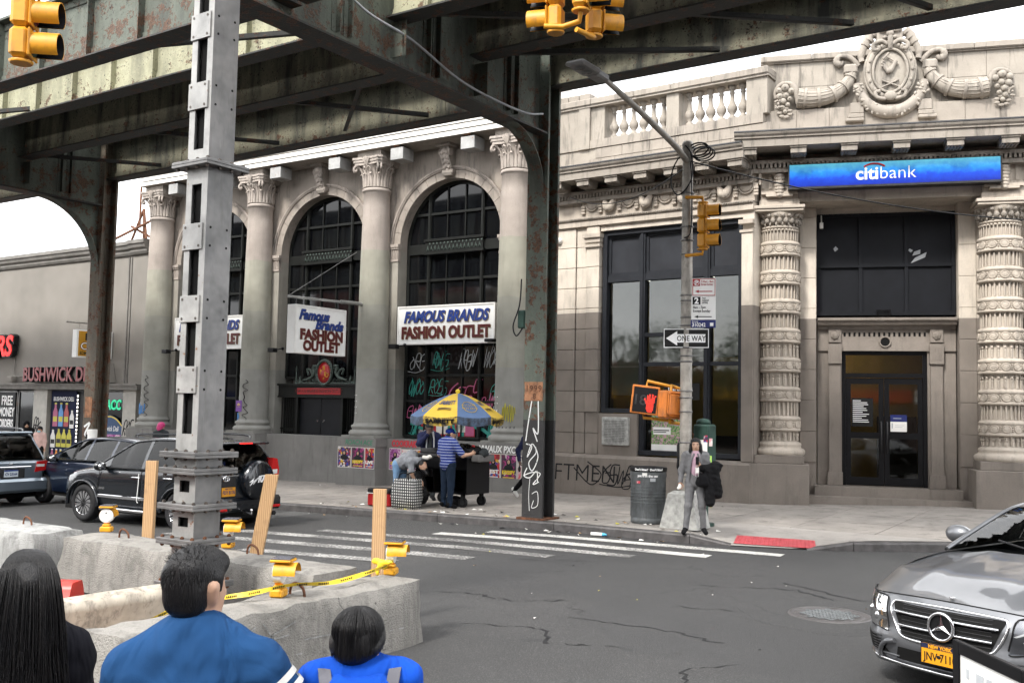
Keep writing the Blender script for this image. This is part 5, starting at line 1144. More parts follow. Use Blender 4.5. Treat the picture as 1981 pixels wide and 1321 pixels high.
# ---- entrance bay
for u in (.655, 5.41):
    b = MB(); b.cbox(u-.655, 0, -.2, u+.655, 1.25, 1.08, .012); b.cbox(u-.55, .09, 1.081, u+.55, 1.25, 1.27, .012); pd = en('pedestal', b, 'bank_taupe')
    c = MB(); c.lathe([(.56,1.272),(.585,1.31),(.585,1.37),(.55,1.41),(.50,1.43),(.485,1.47),(.50,1.50),(.49,1.54),(.44,1.57),(.385,1.60),(.385,6.50)], 40, (u,.64,0)); co = en('column', c, 'bank_cream')
    zt = 6.22
    for k in range(7):
        z1 = zt-.675*k; z0 = z1-.36; b = MB(); b.lathe([(.41,z0),(.47,z0+.01),(.485,z0+.03),(.485,z0+.055),(.465,z0+.07),(.465,z0+.255),(.485,z0+.27),(.485,z0+.30),(.46,z0+.335),(.41,z0+.36)], 40, (u,.64,0)); bd = b.build('carved_band', 'bank_cream', co)
        b = MB()
        for i in range(13):
            a = -pi+i*pi/12; big = i % 2 == 0
            sub = MB()
            if big: sub.ell((0,0,0), (.02,.085,.075), 10, 6); sub.tube([(.004,.085*cos(t),.075*sin(t)) for t in np.linspace(0,2*pi,13)], .016, 5)
            else:
                for q in (-1, 1): sub.ell((.0,.0,.045*q), (.022,.022,.026), 7, 5)
                sub.ell((0,0,0), (.02,.03,.018), 7, 5)
            b.join(sub, RZ(a, (u+.466*cos(a), .64+.466*sin(a), z0+.163)))
        b.build('guilloche', 'bank_cream', bd)
        # drum below the band
        zd1 = z0; zd0 = zt-.675*(k+1) if k < 6 else 1.60; b = MB()
        n = 15 if k < 3 or k == 5 else 22
        for i in range(n):
            a = -pi-.1+i*(pi+.2)/(n-1); cx, cy = u+.41*cos(a), .64+.41*sin(a)
            if k in (3, 4, 6) and i % 2 == 0:
                b.cyl((cx, cy, zd0), (cx, cy, zd1), .014, n=5)
                cx2, cy2 = u+.415*cos(a+.07), .64+.415*sin(a+.07); b.ell((cx2, cy2, zd1-.08), (.03,.03,.04), 7, 5); b.ell((cx2, cy2, zd1-.16), (.022,.022,.05), 7, 5); b.cyl((cx2, cy2, zd0), (cx2, cy2, zd1-.18), .026, .018, 6)
            elif k not in (3, 4, 6): b.cyl((cx, cy, zd0), (cx, cy, zd1), .024, n=6)
        b.build('fluting', 'bank_cream', co)
    b = MB()
    for i in range(18):
        a = -pi-.1+i*(pi+.2)/17; cx, cy = u+.41*cos(a), .64+.41*sin(a); b.cyl((cx, cy, 6.22), (cx, cy, 6.47), .017, n=5); b.ell((u+.41*cos(a+.09), .64+.41*sin(a+.09), 6.47), (.04,.04,.03), 6, 4)
    b.build('fluting', 'bank_cream', co)
    b = MB(); b.lathe([(.40,6.50),(.44,6.52),(.44,6.55),(.41,6.57),(.42,6.66),(.47,6.76),(.52,6.84),(.52,6.88)], 36, (u,.64,0)); cp = b.build('capital', 'bank_cream', co)
    b = MB(); b.cbox(u-.54, .10, 6.881, u+.54, 1.2, 6.94, .01); b.cbox(u-.57, .07, 6.941, u+.57, 1.2, 7.02, .012); b.build('abacus', 'bank_cream', cp)
    b = MB()
    for i in range(11):
        a = -pi+i*pi/10; b.ell((u+.46*cos(a), .64+.46*sin(a), 6.68), (.06,.06,.075), 8, 6); b.ell((u+.50*cos(a+.15), .64+.50*sin(a+.15), 6.80), (.05,.05,.05), 8, 6); b.ell((u+.44*cos(a+.15), .64+.44*sin(a+.15), 6.60), (.03,.03,.05), 6, 5)
    b.build('acanthus_leaf', 'bank_top', cp)
    # entablature block with hanging husk
    b = MB(); b.box(u-.45, .16, 7.021, u+.45, 1.2, 7.16); b.box(u-.42, .19, 7.16, u+.42, 1.2, 8.0); eb = en('entablature_block', b, 'bank_cream'); b = MB()
    b.box(u-.40, .10, 7.28, u+.40, .19, 7.34); b.box(u-.30, .06, 7.22, u+.30, .19, 7.28)
    for i in range(6): b.box(u-.40+i*.16, .165, 7.42, u-.33+i*.16, .19, 7.95)
    b.build('fillet', 'bank_cream', eb); b = MB()
    for i in range(7): w = .12-.008*abs(i-2); b.ell((u, .10, 7.70-i*.075), (w, .09, .06), 9, 6); b.ell((u-w*.7, .12, 7.72-i*.075), (.05,.05,.05), 6, 4); b.ell((u+w*.7, .12, 7.72-i*.075), (.05,.05,.05), 6, 4)
    for s in (-1, 1): b.lathe([(0,.05),(.07,.04),(.085,0)], 14); b.tf(FR(u+s*.10, .14, 7.80), len(b.v)-56)
    b.build('hanging_husk', 'bank_cream', eb)
b = MB(); b.box(1.08, .30, 7.12, 4.98, 1.4, 7.42); b.box(1.08, .26, 7.40, 4.98, 1.4, 7.98); en('lintel', b, 'bank_cream')
b = MB()
for i in range(70): x = 1.12+i*.055; b.ell((x, .255, 7.41), (.022,.02,.022), 6, 4)
en('bead_moulding', b, 'bank_top', kind='stuff')
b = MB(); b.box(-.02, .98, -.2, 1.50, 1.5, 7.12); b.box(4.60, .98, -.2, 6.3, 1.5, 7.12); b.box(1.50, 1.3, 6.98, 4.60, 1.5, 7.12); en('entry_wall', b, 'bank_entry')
for s in (-1, 1):
    for i in range(8): a = .0 if s < 0 else 4.97; b = MB(); z0 = 1.1+i*.72; x0, x1 = (1.12, 1.495) if s < 0 else (4.605, 4.97); b.cbox(x0, .95, z0+.003, x1, .985, z0+.717, .008); en('stone_block', b, 'bank_entry')
b = MB(); b.box(-.05, .5, 7.9, 6.4, 6, 8.6); b.box(-.05, 5, -.2, 6.4, 9, 8.6); b.box(6.3, .3, -.2, 7.4, 9, 8.6); b.box(-.05, 1.5, 7.0, 6.4, 5.1, 8); en('rear_mass', b, 'bank_entry')
cornice(en, -.34, 6.75, 7.98, 1.0)
# attic with coping
b = MB(); b.box(.30, .14, 8.6, 6.1, .8, 9.24); en('attic_base', b, 'bank_top')
for i in range(8): a = .32+i*.72; b = MB(); b.cbox(a, .10, 8.62, a+.715, .141, 9.235, .008); en('attic_stone', b, 'bank_top')
b = MB(); b.box(.30, .34, 9.24, 5.95, .8, 10.42); en('attic_wall', b, 'bank_top')
for i in range(7):
    a = .32+i*.80
    for z0, z1 in ((9.25, 9.82), (9.825, 10.41)): b = MB(); b.cbox(a, .30, z0, a+.795, .341, z1, .006); en('attic_stone', b, 'bank_attic')
for i in range(5): a = .22+i*1.16; b = MB(); b.cbox(a+.003, .18, 10.43, a+1.157, .9, 10.58, .02); b.box(a+.003, .24, 10.40, a+1.157, .85, 10.43); en('coping_stone', b, 'bank_top')
# carved crest: cartouche, scrolls, cornucopias, garland
b = MB(); b.ell((3.08, .22, 10.02), (.44,.10,.58), 28, 12); cz = en('crest_cartouche', b, 'bank_attic')
def ring(rx, rz, r, v, mat='bank_attic', nm='oval_frame', n=44): b = MB(); b.tube([(3.08+rx*cos(t), v, 10.02+rz*sin(t)) for t in np.linspace(0, 2*pi, n+1)], r, 8); return b.build(nm, mat, cz)
ring(.37, .50, .035, .11); ring(.47, .61, .07, .14); ring(.545, .69, .035, .16)
b = MB()
for i in range(16):
    t = 2*pi*i/16
    if abs(cos(t)) > .3: b.ell((3.08+.47*cos(t), .07, 10.02+.61*sin(t)), (.035,.03,.045), 7, 5)
for s in (-1, 1):
    b.tube(spline([(3.08+s*.05, .08, 10.62), (3.08+s*.2, .06, 10.70), (3.08+s*.36, .06, 10.62), (3.08+s*.34, .06, 10.50), (3.08+s*.25, .06, 10.52), (3.08+s*.27, .06, 10.58)], 5), .05, 8)
    b.tube(spline([(3.08+s*.10, .07, 9.36), (3.08+s*.28, .06, 9.40), (3.08+s*.32, .06, 9.52), (3.08+s*.22, .06, 9.54)], 5), .045, 8)
b.tube([(3.08, .10, 10.55), (3.08, .03, 10.66), (3.08, .06, 10.80)], .06, 8); b.ell((3.08, .06, 9.42), (.14,.08,.11)); b.build('scroll', 'bank_top', cz)
b = MB(); b.tube([(2.90, .10, 9.80), (3.30, .10, 9.62)], .022, 6); b.tube([(3.26, .10, 9.80), (2.86, .10, 9.62)], .022, 6)           # crossed clubs
b.tube(spline([(2.93, .10, 10.16), (3.03, .07, 10.00), (3.10, .07, 10.04), (3.20, .07, 10.22)], 4), [.05]*4+[.065]*5+[.05]*4, 8); b.tube([(2.98, .07, 10.36), (3.26, .07, 10.14)], .02, 6); b.tube([(3.05, .07, 10.42), (2.93, .07, 10.28)], .03, 6)
for i in range(4): b.ell((2.90+.03*(i % 2), .07, 10.12+.035*i), .03, 7, 5)
b.build('arm_and_hammer_relief', 'bank_top', cz)
b = MB(); b.cbox(2.80, .16, 10.72, 3.36, .6, 11.12, .03); tb = en('crest_finial', b, 'bank_top'); b = MB()
for x, z, r in ((2.92,10.98,.09),(3.24,10.98,.09),(3.08,10.90,.10),(3.08,11.05,.08),(2.98,10.80,.06),(3.18,10.80,.06),(3.08,10.77,.05),(2.88,11.08,.05),(3.28,11.08,.05)): b.ell((x, .14, z), (r, .06, r*.8), 8, 6)
b.cbox(2.9, .1, 10.93, 3.26, .2, 10.97, .01); b.build('mask_carving', 'bank_top', tb)
rr_ = random.Random(5)
for s in (-1, 1):
    g = lambda dx, v, z: (3.08+s*dx, v, z)
    b = MB(); b.tube([g(.34,.28,10.98), g(.46,.26,10.86), g(.56,.24,10.62)], [.10,.105,.085], 10)
    for t in (.1, .45, .8): b.tube([g(.34+.22*t-.02,.28-.04*t,10.98-.36*t+.03), g(.34+.22*t+.02,.28-.04*t,10.98-.36*t-.03)], .12, 10)
    b.tube(spline([g(.56,.22,10.62), g(.62,.22,10.42), g(.60,.2,10.28)], 4), [.09]*5+[.07]*4, 8); en('torch', b, 'bank_top')
    b = MB(); b.tube(spline([g(.66,.24,10.22), g(.86,.22,10.42), g(1.08,.22,10.46), g(1.16,.22,10.34), g(1.06,.22,10.26), g(1.0,.22,10.33)], 5), [.06]*12+[.08]*8+[.05]*6, 8); b.cbox(min(g(.70,0,0)[0], g(1.0,0,0)[0]), .10, 10.02, max(g(.70,0,0)[0], g(1.0,0,0)[0]), .32, 10.24, .04); en('volute', b, 'bank_top')
    path = spline([g(.78,.24,10.12), g(.86,.20,9.92), g(1.02,.16,9.70), g(1.32,.12,9.52), g(1.72,.10,9.47), g(2.02,.08,9.50)], 6); n = len(path)
    b = MB(); b.tube(path, [.10+.13*i/(n-1) for i in range(n)], 14); hn = en('cornucopia', b, 'bank_attic'); b = MB()
    for i in (5, 11, 16, 21, 26): b.tube([path[i], path[min(i+1, n-1)]], .135+.13*i/(n-1), 14)
    for q in range(9):
        a = pi+pi*q/8; b.tube([(p[0], p[1]+(.10+.13*i/(n-1))*sin(a)*.98, p[2]+(.10+.13*i/(n-1))*cos(a)*.98) for i, p in enumerate(path)], .014, 5)
    b.build('binding', 'bank_top', hn)
    b = MB(); b.tube([g(2.28+.24*cos(t), .10, 9.62+.26*sin(t)) for t in np.linspace(-.4, pi+.4, 19)], .05, 8); b.tube(spline([g(1.98,.08,9.36), g(2.04,.05,9.60), g(2.14,.05,9.82)], 5), .08, 8); b.build('shell_rim', 'bank_top', hn)
    for (dx, z, r) in ((2.30,9.74,.095),(2.44,9.68,.08),(2.16,9.66,.08),(2.28,9.56,.075),(2.42,9.54,.085),(2.20,9.48,.06),(2.34,9.42,.075),(2.24,9.34,.06),(2.36,9.28,.065),(2.30,9.18,.055)):
        f = MB(); f.ell(g(dx, .02+rr_.uniform(-.02, .02), z), r, 10, 8); f.ell(g(dx, .02-r*.9, z), (r*.3, r*.2, r*.3), 6, 4); f.build('fruit', 'bank_attic', hn)
    b = MB()
    for q in range(16): dx, z = 2.46+rr_.uniform(-.09, .06), 9.36+rr_.uniform(-.12, .08); b.ell(g(dx, -.02, z), .03, 6, 5)
    for q in range(7): a = q*.9; b.ell(g(2.30+.12*cos(a), .03, 9.16+.10*sin(a)), (.07,.02,.035), 7, 5)
    b.build('grapes_and_leaves', 'bank_top', hn)
    b = MB(); 
    for j, (w, z0, z1, v) in enumerate(((.20, 9.05, 9.30, .02), (.24, 8.94, 9.05, .0), (.30, 8.86, 8.94, -.02))): x0, x1 = sorted((g(.62,0,0)[0], g(.62+w,0,0)[0])); b.cbox(x0-.05, v, z0, x1+.05, .16, z1, .02)
    en('ribbon_end', b, 'bank_top')
gl = [(3.08+.72*cos(t)*1.0, .10-.05*sin(-t), 9.84+.80*sin(t)) for t in np.linspace(pi+.12, 2*pi-.12, 27)]
b = MB(); b.tube(gl, [.09+.055*sin(pi*i/26) for i in range(27)], 10); gd = en('garland', b, 'bank_top'); b = MB()
for i in range(90):
    t = rr_.uniform(.02, .98); p = gl[int(t*26)]; b.ell((p[0]+rr_.uniform(-.1, .1), p[1]-.08+rr_.uniform(-.03, .02), p[2]+rr_.uniform(-.1, .1)), (.05, .022, .03), 6, 4, R=Matrix.Rotation(rr_.uniform(0, 3), 3, 'Y'))
b.build('leaves', 'bank_attic', gd, kind='stuff'); b = MB()
for a in (-.5, .5): b.tube([(3.08-.14, -.02, 9.05+a*.22), (3.08+.14, -.02, 9.05-a*.22)], .035, 6)
b.build('ribbon', 'bank_attic', gd)
# recess: dark panelled screen, door surround
b = MB(); b.box(1.52, 1.30, 4.56, 4.58, 1.40, 7.0); dk = en('screen_panel', b, 'dark_panel'); b = MB()
for x in (1.52, 2.47, 3.48, 4.50): b.box(x, 1.25, 4.56, x+.08, 1.299, 6.98)
for z in (4.56, 5.70, 6.90): b.box(1.52, 1.24, z, 4.58, 1.2495, z+.08)
b.build('screen_bars', 'dark_panel', dk)
for (x, z, w, a) in ((3.75, 6.02, .11, .4), (3.62, 6.08, .04, 1.2), (3.80, 5.90, .22, .5), (1.95, 6.15, .06, 1.0)):
    b = MB(); b.join(MB().prism([(-w, -.02), (w*.6, -.05), (w, .04), (-w*.3, .05)], -.002, 0, 'z'), FR(x, 1.298, z)@Matrix.Rotation(a, 4, 'Z')); b.build('peeled_film', 'g_silver', dk)
b = MB(); b.prism([(1.5,4.22),(1.16,4.22),(1.14,4.28),(1.02,4.32),(.98,4.40),(.94,4.42),(.94,4.48),(1.5,4.52)], 1.53, 4.57, 'x'); en('door_cornice', b, 'bank_taupe')
b = MB(); b.box(1.53, 1.20, 3.72, 4.57, 1.5, 4.22); b.box(1.53, 1.25, .58, 2.08, 1.5, 3.72); b.box(3.96, 1.25, .58, 4.57, 1.5, 3.72); ds = en('door_surround', b, 'bank_taupe')
b = MB()
for i in range(17): x = 2.12+i*.11; b.box(x, 1.19, 4.06, x+.045, 1.1995, 4.15)
b.build('dentils', 'black_void', ds, kind='stuff')
b = MB(); b.lathe([(.10,.0),(.10,.03),(.125,.04),(.14,.0)], 24); b.tf(FR(3.04, 1.20, 3.93)); b.build('oculus_ring', 'bank_taupe', ds); b = MB(); b.cyl((3.04,1.199,3.93), (3.04,1.185,3.93), .10, n=20); b.build('oculus', 'black_void', ds)
for x in (1.79, 4.02):
    b = MB(); b.box(x, 1.16, .58, x+.26, 1.249, 3.42); b.box(x-.04, 1.12, .58, x+.30, 1.249, .88); p_ = b.build('pilaster', 'bank_taupe', ds)
    b = MB(); b.box(x-.02, 1.11, 3.42, x+.28, 1.249, 3.88); b.box(x-.01, 1.13, 3.92, x+.27, 1.249, 4.22); b.build('pilaster_cap', 'bank_taupe', p_); b = MB()
    for i in range(3): b.box(x+.045+i*.07, 1.10, 3.52, x+.08+i*.07, 1.1095, 3.80)
    b.build('flute', 'bank_taupe', p_); b = MB(); b.lathe([(0,.04),(.03,.05),(.05,.02),(.075,.035),(.095,.0)], 16, fr=lambda t: 1+.12*sin(6*t)); b.tf(FR(x+.13, 1.13, 4.07)); b.build('rosette', 'bank_taupe', p_)
b = MB(); b.box(1.31, .35, -.2, 4.75, 1.6, .36); en('step', b, 'bank_taupe'); b = MB(); b.box(1.45, .75, .361, 4.62, 1.6, .575); en('step', b, 'bank_taupe')
# glazed double door
DV = 1.36; b = MB()
for x0, z0, x1, z1 in ((2.08,.58,2.17,3.72),(3.87,.58,3.96,3.72),(2.17,3.63,3.87,3.72),(2.17,3.10,3.87,3.20)): b.box(x0, DV-.06, z0, x1, DV+.06, z1)
df = en('door_frame', b, 'black_metal'); b = MB(); b.box(2.17, DV, 3.20, 3.87, DV+.008, 3.63); b.build('transom_pane', 'glass_shop', df)
for a, c, s in ((2.175, 3.015, 1), (3.025, 3.865, -1)):
    b = MB()
    for x0, z0, x1, z1 in ((a,.59,a+.11,3.09),(c-.11,.59,c,3.09),(a+.11,2.95,c-.11,3.09),(a+.11,.59,c-.11,.78),(a+.11,1.68,c-.11,1.82)): b.box(x0, DV-.03, z0, x1, DV+.03, z1)
    d = en('door_leaf', b, 'black_metal')
    for z0, z1 in ((.78, 1.68), (1.82, 2.95)): b = MB(); b.box(a+.11, DV, z0, c-.11, DV+.008, z1); b.build('pane', 'glass_shop', d)
    hx = c-.06 if s > 0 else a+.06; b = MB(); b.tube([(hx, DV-.03, 1.35), (hx, DV-.10, 1.37), (hx, DV-.10, 2.05), (hx, DV-.03, 2.07)], .018, 8); b.build('handle', 'steel_dark', d)
b = MB(); b.box(2.30, DV-.008, 1.95, 2.78, DV-.003, 2.62); hb = en('hours_board', b, 'black_letter'); b = MB()
for i in range(12): b.box(2.33, DV-.012, 2.55-i*.045, 2.33+(.30 if i % 3 else .18)+.02*(i % 4), DV-.0085, 2.565-i*.045)
b.build('lettering', 'white_letter', hb)
b = MB(); b.box(3.16, DV-.012, 2.08, 3.52, DV-.006, 2.24); b.build('door_sticker', 'zone_blue', df); b = MB(); b.box(3.16, DV-.012, 1.85, 3.52, DV-.006, 2.079); b.build('door_sticker', 'white_flat', df)
b = MB(); b.join(text('1', .16, .001, 0, .006), FR(3.20, DV-.014, 1.93)); b.box(3.26, DV-.014, 1.99, 3.46, DV-.0125, 2.0); b.box(3.26, DV-.014, 1.95, 3.42, DV-.0125, 1.96); b.box(3.22, DV-.014, 2.15, 3.40, DV-.0125, 2.165); b.build('sticker_print', 'g_silver', df)
b = MB(); b.box(1.6, 4.3, .5, 4.5, 4.4, 4.4); b.box(1.55, 1.6, .5, 1.6, 4.4, 4.4); en('lobby_wall', b, 'interior_yellow'); b = MB(); b.box(1.6, 1.5, .5, 4.5, 4.4, .57); b.box(1.6, 1.6, 4.3, 4.5, 4.4, 4.4); b.box(4.45, 1.6, .5, 4.5, 4.4, 4.4); en('lobby_floor', b, 'interior_dark'); b = MB(); b.box(1.9, 3.0, 4.22, 2.8, 3.3, 4.28); en('ceiling_lamp', b, 'glow_warm'); b = MB(); b.box(3.1, 3.6, .57, 4.0, 4.2, 2.2); en('cash_machine', b, 'interior_dark')
b = MB(); b.cbox(2.86, 1.05, 4.53, 3.16, 1.30, 4.68, .015); fl = en('flood_lamp', b, 'black_metal'); b = MB()
for i in range(9): b.box(2.88+i*.03, 1.03, 4.60, 2.89+i*.03, 1.0495, 4.67)
b.build('cooling_fins', 'black_metal', fl)
b = MB(); b.cbox(1.58, 1.05, 6.62, 1.66, 1.16, 6.76, .01); b.cyl((1.62,1.1,6.76), (1.62,1.2,6.95), .015, n=6); en('security_camera', b, 'white_flat')
# ---- illuminated fascia sign
sg = thing('fascia_sign', 'long blue gradient citibank sign above the bank entrance', 'sign'); sg.matrix_basis = Matrix.Translation((-8.24, 22.02, 0))@Matrix.Rotation(R_(18.7), 4, 'Z')@Matrix.Translation((.88, -.10, 7.38)); sg.location = sg.matrix_basis.translation
b = MB(); b.box(0, 0, 0, 4.42, .30, .51); b.build('sign_face', 'sign_blue', sg)
b = MB(); b.box(-.02, -.004, -.05, 4.44, .30, -.001); b.box(-.03, .0, -.05, -.001, .30, .53); b.box(4.421, 0, -.05, 4.45, .30, .53); b.box(-.03, .0, .511, 4.45, .30, .535); b.build('sign_case', 'steel_dark', sg)
b = MB(); x = text('citi', .40, .004, 0, .010, 'LEFT', 1.02); w = max(v[0] for v in x.v); b.join(x, FR(1.43, -.006, .12)); b.join(text('bank', .40, .004, 0, -.004, 'LEFT', 1.02), FR(1.43+w+.02, -.006, .12)); b.build('lettering', 'white_letter', sg)
b = MB(); b.tube([(1.43+.40+.27*cos(t), -.008, .30+.165*sin(t)) for t in np.linspace(.62, pi-.62, 17)], .022, 6, flat=1); b.build('red_arc', 'arc_red', sg)
# ================================================================ STREET FURNITURE AT THE CORNER
def gw(x, y): return zs(x, y)
PL = thing('street_lamp', 'tall grey steel street lamp pole with curved arm at the bank corner', 'street lamp', (-7.44, 16.71, .15))
b = MB(); b.lathe([(.115,.55),(.112,3),(.10,6.9),(.10,6.93)], 8); b.lathe([(.11,6.88),(.115,6.95),(.08,7.0),(.0,7.02)], 8); b.build('shaft', 'pole_grey', PL)
b = MB(); b.add([(sx*.36, sy*.30, 0) for sx, sy in ((-1,-1),(1,-1),(1,1),(-1,1))]+[(sx*.24, sy*.22, .60) for sx, sy in ((-1,-1),(1,-1),(1,1),(-1,1))]+[(sx*.15, sy*.15, .66) for sx, sy in ((-1,-1),(1,-1),(1,1),(-1,1))], [(0,1,5,4),(1,2,6,5),(2,3,7,6),(3,0,4,7),(4,5,9,8),(5,6,10,9),(6,7,11,10),(7,4,8,11)]); b.build('base', 'cast_grey', PL)
arm = spline([(0,-.05,6.62), (0,-.5,6.78), (0,-1.75,7.02), (0,-2.7,7.17), (0,-3.2,7.24), (0,-3.5,7.24)], 6)
b = MB(); b.tube(arm, [.06-.022*i/len(arm) for i in range(len(arm))], 10); b.build('arm', 'pole_grey', PL)
b = MB(); b.cbox(-.11, -3.62, 7.17, .11, -3.22, 7.29, .03); b.cbox(-.17, -4.15, 7.19, .17, -3.58, 7.27, .035); lh = b.build('luminaire', 'lamp_grey', PL); b = MB()
for y in (-3.98, -3.76): b.ell((0, y, 7.19), (.09,.08,.03), 12, 6)
b.cyl((0,-3.4,7.29), (0,-3.4,7.36), .04, n=8); b.build('lens', 'glass_lamp', lh)
b = MB()
for z in (.9, 1.5, 2.05, 2.3, 2.42, 2.95, 3.05, 3.2, 3.6, 3.75, 4.05, 4.15, 4.9, 5.15, 5.4, 6.02): b.lathe([(.112,z),(.122,z+.004),(.122,z+.028),(.112,z+.03)], 12)
b.build('strap_bands', 'galv', PL)
b = MB(); r_ = random.Random(2)
for i in range(4):
    c = (.22+.03*i, -.05, 6.82-.03*i); b.tube([(c[0]+.20*cos(t), c[1]+.03*i, c[2]+.12*sin(t)) for t in np.linspace(0, 2*pi, 21)], .014, 5)
b.tube(spline([(-.1,-.1,6.75), (-.25,-.1,6.5), (-.28,-.1,6.2), (-.12,-.12,6.0), (.12,-.12,6.25), (.12,-.1,6.7), (0,-.12,6.9)], 5), .013, 5); b.tube(spline([(.1,-.1,6.6), (.14,-.12,5.9), (.12,-.13,5.3), (.0,-.13,5.2)], 5), .012, 5); b.build('cable_coil', 'black_plastic', PL)
b = MB(); b.tube([(-.1,0,6.5)]+[(-.1-(5.3)*t, 4.9*t+.0, 6.5+.95*t-1.5*t*(1-t)) for t in np.linspace(.05, 1, 14)], .012, 5); o = b.build('service_wire', 'black_plastic', None, PL.location); tag(o, 'black overhead wire from the lamp pole to the left wing of the bank', 'wire')
b = MB(); b.tube([(.1+(6.1)*t, -.1+7.0*t, 6.6-.50*t-.55*4*t*(1-t)*.5) for t in np.linspace(0, 1, 18)], .014, 5); o = b.build('service_wire', 'black_plastic', None, PL.location); tag(o, 'black overhead wire running right across the bank entrance', 'wire')
# ---- signal heads
def signal(lab, loc, yaw, arms=None, lit=None, grp=None, n=3):
    t = thing('traffic_signal', lab, 'traffic light', loc, yaw, grp); S_ = .27      # faces local +x, bottom at z=0
    for i in range(n):
        z = S_*i; b = MB(); b.cbox(-.10, -.115, z+.003, .06, .115, z+S_-.003, .035); h = b.build('housing', 'signal_yellow', t)
        b = MB(); b.cbox(.055, -.12, z+.012, .075, .12, z+S_-.012, .01); b.build('door', 'signal_yellow', h)
        b = MB(); m = 18; L = []
        for a in range(m+1):
            th = pi-2.55+5.1*a/m; L.append((sin(th), -cos(th)))
        ro, ri = .112, .104; c = (0, z+S_/2)
        f = lambda r, xx: [(xx, c[0]+r*q[0], c[1]+r*q[1]) for q in L]
        b.grid([f(ro, .07), f(ro, .29)], sm=True); b.grid([f(ri, .29), f(ri, .07)], 1, True); b.grid([f(ro, .29), f(ri, .29)]); b.build('visor', ['signal_yellow', 'black_plastic'], h)
        b = MB(); b.ell((.075, 0, z+S_/2), (.02, .10, .10), 14, 8); b.build('lens', ['box_green', 'deep_red', 'deep_red'][0 if i == 0 else 1] if lit != i else 'glow_red', h)
    b = MB(); b.lathe([(.09,-.02),(.10,0),(.05,.02)], 12, (-.02,0,-.01)); b.lathe([(.05,-.02),(.10,0),(.09,.02)], 12, (-.02,0,n*S_+.01)); b.build('end_cap', 'signal_yellow', t)
    for pts in (arms or []): b = MB(); b.tube(pts, .03, 8); b.build('bracket_arm', 'signal_yellow', t)
    return t
signal('yellow traffic light bracketed high on the corner lamp pole', (-7.08, 16.62, 5.14), R_(8), [[(-.02,0,.84), (-.02,-.02,.92), (-.34,.0,.95)], [(-.02,0,-.02), (-.02,0,-.10), (-.34,0,-.12)]])
signal('yellow traffic light hanging at the top left corner of the view', (-8.12, 4.55, 5.07), R_(42), [[(-.02,0,.82), (-.02,0,1.6)]])
b = MB(); b.cyl((-8.05, 4.55, 6.72), (-8.02, 6.29, 6.72), .045, n=10); b.cyl((-8.05,4.64,6.6), (-8.05,4.64,6.76), .07, n=10); o = b.build('bracket_arm', 'signal_yellow'); tag(o, 'yellow pipe arm on the shoring pillar carrying the hanging traffic light', 'bracket')
g_ = 'traffic lights clustered under the viaduct'
signal('left facing yellow traffic light of the cluster under the viaduct', (-5.62, 9.05, 6.32), R_(197), [[(-.02,0,.82), (-.02,0,1.45)]], None, g_); signal('right facing yellow traffic light of the cluster under the viaduct', (-5.22, 8.98, 6.46), R_(20), [[(-.02,0,.82), (-.02,0,1.31)], [(-.02,0,-.02), (-.04,.03,-.12), (-.22,.05,-.16), (-.42,.0,-.16)]], None, g_); signal('rear yellow traffic light of the cluster facing away to the right', (-5.28, 9.38, 6.32), R_(45), [[(-.02,0,.82), (-.02,0,1.45)], [(-.02,0,-.02), (-.1,-.2,-.1), (-.3,-.3,-.08)]], None, g_)
# ---- pedestrian signals
def pedsig(lab, loc, yaw, roll, face):
    t = thing('pedestrian_signal', lab, 'pedestrian signal', loc); t.rotation_euler = (0, roll, yaw)
    b = MB(); b.cbox(-.24, 0, -.26, .24, .20, .24, .03); b.build('housing', 'signal_orange', t)
    if face:
        b = MB(); b.cbox(-.25, -.035, -.27, .25, -.001, .25, .015); b.build('rim', 'signal_orange', t); b = MB(); b.box(-.215, -.045, -.235, .215, -.036, .215); b.build('face', 'black_plastic', t)
        b = MB(); hx, hz = .10, -.03                               # raised hand made of light dots
        pol = [((0,-.14),(0,-.02),.062,.07)]+[((-.055+.035*i, .0), (-.075+.045*i, .13-.02*abs(i-1.4)), .018, .016) for i in range(4)]+[((.05,-.05),(.11,.04),.02,.016)]
        for gx in np.arange(-.12, .14, .0165):
            for gz_ in np.arange(-.22, .17, .0165):
                for (a0, a1), (c0, c1), ra, rb in pol:
                    d0, d1 = c0-a0, c1-a1; tt = max(0, min(1, ((gx-a0)*d0+(gz_-a1)*d1)/(d0*d0+d1*d1))); rr2 = ra+(rb-ra)*tt
                    if (gx-a0-d0*tt)**2+(gz_-a1-d1*tt)**2 < rr2*rr2: b.cyl((hx-gx, -.046, hz+gz_), (hx-gx, -.052, hz+gz_), .0065, n=5); break
        b.build('red_hand', 'glow_hand', t, kind='stuff')
        b = MB(); b.join(text('18', .26, .001, 0, .004), FR(-.10, -.046, -.10)); b.build('digits', 'steel_dark', t)
    else: b = MB(); b.cbox(-.20, -.05, -.22, .20, .0, .20, .04); b.build('back_cover', 'signal_orange', t)
    b = MB(); b.tube([(.0,.1,.24), (.0,.1,.34), (.55,.2,.28)], .028, 8); b.tube([(0,.1,-.26), (0,.1,-.33), (.55,.2,-.33)], .028, 8); b.build('bracket_arm', 'signal_yellow', t); return t
pedsig('pedestrian signal with glowing red hand, tilted on the corner pole', (-8.10, 16.40, 2.42), R_(24), R_(6), True); pedsig('orange back of a second pedestrian signal beside the corner pole', (-7.62, 16.62, 2.34), R_(72), R_(3), False)
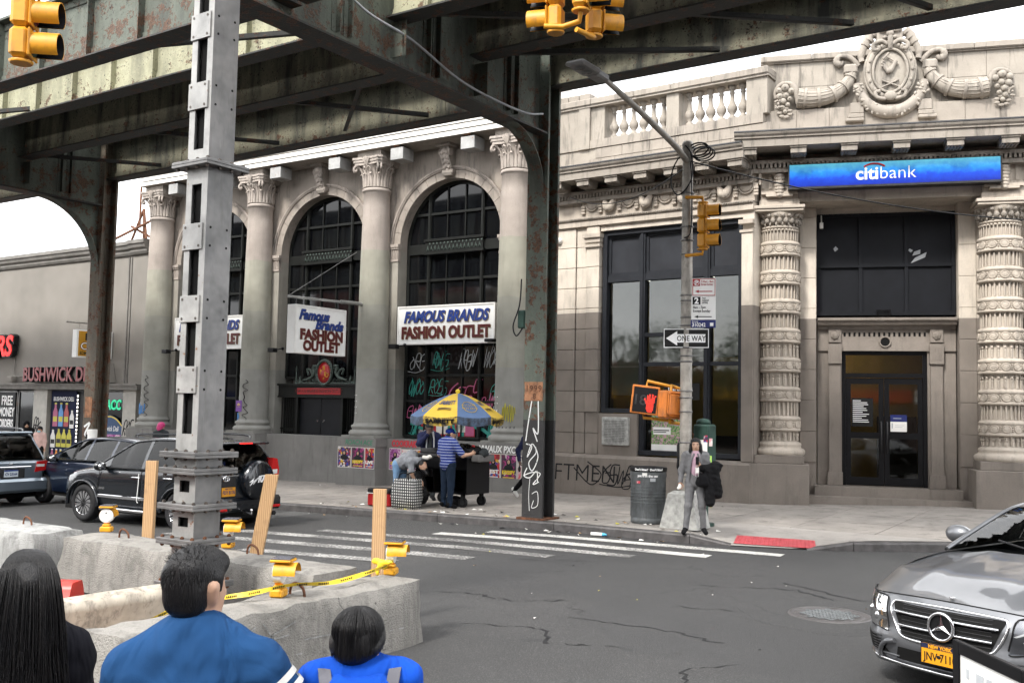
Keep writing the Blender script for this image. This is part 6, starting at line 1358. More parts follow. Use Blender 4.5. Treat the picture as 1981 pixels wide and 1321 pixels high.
# ---- signs on the pole
def plate(nm, lab, loc, yaw, w, h, mat='white_sign', edge=None):
    t = thing(nm, lab, 'sign', loc, yaw); b = MB(); b.cbox(0, 0, 0, w, .006, h, .002); b.build('plate', mat, t)
    if edge:
        b = MB(); e = .012
        for x0, z0, x1, z1 in ((.008,.008,.008+e,h-.008), (w-.008-e,.008,w-.008,h-.008), (.008+e,.008,w-.008-e,.008+e), (.008+e,h-.008-e,w-.008-e,h-.008)): b.box(x0, -.002, z0, x1, -.0005, z1)
        b.build('border', edge, t)
    return t
YW = R_(24)
t = plate('parking_sign', 'white and red no parking sign with red arrow on the corner pole', (-7.30, 16.62, 4.29), YW, .42, .32, edge='red_paint'); b = MB(); b.box(.02, -.002, .18, .14, -.0005, .30); b.build('symbol_panel', 'red_paint', t)
b = MB(); b.join(text('P', .10, .001, 0, .004), FR(.08, -.004, .205)); b.tube([(.08+.045*cos(a), -.004, .24+.045*sin(a)) for a in np.linspace(0, 2*pi, 17)], .006, 5); b.build('symbol', 'white_letter', t); b = MB(); b.join(text('7:30am - 8am', .052, .001, 0, .001, 'LEFT', 1, 1, .78), FR(.155, -.003, .245)); b.join(text('Except Sunday', .052, .001, 0, .001, 'LEFT', 1, 1, .70), FR(.155, -.003, .195)); b.box(.10, -.003, .075, .36, -.001, .092); b.prism([(.05, .083), (.12, .11), (.12, .056)], -.003, -.001, 'y'); b.build('lettering', 'red_paint', t)
t = plate('parking_sign', 'white two hour metered parking sign with black arrow on the pole', (-7.31, 16.62, 3.865), YW, .43, .42); b = MB(); b.box(.02, -.002, .27, .16, -.0005, .41); b.box(.10, -.003, .045, .36, -.001, .06); b.prism([(.05, .052), (.12, .078), (.12, .026)], -.003, -.001, 'y')
for s, z, k in (('hour', .375, .8), ('metered', .335, .8), ('parking', .295, .8)): b.join(text(s, .042, .001, 0, .001, 'LEFT', 1, 1, k), FR(.19, -.003, z))
for s, z in (('8am - 7pm', .20), ('Except Sunday', .135)): b.join(text(s, .065, .001, 0, .001, 'LEFT', 1, 1, .80), FR(.03, -.003, z))
b.build('lettering', 'black_letter', t); b = MB(); b.join(text('2', .15, .001, 0, .006), FR(.09, -.004, .29)); b.build('numeral', 'white_letter', t)
t = plate('parking_sign', 'blue parking zone number sign below the metered parking sign', (-7.32, 16.62, 3.72), YW, .44, .14, 'zone_blue'); b = MB(); b.join(text('310242', .095, .001, 0, .002, 'LEFT', 1, 1, .85), FR(.02, -.003, .02)); b.join(text('Zone#', .04, .001, 0, .0, 'LEFT'), FR(.02, -.003, .098)); b.box(.34, -.003, .03, .40, -.001, .09); b.build('lettering', 'white_letter', t)
t = plate('one_way_sign', 'black and white ONE WAY arrow sign pointing left on the corner pole', (-7.78, 16.48, 3.36), R_(20), .80, .34, 'black_letter'); b = MB(); b.prism([(.04,.17), (.24,.30), (.24,.245), (.74,.245), (.74,.095), (.24,.095), (.24,.04)], -.003, -.0005, 'y'); b.build('arrow', 'white_letter', t); b = MB(); b.join(text('ONE WAY', .135, .001, 0, .002, 'CENTER', 1.05, 1, .78), FR(.49, -.005, .122)); b.build('lettering', 'black_letter', t)
b = MB()
for x0, z0, x1, z1 in ((.0,.0,.012,.34), (.788,.0,.80,.34), (.012,0,.788,.012), (.012,.328,.788,.34)): b.box(x0, -.002, z0, x1, -.0005, z1)
b.build('border', 'white_letter', t)
# ---- green control cabinet behind the pole
t = thing('control_cabinet', 'dark green street cabinet with domed top and stickers behind the lamp pole', 'cabinet', (-7.30, 17.25, .15)); b = MB(); b.cbox(-.16, -.18, .75, .15, .18, 1.84, .03); b.build('body', 'box_green', t); b = MB(); b.lathe([(.0,.0),(.13,0),(.13,.05),(.10,.09),(.0,.11)], 16, (-.03,0,1.84)); b.build('dome', 'box_green', t); b = MB(); b.cyl((0,0,0), (0,0,.55), .07, n=10); b.cyl((0,0,0), (0,0,.05), .18, n=10); b.build('post', 'box_green', t)
for i, (x, z, w, h, mt) in enumerate(((-.02,1.30,.18,.26,'white_flat'), (.05,1.52,.10,.12,'art_a'), (.10,1.12,.14,.16,'lime'), (-.05,1.05,.10,.10,'g_white'), (.16,1.45,.08,.14,'art_e'), (.02,1.20,.10,.09,'art_c'))): b = MB(); b.box(x, -.184-.001*i, z, x+w*.8, -.1805-.001*i, z+h); b.build('sticker', mt, t)
b = MB(); b.tube(spline([(-.30,-.2,1.72), (-.36,-.25,1.5), (-.34,-.28,1.2), (-.37,-.25,.95), (-.32,-.22,.75)], 5), [.05]*6+[.075]*8+[.05]*7, 10); b.build('wrapped_cable_bundle', 'black_plastic', t)
# ---- litter bin
t = thing('litter_bin', 'grey cylindrical mesh litter bin with dark lettered rim by the kerb', 'litter bin', (-8.28, 16.93, gw(-8.28, 16.93))); b = MB(); b.lathe([(.30,0),(.32,.02),(.32,.10),(.305,.11),(.31,.3),(.325,.82),(.335,.84),(.335,.95)], 32); b.build('drum', 'bin_grey', t); b = MB(); b.lathe([(.335,.95),(.345,.955),(.345,1.02),(.33,1.03),(.29,1.03),(.28,.98),(.0,.97)], 32); b.build('rim', 'black_plastic', t)
b = MB()
for i in range(64): a = 2*pi*i/64; b.box(-.004, -.006, .12, .004, 0, .80); n_ = len(b.v); b.tf(RZ(a)@Matrix.Translation((0,-.318,0)), n_-8)
for z in (.38, .44, .50, .56, .62, .68): b.lathe([(.318,z),(.327,z+.004),(.327,z+.012),(.318,z+.016)], 32)
b.build('mesh_bars', 'bin_grey', t, kind='stuff'); b = MB()
def wrap(b, s, size, r, a0, z, sx=1):
    x = text(s, size, .001, 0, .002, 'CENTER', 1, 1, sx); o = len(b.v); b.join(x); 
    for i in range(o, len(b.v)): v = b.v[i]; a = a0+v[0]/r; b.v[i] = ((r+v[2])*cos(a), (r+v[2])*sin(a), z+v[1])
wrap(b, "Don't litter!  Don't litter!", .055, .347, R_(-62), .975); b.build('rim_lettering', 'white_letter', t); b = MB(); wrap(b, 'put it in the can', .06, .34, R_(-66), .86); b.build('band_lettering', 'white_letter', t)
for i, (a, z, w) in enumerate(((-75, .88, .09), (-95, .74, .07), (-50, .78, .10))): b = MB(); b.box(-w/2, -.003, 0, w/2, 0, w*.6); b.tf(RZ(R_(a+90))@Matrix.Translation((0,-.342,z))); b.build('sticker', ['white_flat', 'art_e', 'g_silver'][i], t)
# ================================================================ HOT DOG CART
GC_ = gw(-13.3, 17.6)
t = thing('food_cart', 'black metal hot dog cart on castors beside the kerb', 'food cart', (-13.4, 17.67, GC_)); b = MB()
b.box(-.70, -.42, .28, .70, .42, .30); b.box(-.70, .40, .30, .70, .42, 1.06); b.box(.68, -.42, .30, .70, .40, 1.06); b.box(-.70, -.42, .30, -.68, .40, 1.06); b.box(-.20, -.42, .30, -.18, .40, 1.06); b.box(-.68, -.42, .80, .68, .40, .82); b.box(-.68, -.43, .82, .68, -.42, 1.06); b.build('cabinet', 'black_metal', t)
b = MB(); b.cbox(-.74, -.46, 1.061, .74, .46, 1.12, .012); b.build('counter', 'steel_dark', t); b = MB(); b.cbox(-.69, -.45, .62, -.21, -.421, .79, .01); b.build('drawer', 'black_metal', t); b = MB(); b.cbox(.70, -.30, .98, .92, .30, 1.13, .02); b.build('side_tray', 'galv', t); b = MB(); b.cbox(-.70, -.30, 1.121, -.25, .35, 1.22, .02); b.build('grill_box', 'steel_dark', t)
for x, y in ((-.55,-.34), (.55,-.34), (.55,.34), (-.55,.34)):
    b = MB(); b.cyl((x,y-.025,.11), (x,y+.025,.11), .11, n=20); w = b.build('wheel', 'rubber', t); b = MB(); b.cyl((x,y-.03,.11), (x,y+.03,.11), .06, n=12); b.build('hub', 'steel_dark', w); b = MB(); b.box(x-.03, y-.045, .11, x+.03, y-.032, .28); b.box(x-.03, y+.032, .11, x+.03, y+.045, .28); b.build('fork', 'steel_dark', w)
for x in (.05, .14): b = MB(); b.lathe([(.035,0),(.035,.20),(.015,.24),(.006,.30)], 12, (x,-.25,.301)); o = b.build('sauce_bottle', 'mustard', None, t.location); tag(o, 'yellow mustard bottle on the left of the pair inside the cart' if x < .1 else 'yellow mustard bottle on the right of the pair inside the cart', 'bottle', 'mustard bottles inside the cart')
# umbrella
u = thing('umbrella', 'blue and yellow SABRETT vendor umbrella with sooty valance over the cart', 'umbrella', (-13.27, 17.62, GC_)); b = MB(); b.cyl((0,0,1.1), (0,0,2.44), .022, n=10); b.build('pole', 'galv_light', u); b = MB(); b.ell((0,0,2.49), (.05,.05,.05)); b.cyl((0,0,2.42), (0,0,2.48), .04, n=10); b.build('finial', 'mustard', u)
RU = 1.02
for i in range(8):
    a0 = 2*pi*i/8+R_(37); a1 = a0+2*pi/8; yl = i % 2 == 1; rows = []
    for f in np.linspace(.02, 1, 9):
        r = RU*f; z = 2.45-.50*f**1.55; rows.append([(r*(cos(a0)*(1-s)+cos(a1)*s)*1, r*(sin(a0)*(1-s)+sin(a1)*s), z-.035*sin(pi*s)*f) for s in np.linspace(0, 1, 7)])
    b = MB(); b.grid(rows, sm=True); pn = b.build('canopy_panel', 'umb_yellow' if yl else 'umb_blue', u)
    lo_ = rows[-1]; b = MB(); b.grid([lo_, [(x*1.01, y*1.01, z-.09) for x, y, z in lo_], [(x*1.0, y*1.0, z-.165-.02*sin(pi*k/6)) for k, (x, y, z) in enumerate(lo_)]], sm=True); b.build('valance', 'umb_grime_y' if yl else 'umb_grime_b', pn)
    b = MB(); b.cyl((0,0,2.40), (.98*RU*cos(a0), .98*RU*sin(a0), 1.955), .008, n=5); b.build('rib', 'steel_dark', u)
    # print on the panel: lettering follows the cloth
    def onpanel(s, t_): p = np.array(rows); f = t_*8; j = min(7, int(f)); g_ = f-j; q = s*6; k = min(5, int(q)); h = q-k; P4 = p[j,k]*(1-g_)*(1-h)+p[j+1,k]*g_*(1-h)+p[j,k+1]*(1-g_)*h+p[j+1,k+1]*g_*h; return P4
    am = (a0+a1)/2; up_ = np.array((cos(am)*.25, sin(am)*.25, .97))
    b = MB(); wd = 'SABRETT' if yl else 'HOT DOG'; x = text(wd, .2, .001, .1 if yl else 0, .006 if yl else .001); hw_ = max(abs(v[0]) for v in x.v)
    for s0, ytop, k in (((.40, .62, 1.0),) if yl else ((.30, .66, .5), (.30, .76, .55))):
        vs = [tuple(onpanel(.5+s0*v[0]/hw_, ytop-(1.0 if yl else .5)*v[1]*(k if yl else .8))+up_*.008) for v in x.v]; b.add(vs, [f for f in x.f])
    b.build('lettering', 'blue_letter' if yl else 'umb_yellow', pn)
    if yl:
        b = MB(); b.tube([tuple(onpanel(s, .76-.03*sin(pi*(s-.25)/.5))+up_*.012) for s in np.linspace(.25, .75, 9)], .028, 6, flat=.3); b.tube([tuple(onpanel(s, .80-.03*sin(pi*(s-.25)/.5))+up_*.012) for s in np.linspace(.25, .75, 9)], .02, 6, flat=.3); b.build('sausage_print', 'letter_side', pn)
        b = MB(); x = text('SABRETT', .11, .001, 0, .006); hw_ = max(abs(v[0]) for v in x.v); A_, Z_ = lo_[0], lo_[-1]
        b.add([((A_[0]+(Z_[0]-A_[0])*(.5+.42*v[0]/hw_))*1.03, (A_[1]+(Z_[1]-A_[1])*(.5+.42*v[0]/hw_))*1.03, A_[2]-.145+v[1]) for v in x.v], x.f); b.build('valance_lettering', 'g_black', pn)
    else:
        b = MB(); b.tube([tuple(onpanel(.5+.28*cos(q), .68+.17*sin(q))+up_*.008) for q in np.linspace(0, 2*pi, 25)], .006, 5); b.build('oval_print', 'umb_yellow', pn)
# things on, in and round the cart
def bag(nm, lab, loc, blobs, mat, cat='bag', h=.03, k=.08, amp=.02):
    def fn(P):
        d = None
        for c, r in blobs: e = elli(P, c, r); d = e if d is None else smin(d, e, k)
        return d+amp*np.sin(P[..., 0]*31+P[..., 2]*17)*np.sin(P[..., 1]*27+P[..., 2]*23)
    lo = np.min([np.array(c)-np.array(r) for c, r in blobs], 0)-.08; hi = np.max([np.array(c)+np.array(r) for c, r in blobs], 0)+.08
    b = surfnet(fn, lo, hi, h); o = b.build(nm, mat, None, loc); tag(o, lab, cat); return o
bag('plastic_bag', 'crumpled black plastic bags heaped on the cart counter', (-12.95, 17.5, GC_+1.12), [((0,0,.08),(.28,.22,.12)), ((.2,.05,.08),(.22,.2,.1)), ((-.1,.05,.13),(.16,.16,.10))], 'bin_liner')
bag('plastic_bag', 'black bag slumped on the pavement under the cart', (-13.2, 17.45, GC_), [((0,0,.10),(.24,.16,.12)), ((.1,.05,.08),(.16,.14,.1))], 'bin_liner')
bag('rubbish_sack', 'long black rubbish sack hanging at the left end of the cart', (-13.78, 17.02, GC_), [((0,0,.75),(.10,.10,.30)), ((-.08,0,.42),(.22,.16,.28)), ((-.02,0,.25),(.24,.18,.20))], 'bin_liner')
bag('handbag', 'red lined dark bag at the right end of the cart counter', (-12.55, 17.6, GC_+1.10), [((0,0,.06),(.13,.11,.09)), ((.05,0,.12),(.07,.07,.07))], 'charcoal'); b = MB(); b.cbox(-12.73, 17.42, GC_+1.14, -12.67, 17.5, GC_+1.34, .02); o = b.build('sauce_bottle', 'red_paint'); tag(o, 'red ketchup bottle standing on the cart counter', 'bottle')
bag('paper_napkins', 'white napkins and paper sticking out of the rubbish sack', (-13.62, 16.98, GC_+1.04), [((0,0,0),(.09,.07,.05)), ((.1,0,.02),(.06,.05,.04))], 'paper', 'paper', .015, .03, .012)
# checked shopper bag, cooler
t = thing('shopping_bag', 'black and white checked shopping bag standing in front of the stooping person', 'bag', (-13.62, 16.42, gw(-13.6, 16.4))); b = MB()
ring_ = lambda z, w, d, tw=0: [(w*sx*(1 if abs(sx) == 1 else .9)+tw, d*sy, z) for sx, sy in ((-1,-.6),(-1,-1),(-.3,-1.12),(.3,-1.1),(1,-1),(1,-.4),(1,.6),(.9,1),(0,1.1),(-.9,1))]
R5 = [ring_(0,.26,.14), ring_(.02,.29,.17), ring_(.25,.31,.20), ring_(.48,.29,.18), ring_(.62,.27,.15,.02)]
b.grid([r+[r[0]] for r in R5], sm=True, flip=True); b.add(R5[0], [tuple(range(10))]); b.build('body', 'plaid', t); b = MB()
for y in (-.16, .14): b.tube(spline([(-.12,y,.60), (-.1,y,.72), (.1,y,.74), (.14,y,.60)], 5), .012, 6)
b.build('handle', 'black_cloth', t)
t = thing('cooler', 'small red picnic cooler with black lid on the pavement', 'cooler', (-14.45, 16.6, gw(-14.4, 16.6)), R_(6)); b = MB(); b.cbox(-.30, -.19, .0, .30, .19, .27, .03); b.build('body', 'cooler_red', t); b = MB(); b.cbox(-.31, -.20, .285, .31, .20, .38, .03); b.build('lid', 'black_plastic', t); b = MB(); b.box(-.31, -.201, .271, -.05, .19, .284); b.build('trim', 'white_plastic', t)
# ================================================================ CONSTRUCTION BARRIERS
def block(nm, lab, x0, y0, x1, y1, h, mat, top=.03, seed=0, batter=.04, end=.0):
    t = thing(nm, lab, 'barrier', ((x0+x1)/2, (y0+y1)/2, 0), 0, 'concrete barrier blocks round the pillar'); r = random.Random(seed); nx, ny, nz = max(3, int((x1-x0)/.16)), max(3, int((y1-y0)/.16)), 5
    hx, hy = (x1-x0)/2, (y1-y0)/2
    def P_(i, j, k):
        f = k/nz; x = -hx+(x1-x0)*i/nx; y = -hy+(y1-y0)*j/ny; s = 1-f; x += batter*s*(1 if i == nx else -1 if i == 0 else 0); y += batter*s*(1 if j == ny else -1 if j == 0 else 0)
        e = (i in (0, nx))+(j in (0, ny))+(k == nz)
        q = .018 if e >= 2 else .008; c = .03 if e >= 2 else 0
        x -= c*(1 if i == nx else -1 if i == 0 else 0); y -= c*(1 if j == ny else -1 if j == 0 else 0); z = h*f-(c if k == nz else 0)
        rr_ = random.Random((seed, i, j, k).__hash__()); return (x+rr_.uniform(-q, q), y+rr_.uniform(-q, q), max(0, z+rr_.uniform(-q, q)*(k > 0)))
    b = MB()
    for j, fl in ((0, 0), (ny, 1)): b.grid([[P_(i, j, k) for i in range(nx+1)] for k in range(nz+1)], flip=bool(fl))
    for i, fl in ((0, 1), (nx, 0)): b.grid([[P_(i, j, k) for j in range(ny+1)] for k in range(nz+1)], flip=bool(fl))
    b.grid([[P_(i, j, nz) for i in range(nx+1)] for j in range(ny+1)]); b.build('concrete_body', mat, t); return t
def loop(t, x, y, h):
    b = MB(); b.tube(spline([(x-.07,y,h-.06), (x-.06,y,h+.06), (x,y,h+.10), (x+.07,y+.02,h+.05), (x+.09,y+.02,h-.06)], 5), .012, 6); b.build('lifting_loop', 'rust', t)
bl = block('concrete_barrier', 'white painted concrete barrier block at the left edge behind the long haired woman', -14.8, 6.88, -11.52, 7.58, .61, 'barrier_white', seed=1); loop(bl, .9, 0, .61)
b = MB(); scrawl(b, -1.3, .1, 1.4, .35, -.40, .02, 91, 5); b.build('graffiti', 'g_silver', bl)
bm = block('concrete_barrier', 'long grey concrete barrier block just behind the shoring pillar', -11.15, 7.0, -6.95, 7.66, .60, 'barrier', seed=2); loop(bm, -1.35, 0, .60); loop(bm, .75, .1, .60)
bf = block('concrete_barrier', 'grey concrete barrier block in front, pointing towards the viewer', -6.55, 4.3, -6.0, 7.5, .60, 'barrier', seed=3); loop(bf, .02, .2, .60)
b = MB(); r_ = random.Random(8)
for i in range(7): x0 = 0; stroke(b, [(r_.uniform(-1, 1.3), r_.uniform(.1, .5)) for q in range(2)], .012, 0)
for i in range(len(b.v)): v = b.v[i]; b.v[i] = (.30+v[1]*-1, v[0], v[2])
b.build('scratch_marks', 'barrier_white', bf)
# barricade lamps
def lampb(lab, loc, yaw):
    t = thing('barricade_lamp', lab, 'warning lamp', loc, yaw, 'yellow barricade lamps on the barriers'); b = MB(); b.cbox(-.07, -.06, 0, .07, .06, .07, .015); b.cbox(-.045, -.04, .07, .045, .04, .10, .01); b.build('base', 'lamp_yellow', t); b = MB(); b.cbox(-.03, -.03, .10, .03, .03, .20, .008); b.build('stem', 'lamp_amber', t)
    b = MB(); b.cyl((0,-.035,.20), (0,.035,.20), .085, n=24); d = b.build('lens_drum', 'white_plastic', t); b = MB(); b.cyl((0,-.04,.20), (0,-.0355,.20), .07, n=24); b.build('lens', 'white_plastic', d); b = MB(); b.cyl((0,-.046,.235), (0,-.041,.235), .008, n=8); b.build('screw', 'black_plastic', d)
    m = 14; L = [(cos(q), sin(q)) for q in np.linspace(-.15, pi*.98, m)]; b = MB(); b.grid([[(.092*c, -.03, .20+.092*s) for c, s in L], [(.092*c, .05, .20+.092*s) for c, s in L], [(.075*c, .16, .21+.075*s) for c, s in L]]); b.grid([[(.088*c, .16 if q else -.03, .20+.088*s) for c, s in L] for q in (1, 0)]); b.build('hood', 'lamp_yellow', t)
    b = MB(); b.cbox(-.085, -.06, .292, .085, .12, .315, .006); c = b.build('cap', 'lamp_yellow', t); b = MB(); b.cbox(-.08, -.055, .316, .08, .115, .328, .004); b.build('solar_cell', 'solar', c); return t
lampb('barricade lamp with round white lens at the left end of the middle barrier', (-11.0, 7.52, .60), R_(38)); lampb('yellow barricade lamp beside the shoring pillar on the middle barrier', (-8.85, 7.58, .60), R_(-58)); lampb('yellow barricade lamp on the near barrier, taped, closest to the man', (-6.30, 5.95, .60), R_(-62)); lampb('yellow barricade lamp at the far corner of the near barrier by the lumber', (-6.32, 7.40, .60), R_(-62))
# lumber stakes
def stake(lab, base, top, w=.145, d=.045, yaw=0):
    t = thing('wooden_stake', lab, 'wooden post', base, 0, 'lumber stakes behind the barriers'); b = MB(); h = top[2]-base[2]; dx, dy = top[0]-base[0], top[1]-base[1]; c, s = cos(yaw), sin(yaw); V = []
    for f in (0, .5, 1):
        for sx, sy in ((-1,-1),(1,-1),(1,1),(-1,1)): x, y = sx*w/2, sy*d/2; V.append((dx*f+x*c-y*s, dy*f+x*s+y*c, h*f))
    b.add(V, [(0,1,5,4),(1,2,6,5),(2,3,7,6),(3,0,4,7),(4,5,9,8),(5,6,10,9),(6,7,11,10),(7,4,8,11),(8,9,10,11)]); o = b.build('board', 'wood_post', t); b = MB()
    for f in (.8, .9, .95): b.cyl((dx*f, dy*f-d/2-.002, h*f), (dx*f, dy*f-d/2+.002, h*f), .007, n=6)
    b.build('nail_heads', 'rust', o)
stake('upright wooden stake beside the white lens barricade lamp', (-10.55, 7.78, 0), (-10.52, 7.78, 1.48), .13, .07, .5); stake('leaning wooden stake right of the shoring pillar', (-8.78, 7.82, 0), (-8.45, 7.82, 1.42), .145, .05, .55); stake('upright wooden stake at the far corner of the near barrier', (-6.82, 7.78, 0), (-6.82, 7.78, 1.36), .13, .07, .55)
# caution tape
def tape(lab, pts, w=.032):
    P_ = spline(pts, 8); b = MB(); L = []; 
    for i, p in enumerate(P_): tw = .5*sin(i*.5); L.append(p)
    rows = [[(p[0]+.02*sin(i*.35), p[1], p[2]+w/2) for i, p in enumerate(L)], [(p[0]-.02*sin(i*.35), p[1], p[2]-w/2) for i, p in enumerate(L)]]; b.grid(rows); t = thing('caution_tape', lab, 'tape', (0,0,0)); b.build('ribbon', 'tape', t); k = MB()
    for i in range(1, len(L)-2):
        if i % 4 in (1, 2):
            for q in range(3):
                f = q/3; p = [L[i][c]*(1-f)+L[i+1][c]*f for c in range(3)]; d = [(L[i+1][c]-L[i][c])*.2 for c in range(3)]; k.add([(p[0]+.006, p[1]-.004, p[2]+w*.28), (p[0]+d[0]+.006, p[1]+d[1]-.004, p[2]+d[2]+w*.28), (p[0]+d[0]+.006, p[1]+d[1]-.004, p[2]+d[2]-w*.28), (p[0]+.006, p[1]-.004, p[2]-w*.28)], [(0,1,2,3)])
    k.build('printed_letters', 'black_letter', t, kind='stuff'); return t
tape('yellow caution tape tied between the two lamps on the near barrier', [(-6.26,7.36,.74), (-6.22,7.1,.70), (-6.2,6.5,.66), (-6.22,6.0,.70), (-6.35,5.6,.66), (-6.75,5.55,.62), (-7.6,6.2,.72)]); tape('yellow caution tape drooping between the man and the long haired woman', [(-7.75,6.3,.72), (-7.1,5.65,.60), (-6.6,5.12,.59), (-6.62,4.75,.50), (-6.68,4.44,.44), (-6.8,4.0,.36)])
bag('tape_knot', 'knotted end of caution tape at the far lamp', (-6.36, 7.33, .70), [((0,0,0),(.05,.04,.05)), ((.08,-.03,.03),(.06,.02,.025)), ((-.09,.0,.02),(.06,.02,.03)), ((-.05,-.02,-.06),(.025,.02,.05))], 'tape', 'tape', .012, .02, .004)
# tan beam, orange plastic barrier, plywood
t = thing('guard_beam', 'scuffed tan plastic beam lying on edge beside the pillar', 'beam', (-8.1, 5.6, 0)); prof = [(-.10,.04),(.10,.04),(.13,.10),(.06,.24),(.12,.38),(.10,.46),(-.02,.50),(-.10,.46)]; b = MB(); rows = []
for f in np.linspace(0, 1, 9): rows.append([(a+.12*f, -1.6+2.35*f, c+random.uniform(-.004, .004)) for a, c in prof])
b.grid([r+[r[0]] for r in rows], sm=True); b.add(rows[-1], [tuple(range(8))[::-1]]); b.add(rows[0], [tuple(range(8))]); b.build('beam_body', 'beam_tan', t)
t = thing('plastic_barrier', 'bright red orange plastic barrier behind the tan beam', 'barrier', (-8.95, 5.38, 0), R_(30)); prof = [(-.30,0),(-.30,.12),(-.16,.32),(-.12,.46),(-.09,.52),(.09,.52),(.12,.46),(.16,.32),(.30,.12),(.30,0)]; b = MB(); b.grid([[(x, a, c) for a, c in prof] for x in np.linspace(-1.4, .42, 8)], sm=True); b.add([(.42+.0, a, c) for a, c in prof], [tuple(range(10))]); b.add([(-1.4, a, c) for a, c in prof], [tuple(range(10))[::-1]]); b.build('moulded_body', 'orange_red', t); b = MB(); scrawl(b, -.4, .35, .5, .2, -.20, .018, 44, 4); b.build('graffiti', 'g_white', t)
t = thing('plywood_sheet', 'weathered brown plywood sheet lying on the road between barriers', 'plywood', (-7.5, 5.2, 0)); b = MB(); b.add([(-.5,.35,.012),(-.12,.85,.02),(.42,.15,.03),(.45,-.55,.02),(.1,-1.0,.015),(-.7,-.2,.012)]+[(-.5,.35,.03),(-.12,.85,.038),(.42,.15,.048),(.45,-.55,.038),(.1,-1.0,.033),(-.7,-.2,.03)], [(6,7,8,9,10,11)[::-1]]+[(i, (i+1) % 6, 6+(i+1) % 6, 6+i)[::-1] for i in range(6)]); b.build('board', 'plywood', t)
bag('paper_scrap', 'crumpled white paper lying on the plywood sheet', (-7.12, 4.98, .06), [((0,0,0),(.05,.04,.03)), ((.05,.02,.01),(.04,.03,.03))], 'paper', 'litter', .012, .02, .012)
# litter
b = MB(); b.cyl((-8.72,15.58,.035), (-8.52,15.62,.035), .032, n=12); o = b.build('bottle', 'bottle_white'); tag(o, 'white plastic bottle with blue cap lying in the gutter', 'bottle'); k = MB(); k.cyl((-8.52,15.62,.035), (-8.44,15.636,.035), .03, .018, n=12); k.build('cap', 'bottle_blue', o)
b = MB(); r_ = random.Random(21)
for i in range(150):
    zone = r_.random()
    if zone < .45: x, y = r_.uniform(-16, -6.5), 15.98+abs(r_.gauss(0, .5)); z = zs(x, y)
    elif zone < .65: x, y = r_.uniform(-16, -6.5), r_.uniform(15.4, 15.72); z = gz(x)
    elif zone < .8: x, y = r_.choice((-20.2, -18.3, -8.4, -9, -13.8))+r_.gauss(0, .6), r_.uniform(20.5, 21.3); z = zs(x, y)
    else: x, y = r_.uniform(-12, 0), r_.uniform(9, 15); z = gz(x)
    s = r_.uniform(.012, .045)*(1.6 if zone < .65 else .8); a = r_.uniform(0, 6.3); c, d = cos(a)*s, sin(a)*s; b.add([(x-c,y-d,z+.008),(x+d*.7,y-c*.7,z+.012+s*.3),(x+c,y+d,z+.009),(x-d*.7,y+c*.7,z+.01)], [(0,1,2,3)], r_.choice((0,0,0,1,2,3,4)))
o = b.build('scattered_litter', ['paper', 'white_flat', 'wood', 'g_black', 'g_yellow'], kind='stuff'); o['label'] = 'small scattered litter and paper scraps on pavement and road'; o['category'] = 'litter'
# graffiti and number plate on the el column
b = MB(); X0 = -10.2
stroke(b, spline([(X0-.16,1.60),(X0-.10,2.0),(X0+.0,2.55),(X0+.08,2.62),(X0+.11,2.2),(X0+.11,1.75),(X0+.0,1.85),(X0+.1,1.6)], 6), .022, 15.928); stroke(b, spline([(X0-.15,1.55),(X0-.02,1.5),(X0-.12,1.3),(X0-.02,1.55),(X0+.08,1.4),(X0-.08,1.2),(X0+.0,1.05),(X0+.12,1.3),(X0+.06,1.5)], 7), .02, 15.928); stroke(b, spline([(X0-.12,1.1),(X0-.18,.95),(X0-.05,.92),(X0+.1,1.05),(X0+.12,.85)], 6), .02, 15.928); stroke(b, spline([(X0-.2,.95),(X0,1.02),(X0+.18,1.0),(X0+.02,.8),(X0+.15,.85)], 5), .018, 15.928)
stroke(b, spline([(X0-.05,.9),(X0-.07,.6),(X0-.05,.3)], 6), .01, 15.928); stroke(b, spline([(X0+.0,.62),(X0+.12,.66),(X0+.13,.42),(X0+.0,.36),(X0+.04,.5)], 6), .012, 15.928); ep('graffiti', b, 'g_white')
b = MB(); b.box(X0-.20, 15.921, 2.36, X0+.20, 15.927, 2.72); ep('primer_patch', b, 'orange_primer'); b = MB(); b.join(text('1999', .16, .001, 0, .006, 'CENTER', 1.2), FR(X0, 15.918, 2.54)); b.join(text('8', .14, .001, 0, .006), FR(X0+.02, 15.918, 2.40)); ep('stencil_number', b, 'rust')
b = MB(); b.cbox(X0-.42, 15.95, 3.75, X0-.26, 16.1, 4.1, .02); ep('junction_box', b, 'box_green'); b = MB(); b.tube(spline([(X0-.34,15.95,4.7),(X0-.36,15.93,4.2),(X0-.48,15.9,3.8),(X0-.40,15.9,3.6),(X0-.28,15.93,3.75)], 6), .014, 6); ep('junction_cable', b, 'black_plastic')
b = MB(); X1 = -24.35; stroke(b, spline([(X1-.15,1.5),(X1+.1,1.6),(X1-.1,1.3),(X1+.12,1.25),(X1-.1,1.0)], 6), .06, 15.925); stroke(b, spline([(X1-.12,.95),(X1+.1,1.0),(X1-.05,.8)], 6), .05, 15.925); b.box(X1-.14, 15.918, 1.75, X1+.16, 15.924, 2.3, 1); b.box(X1+.17, 15.918, .2, X1+.22, 15.924, 1.3, 1); ep('graffiti', b, ['g_white', 'orange_primer'])
b = MB(); b.cyl((-23.78,15.7,-.2), (-23.78,15.7,1.45), .13, n=14); o = b.build('conduit_post', 'white_flat'); tag(o, 'short white post with stickers beside the rusty el column', 'post'); k = MB()
for i in range(6): a = -1.2-.15*i; k.cbox(-23.78+.128*cos(a)-.05, 15.7+.128*sin(a)-.01, .2+.2*i, -23.78+.128*cos(a)+.05, 15.7+.128*sin(a)+.012, .32+.2*i, .004)
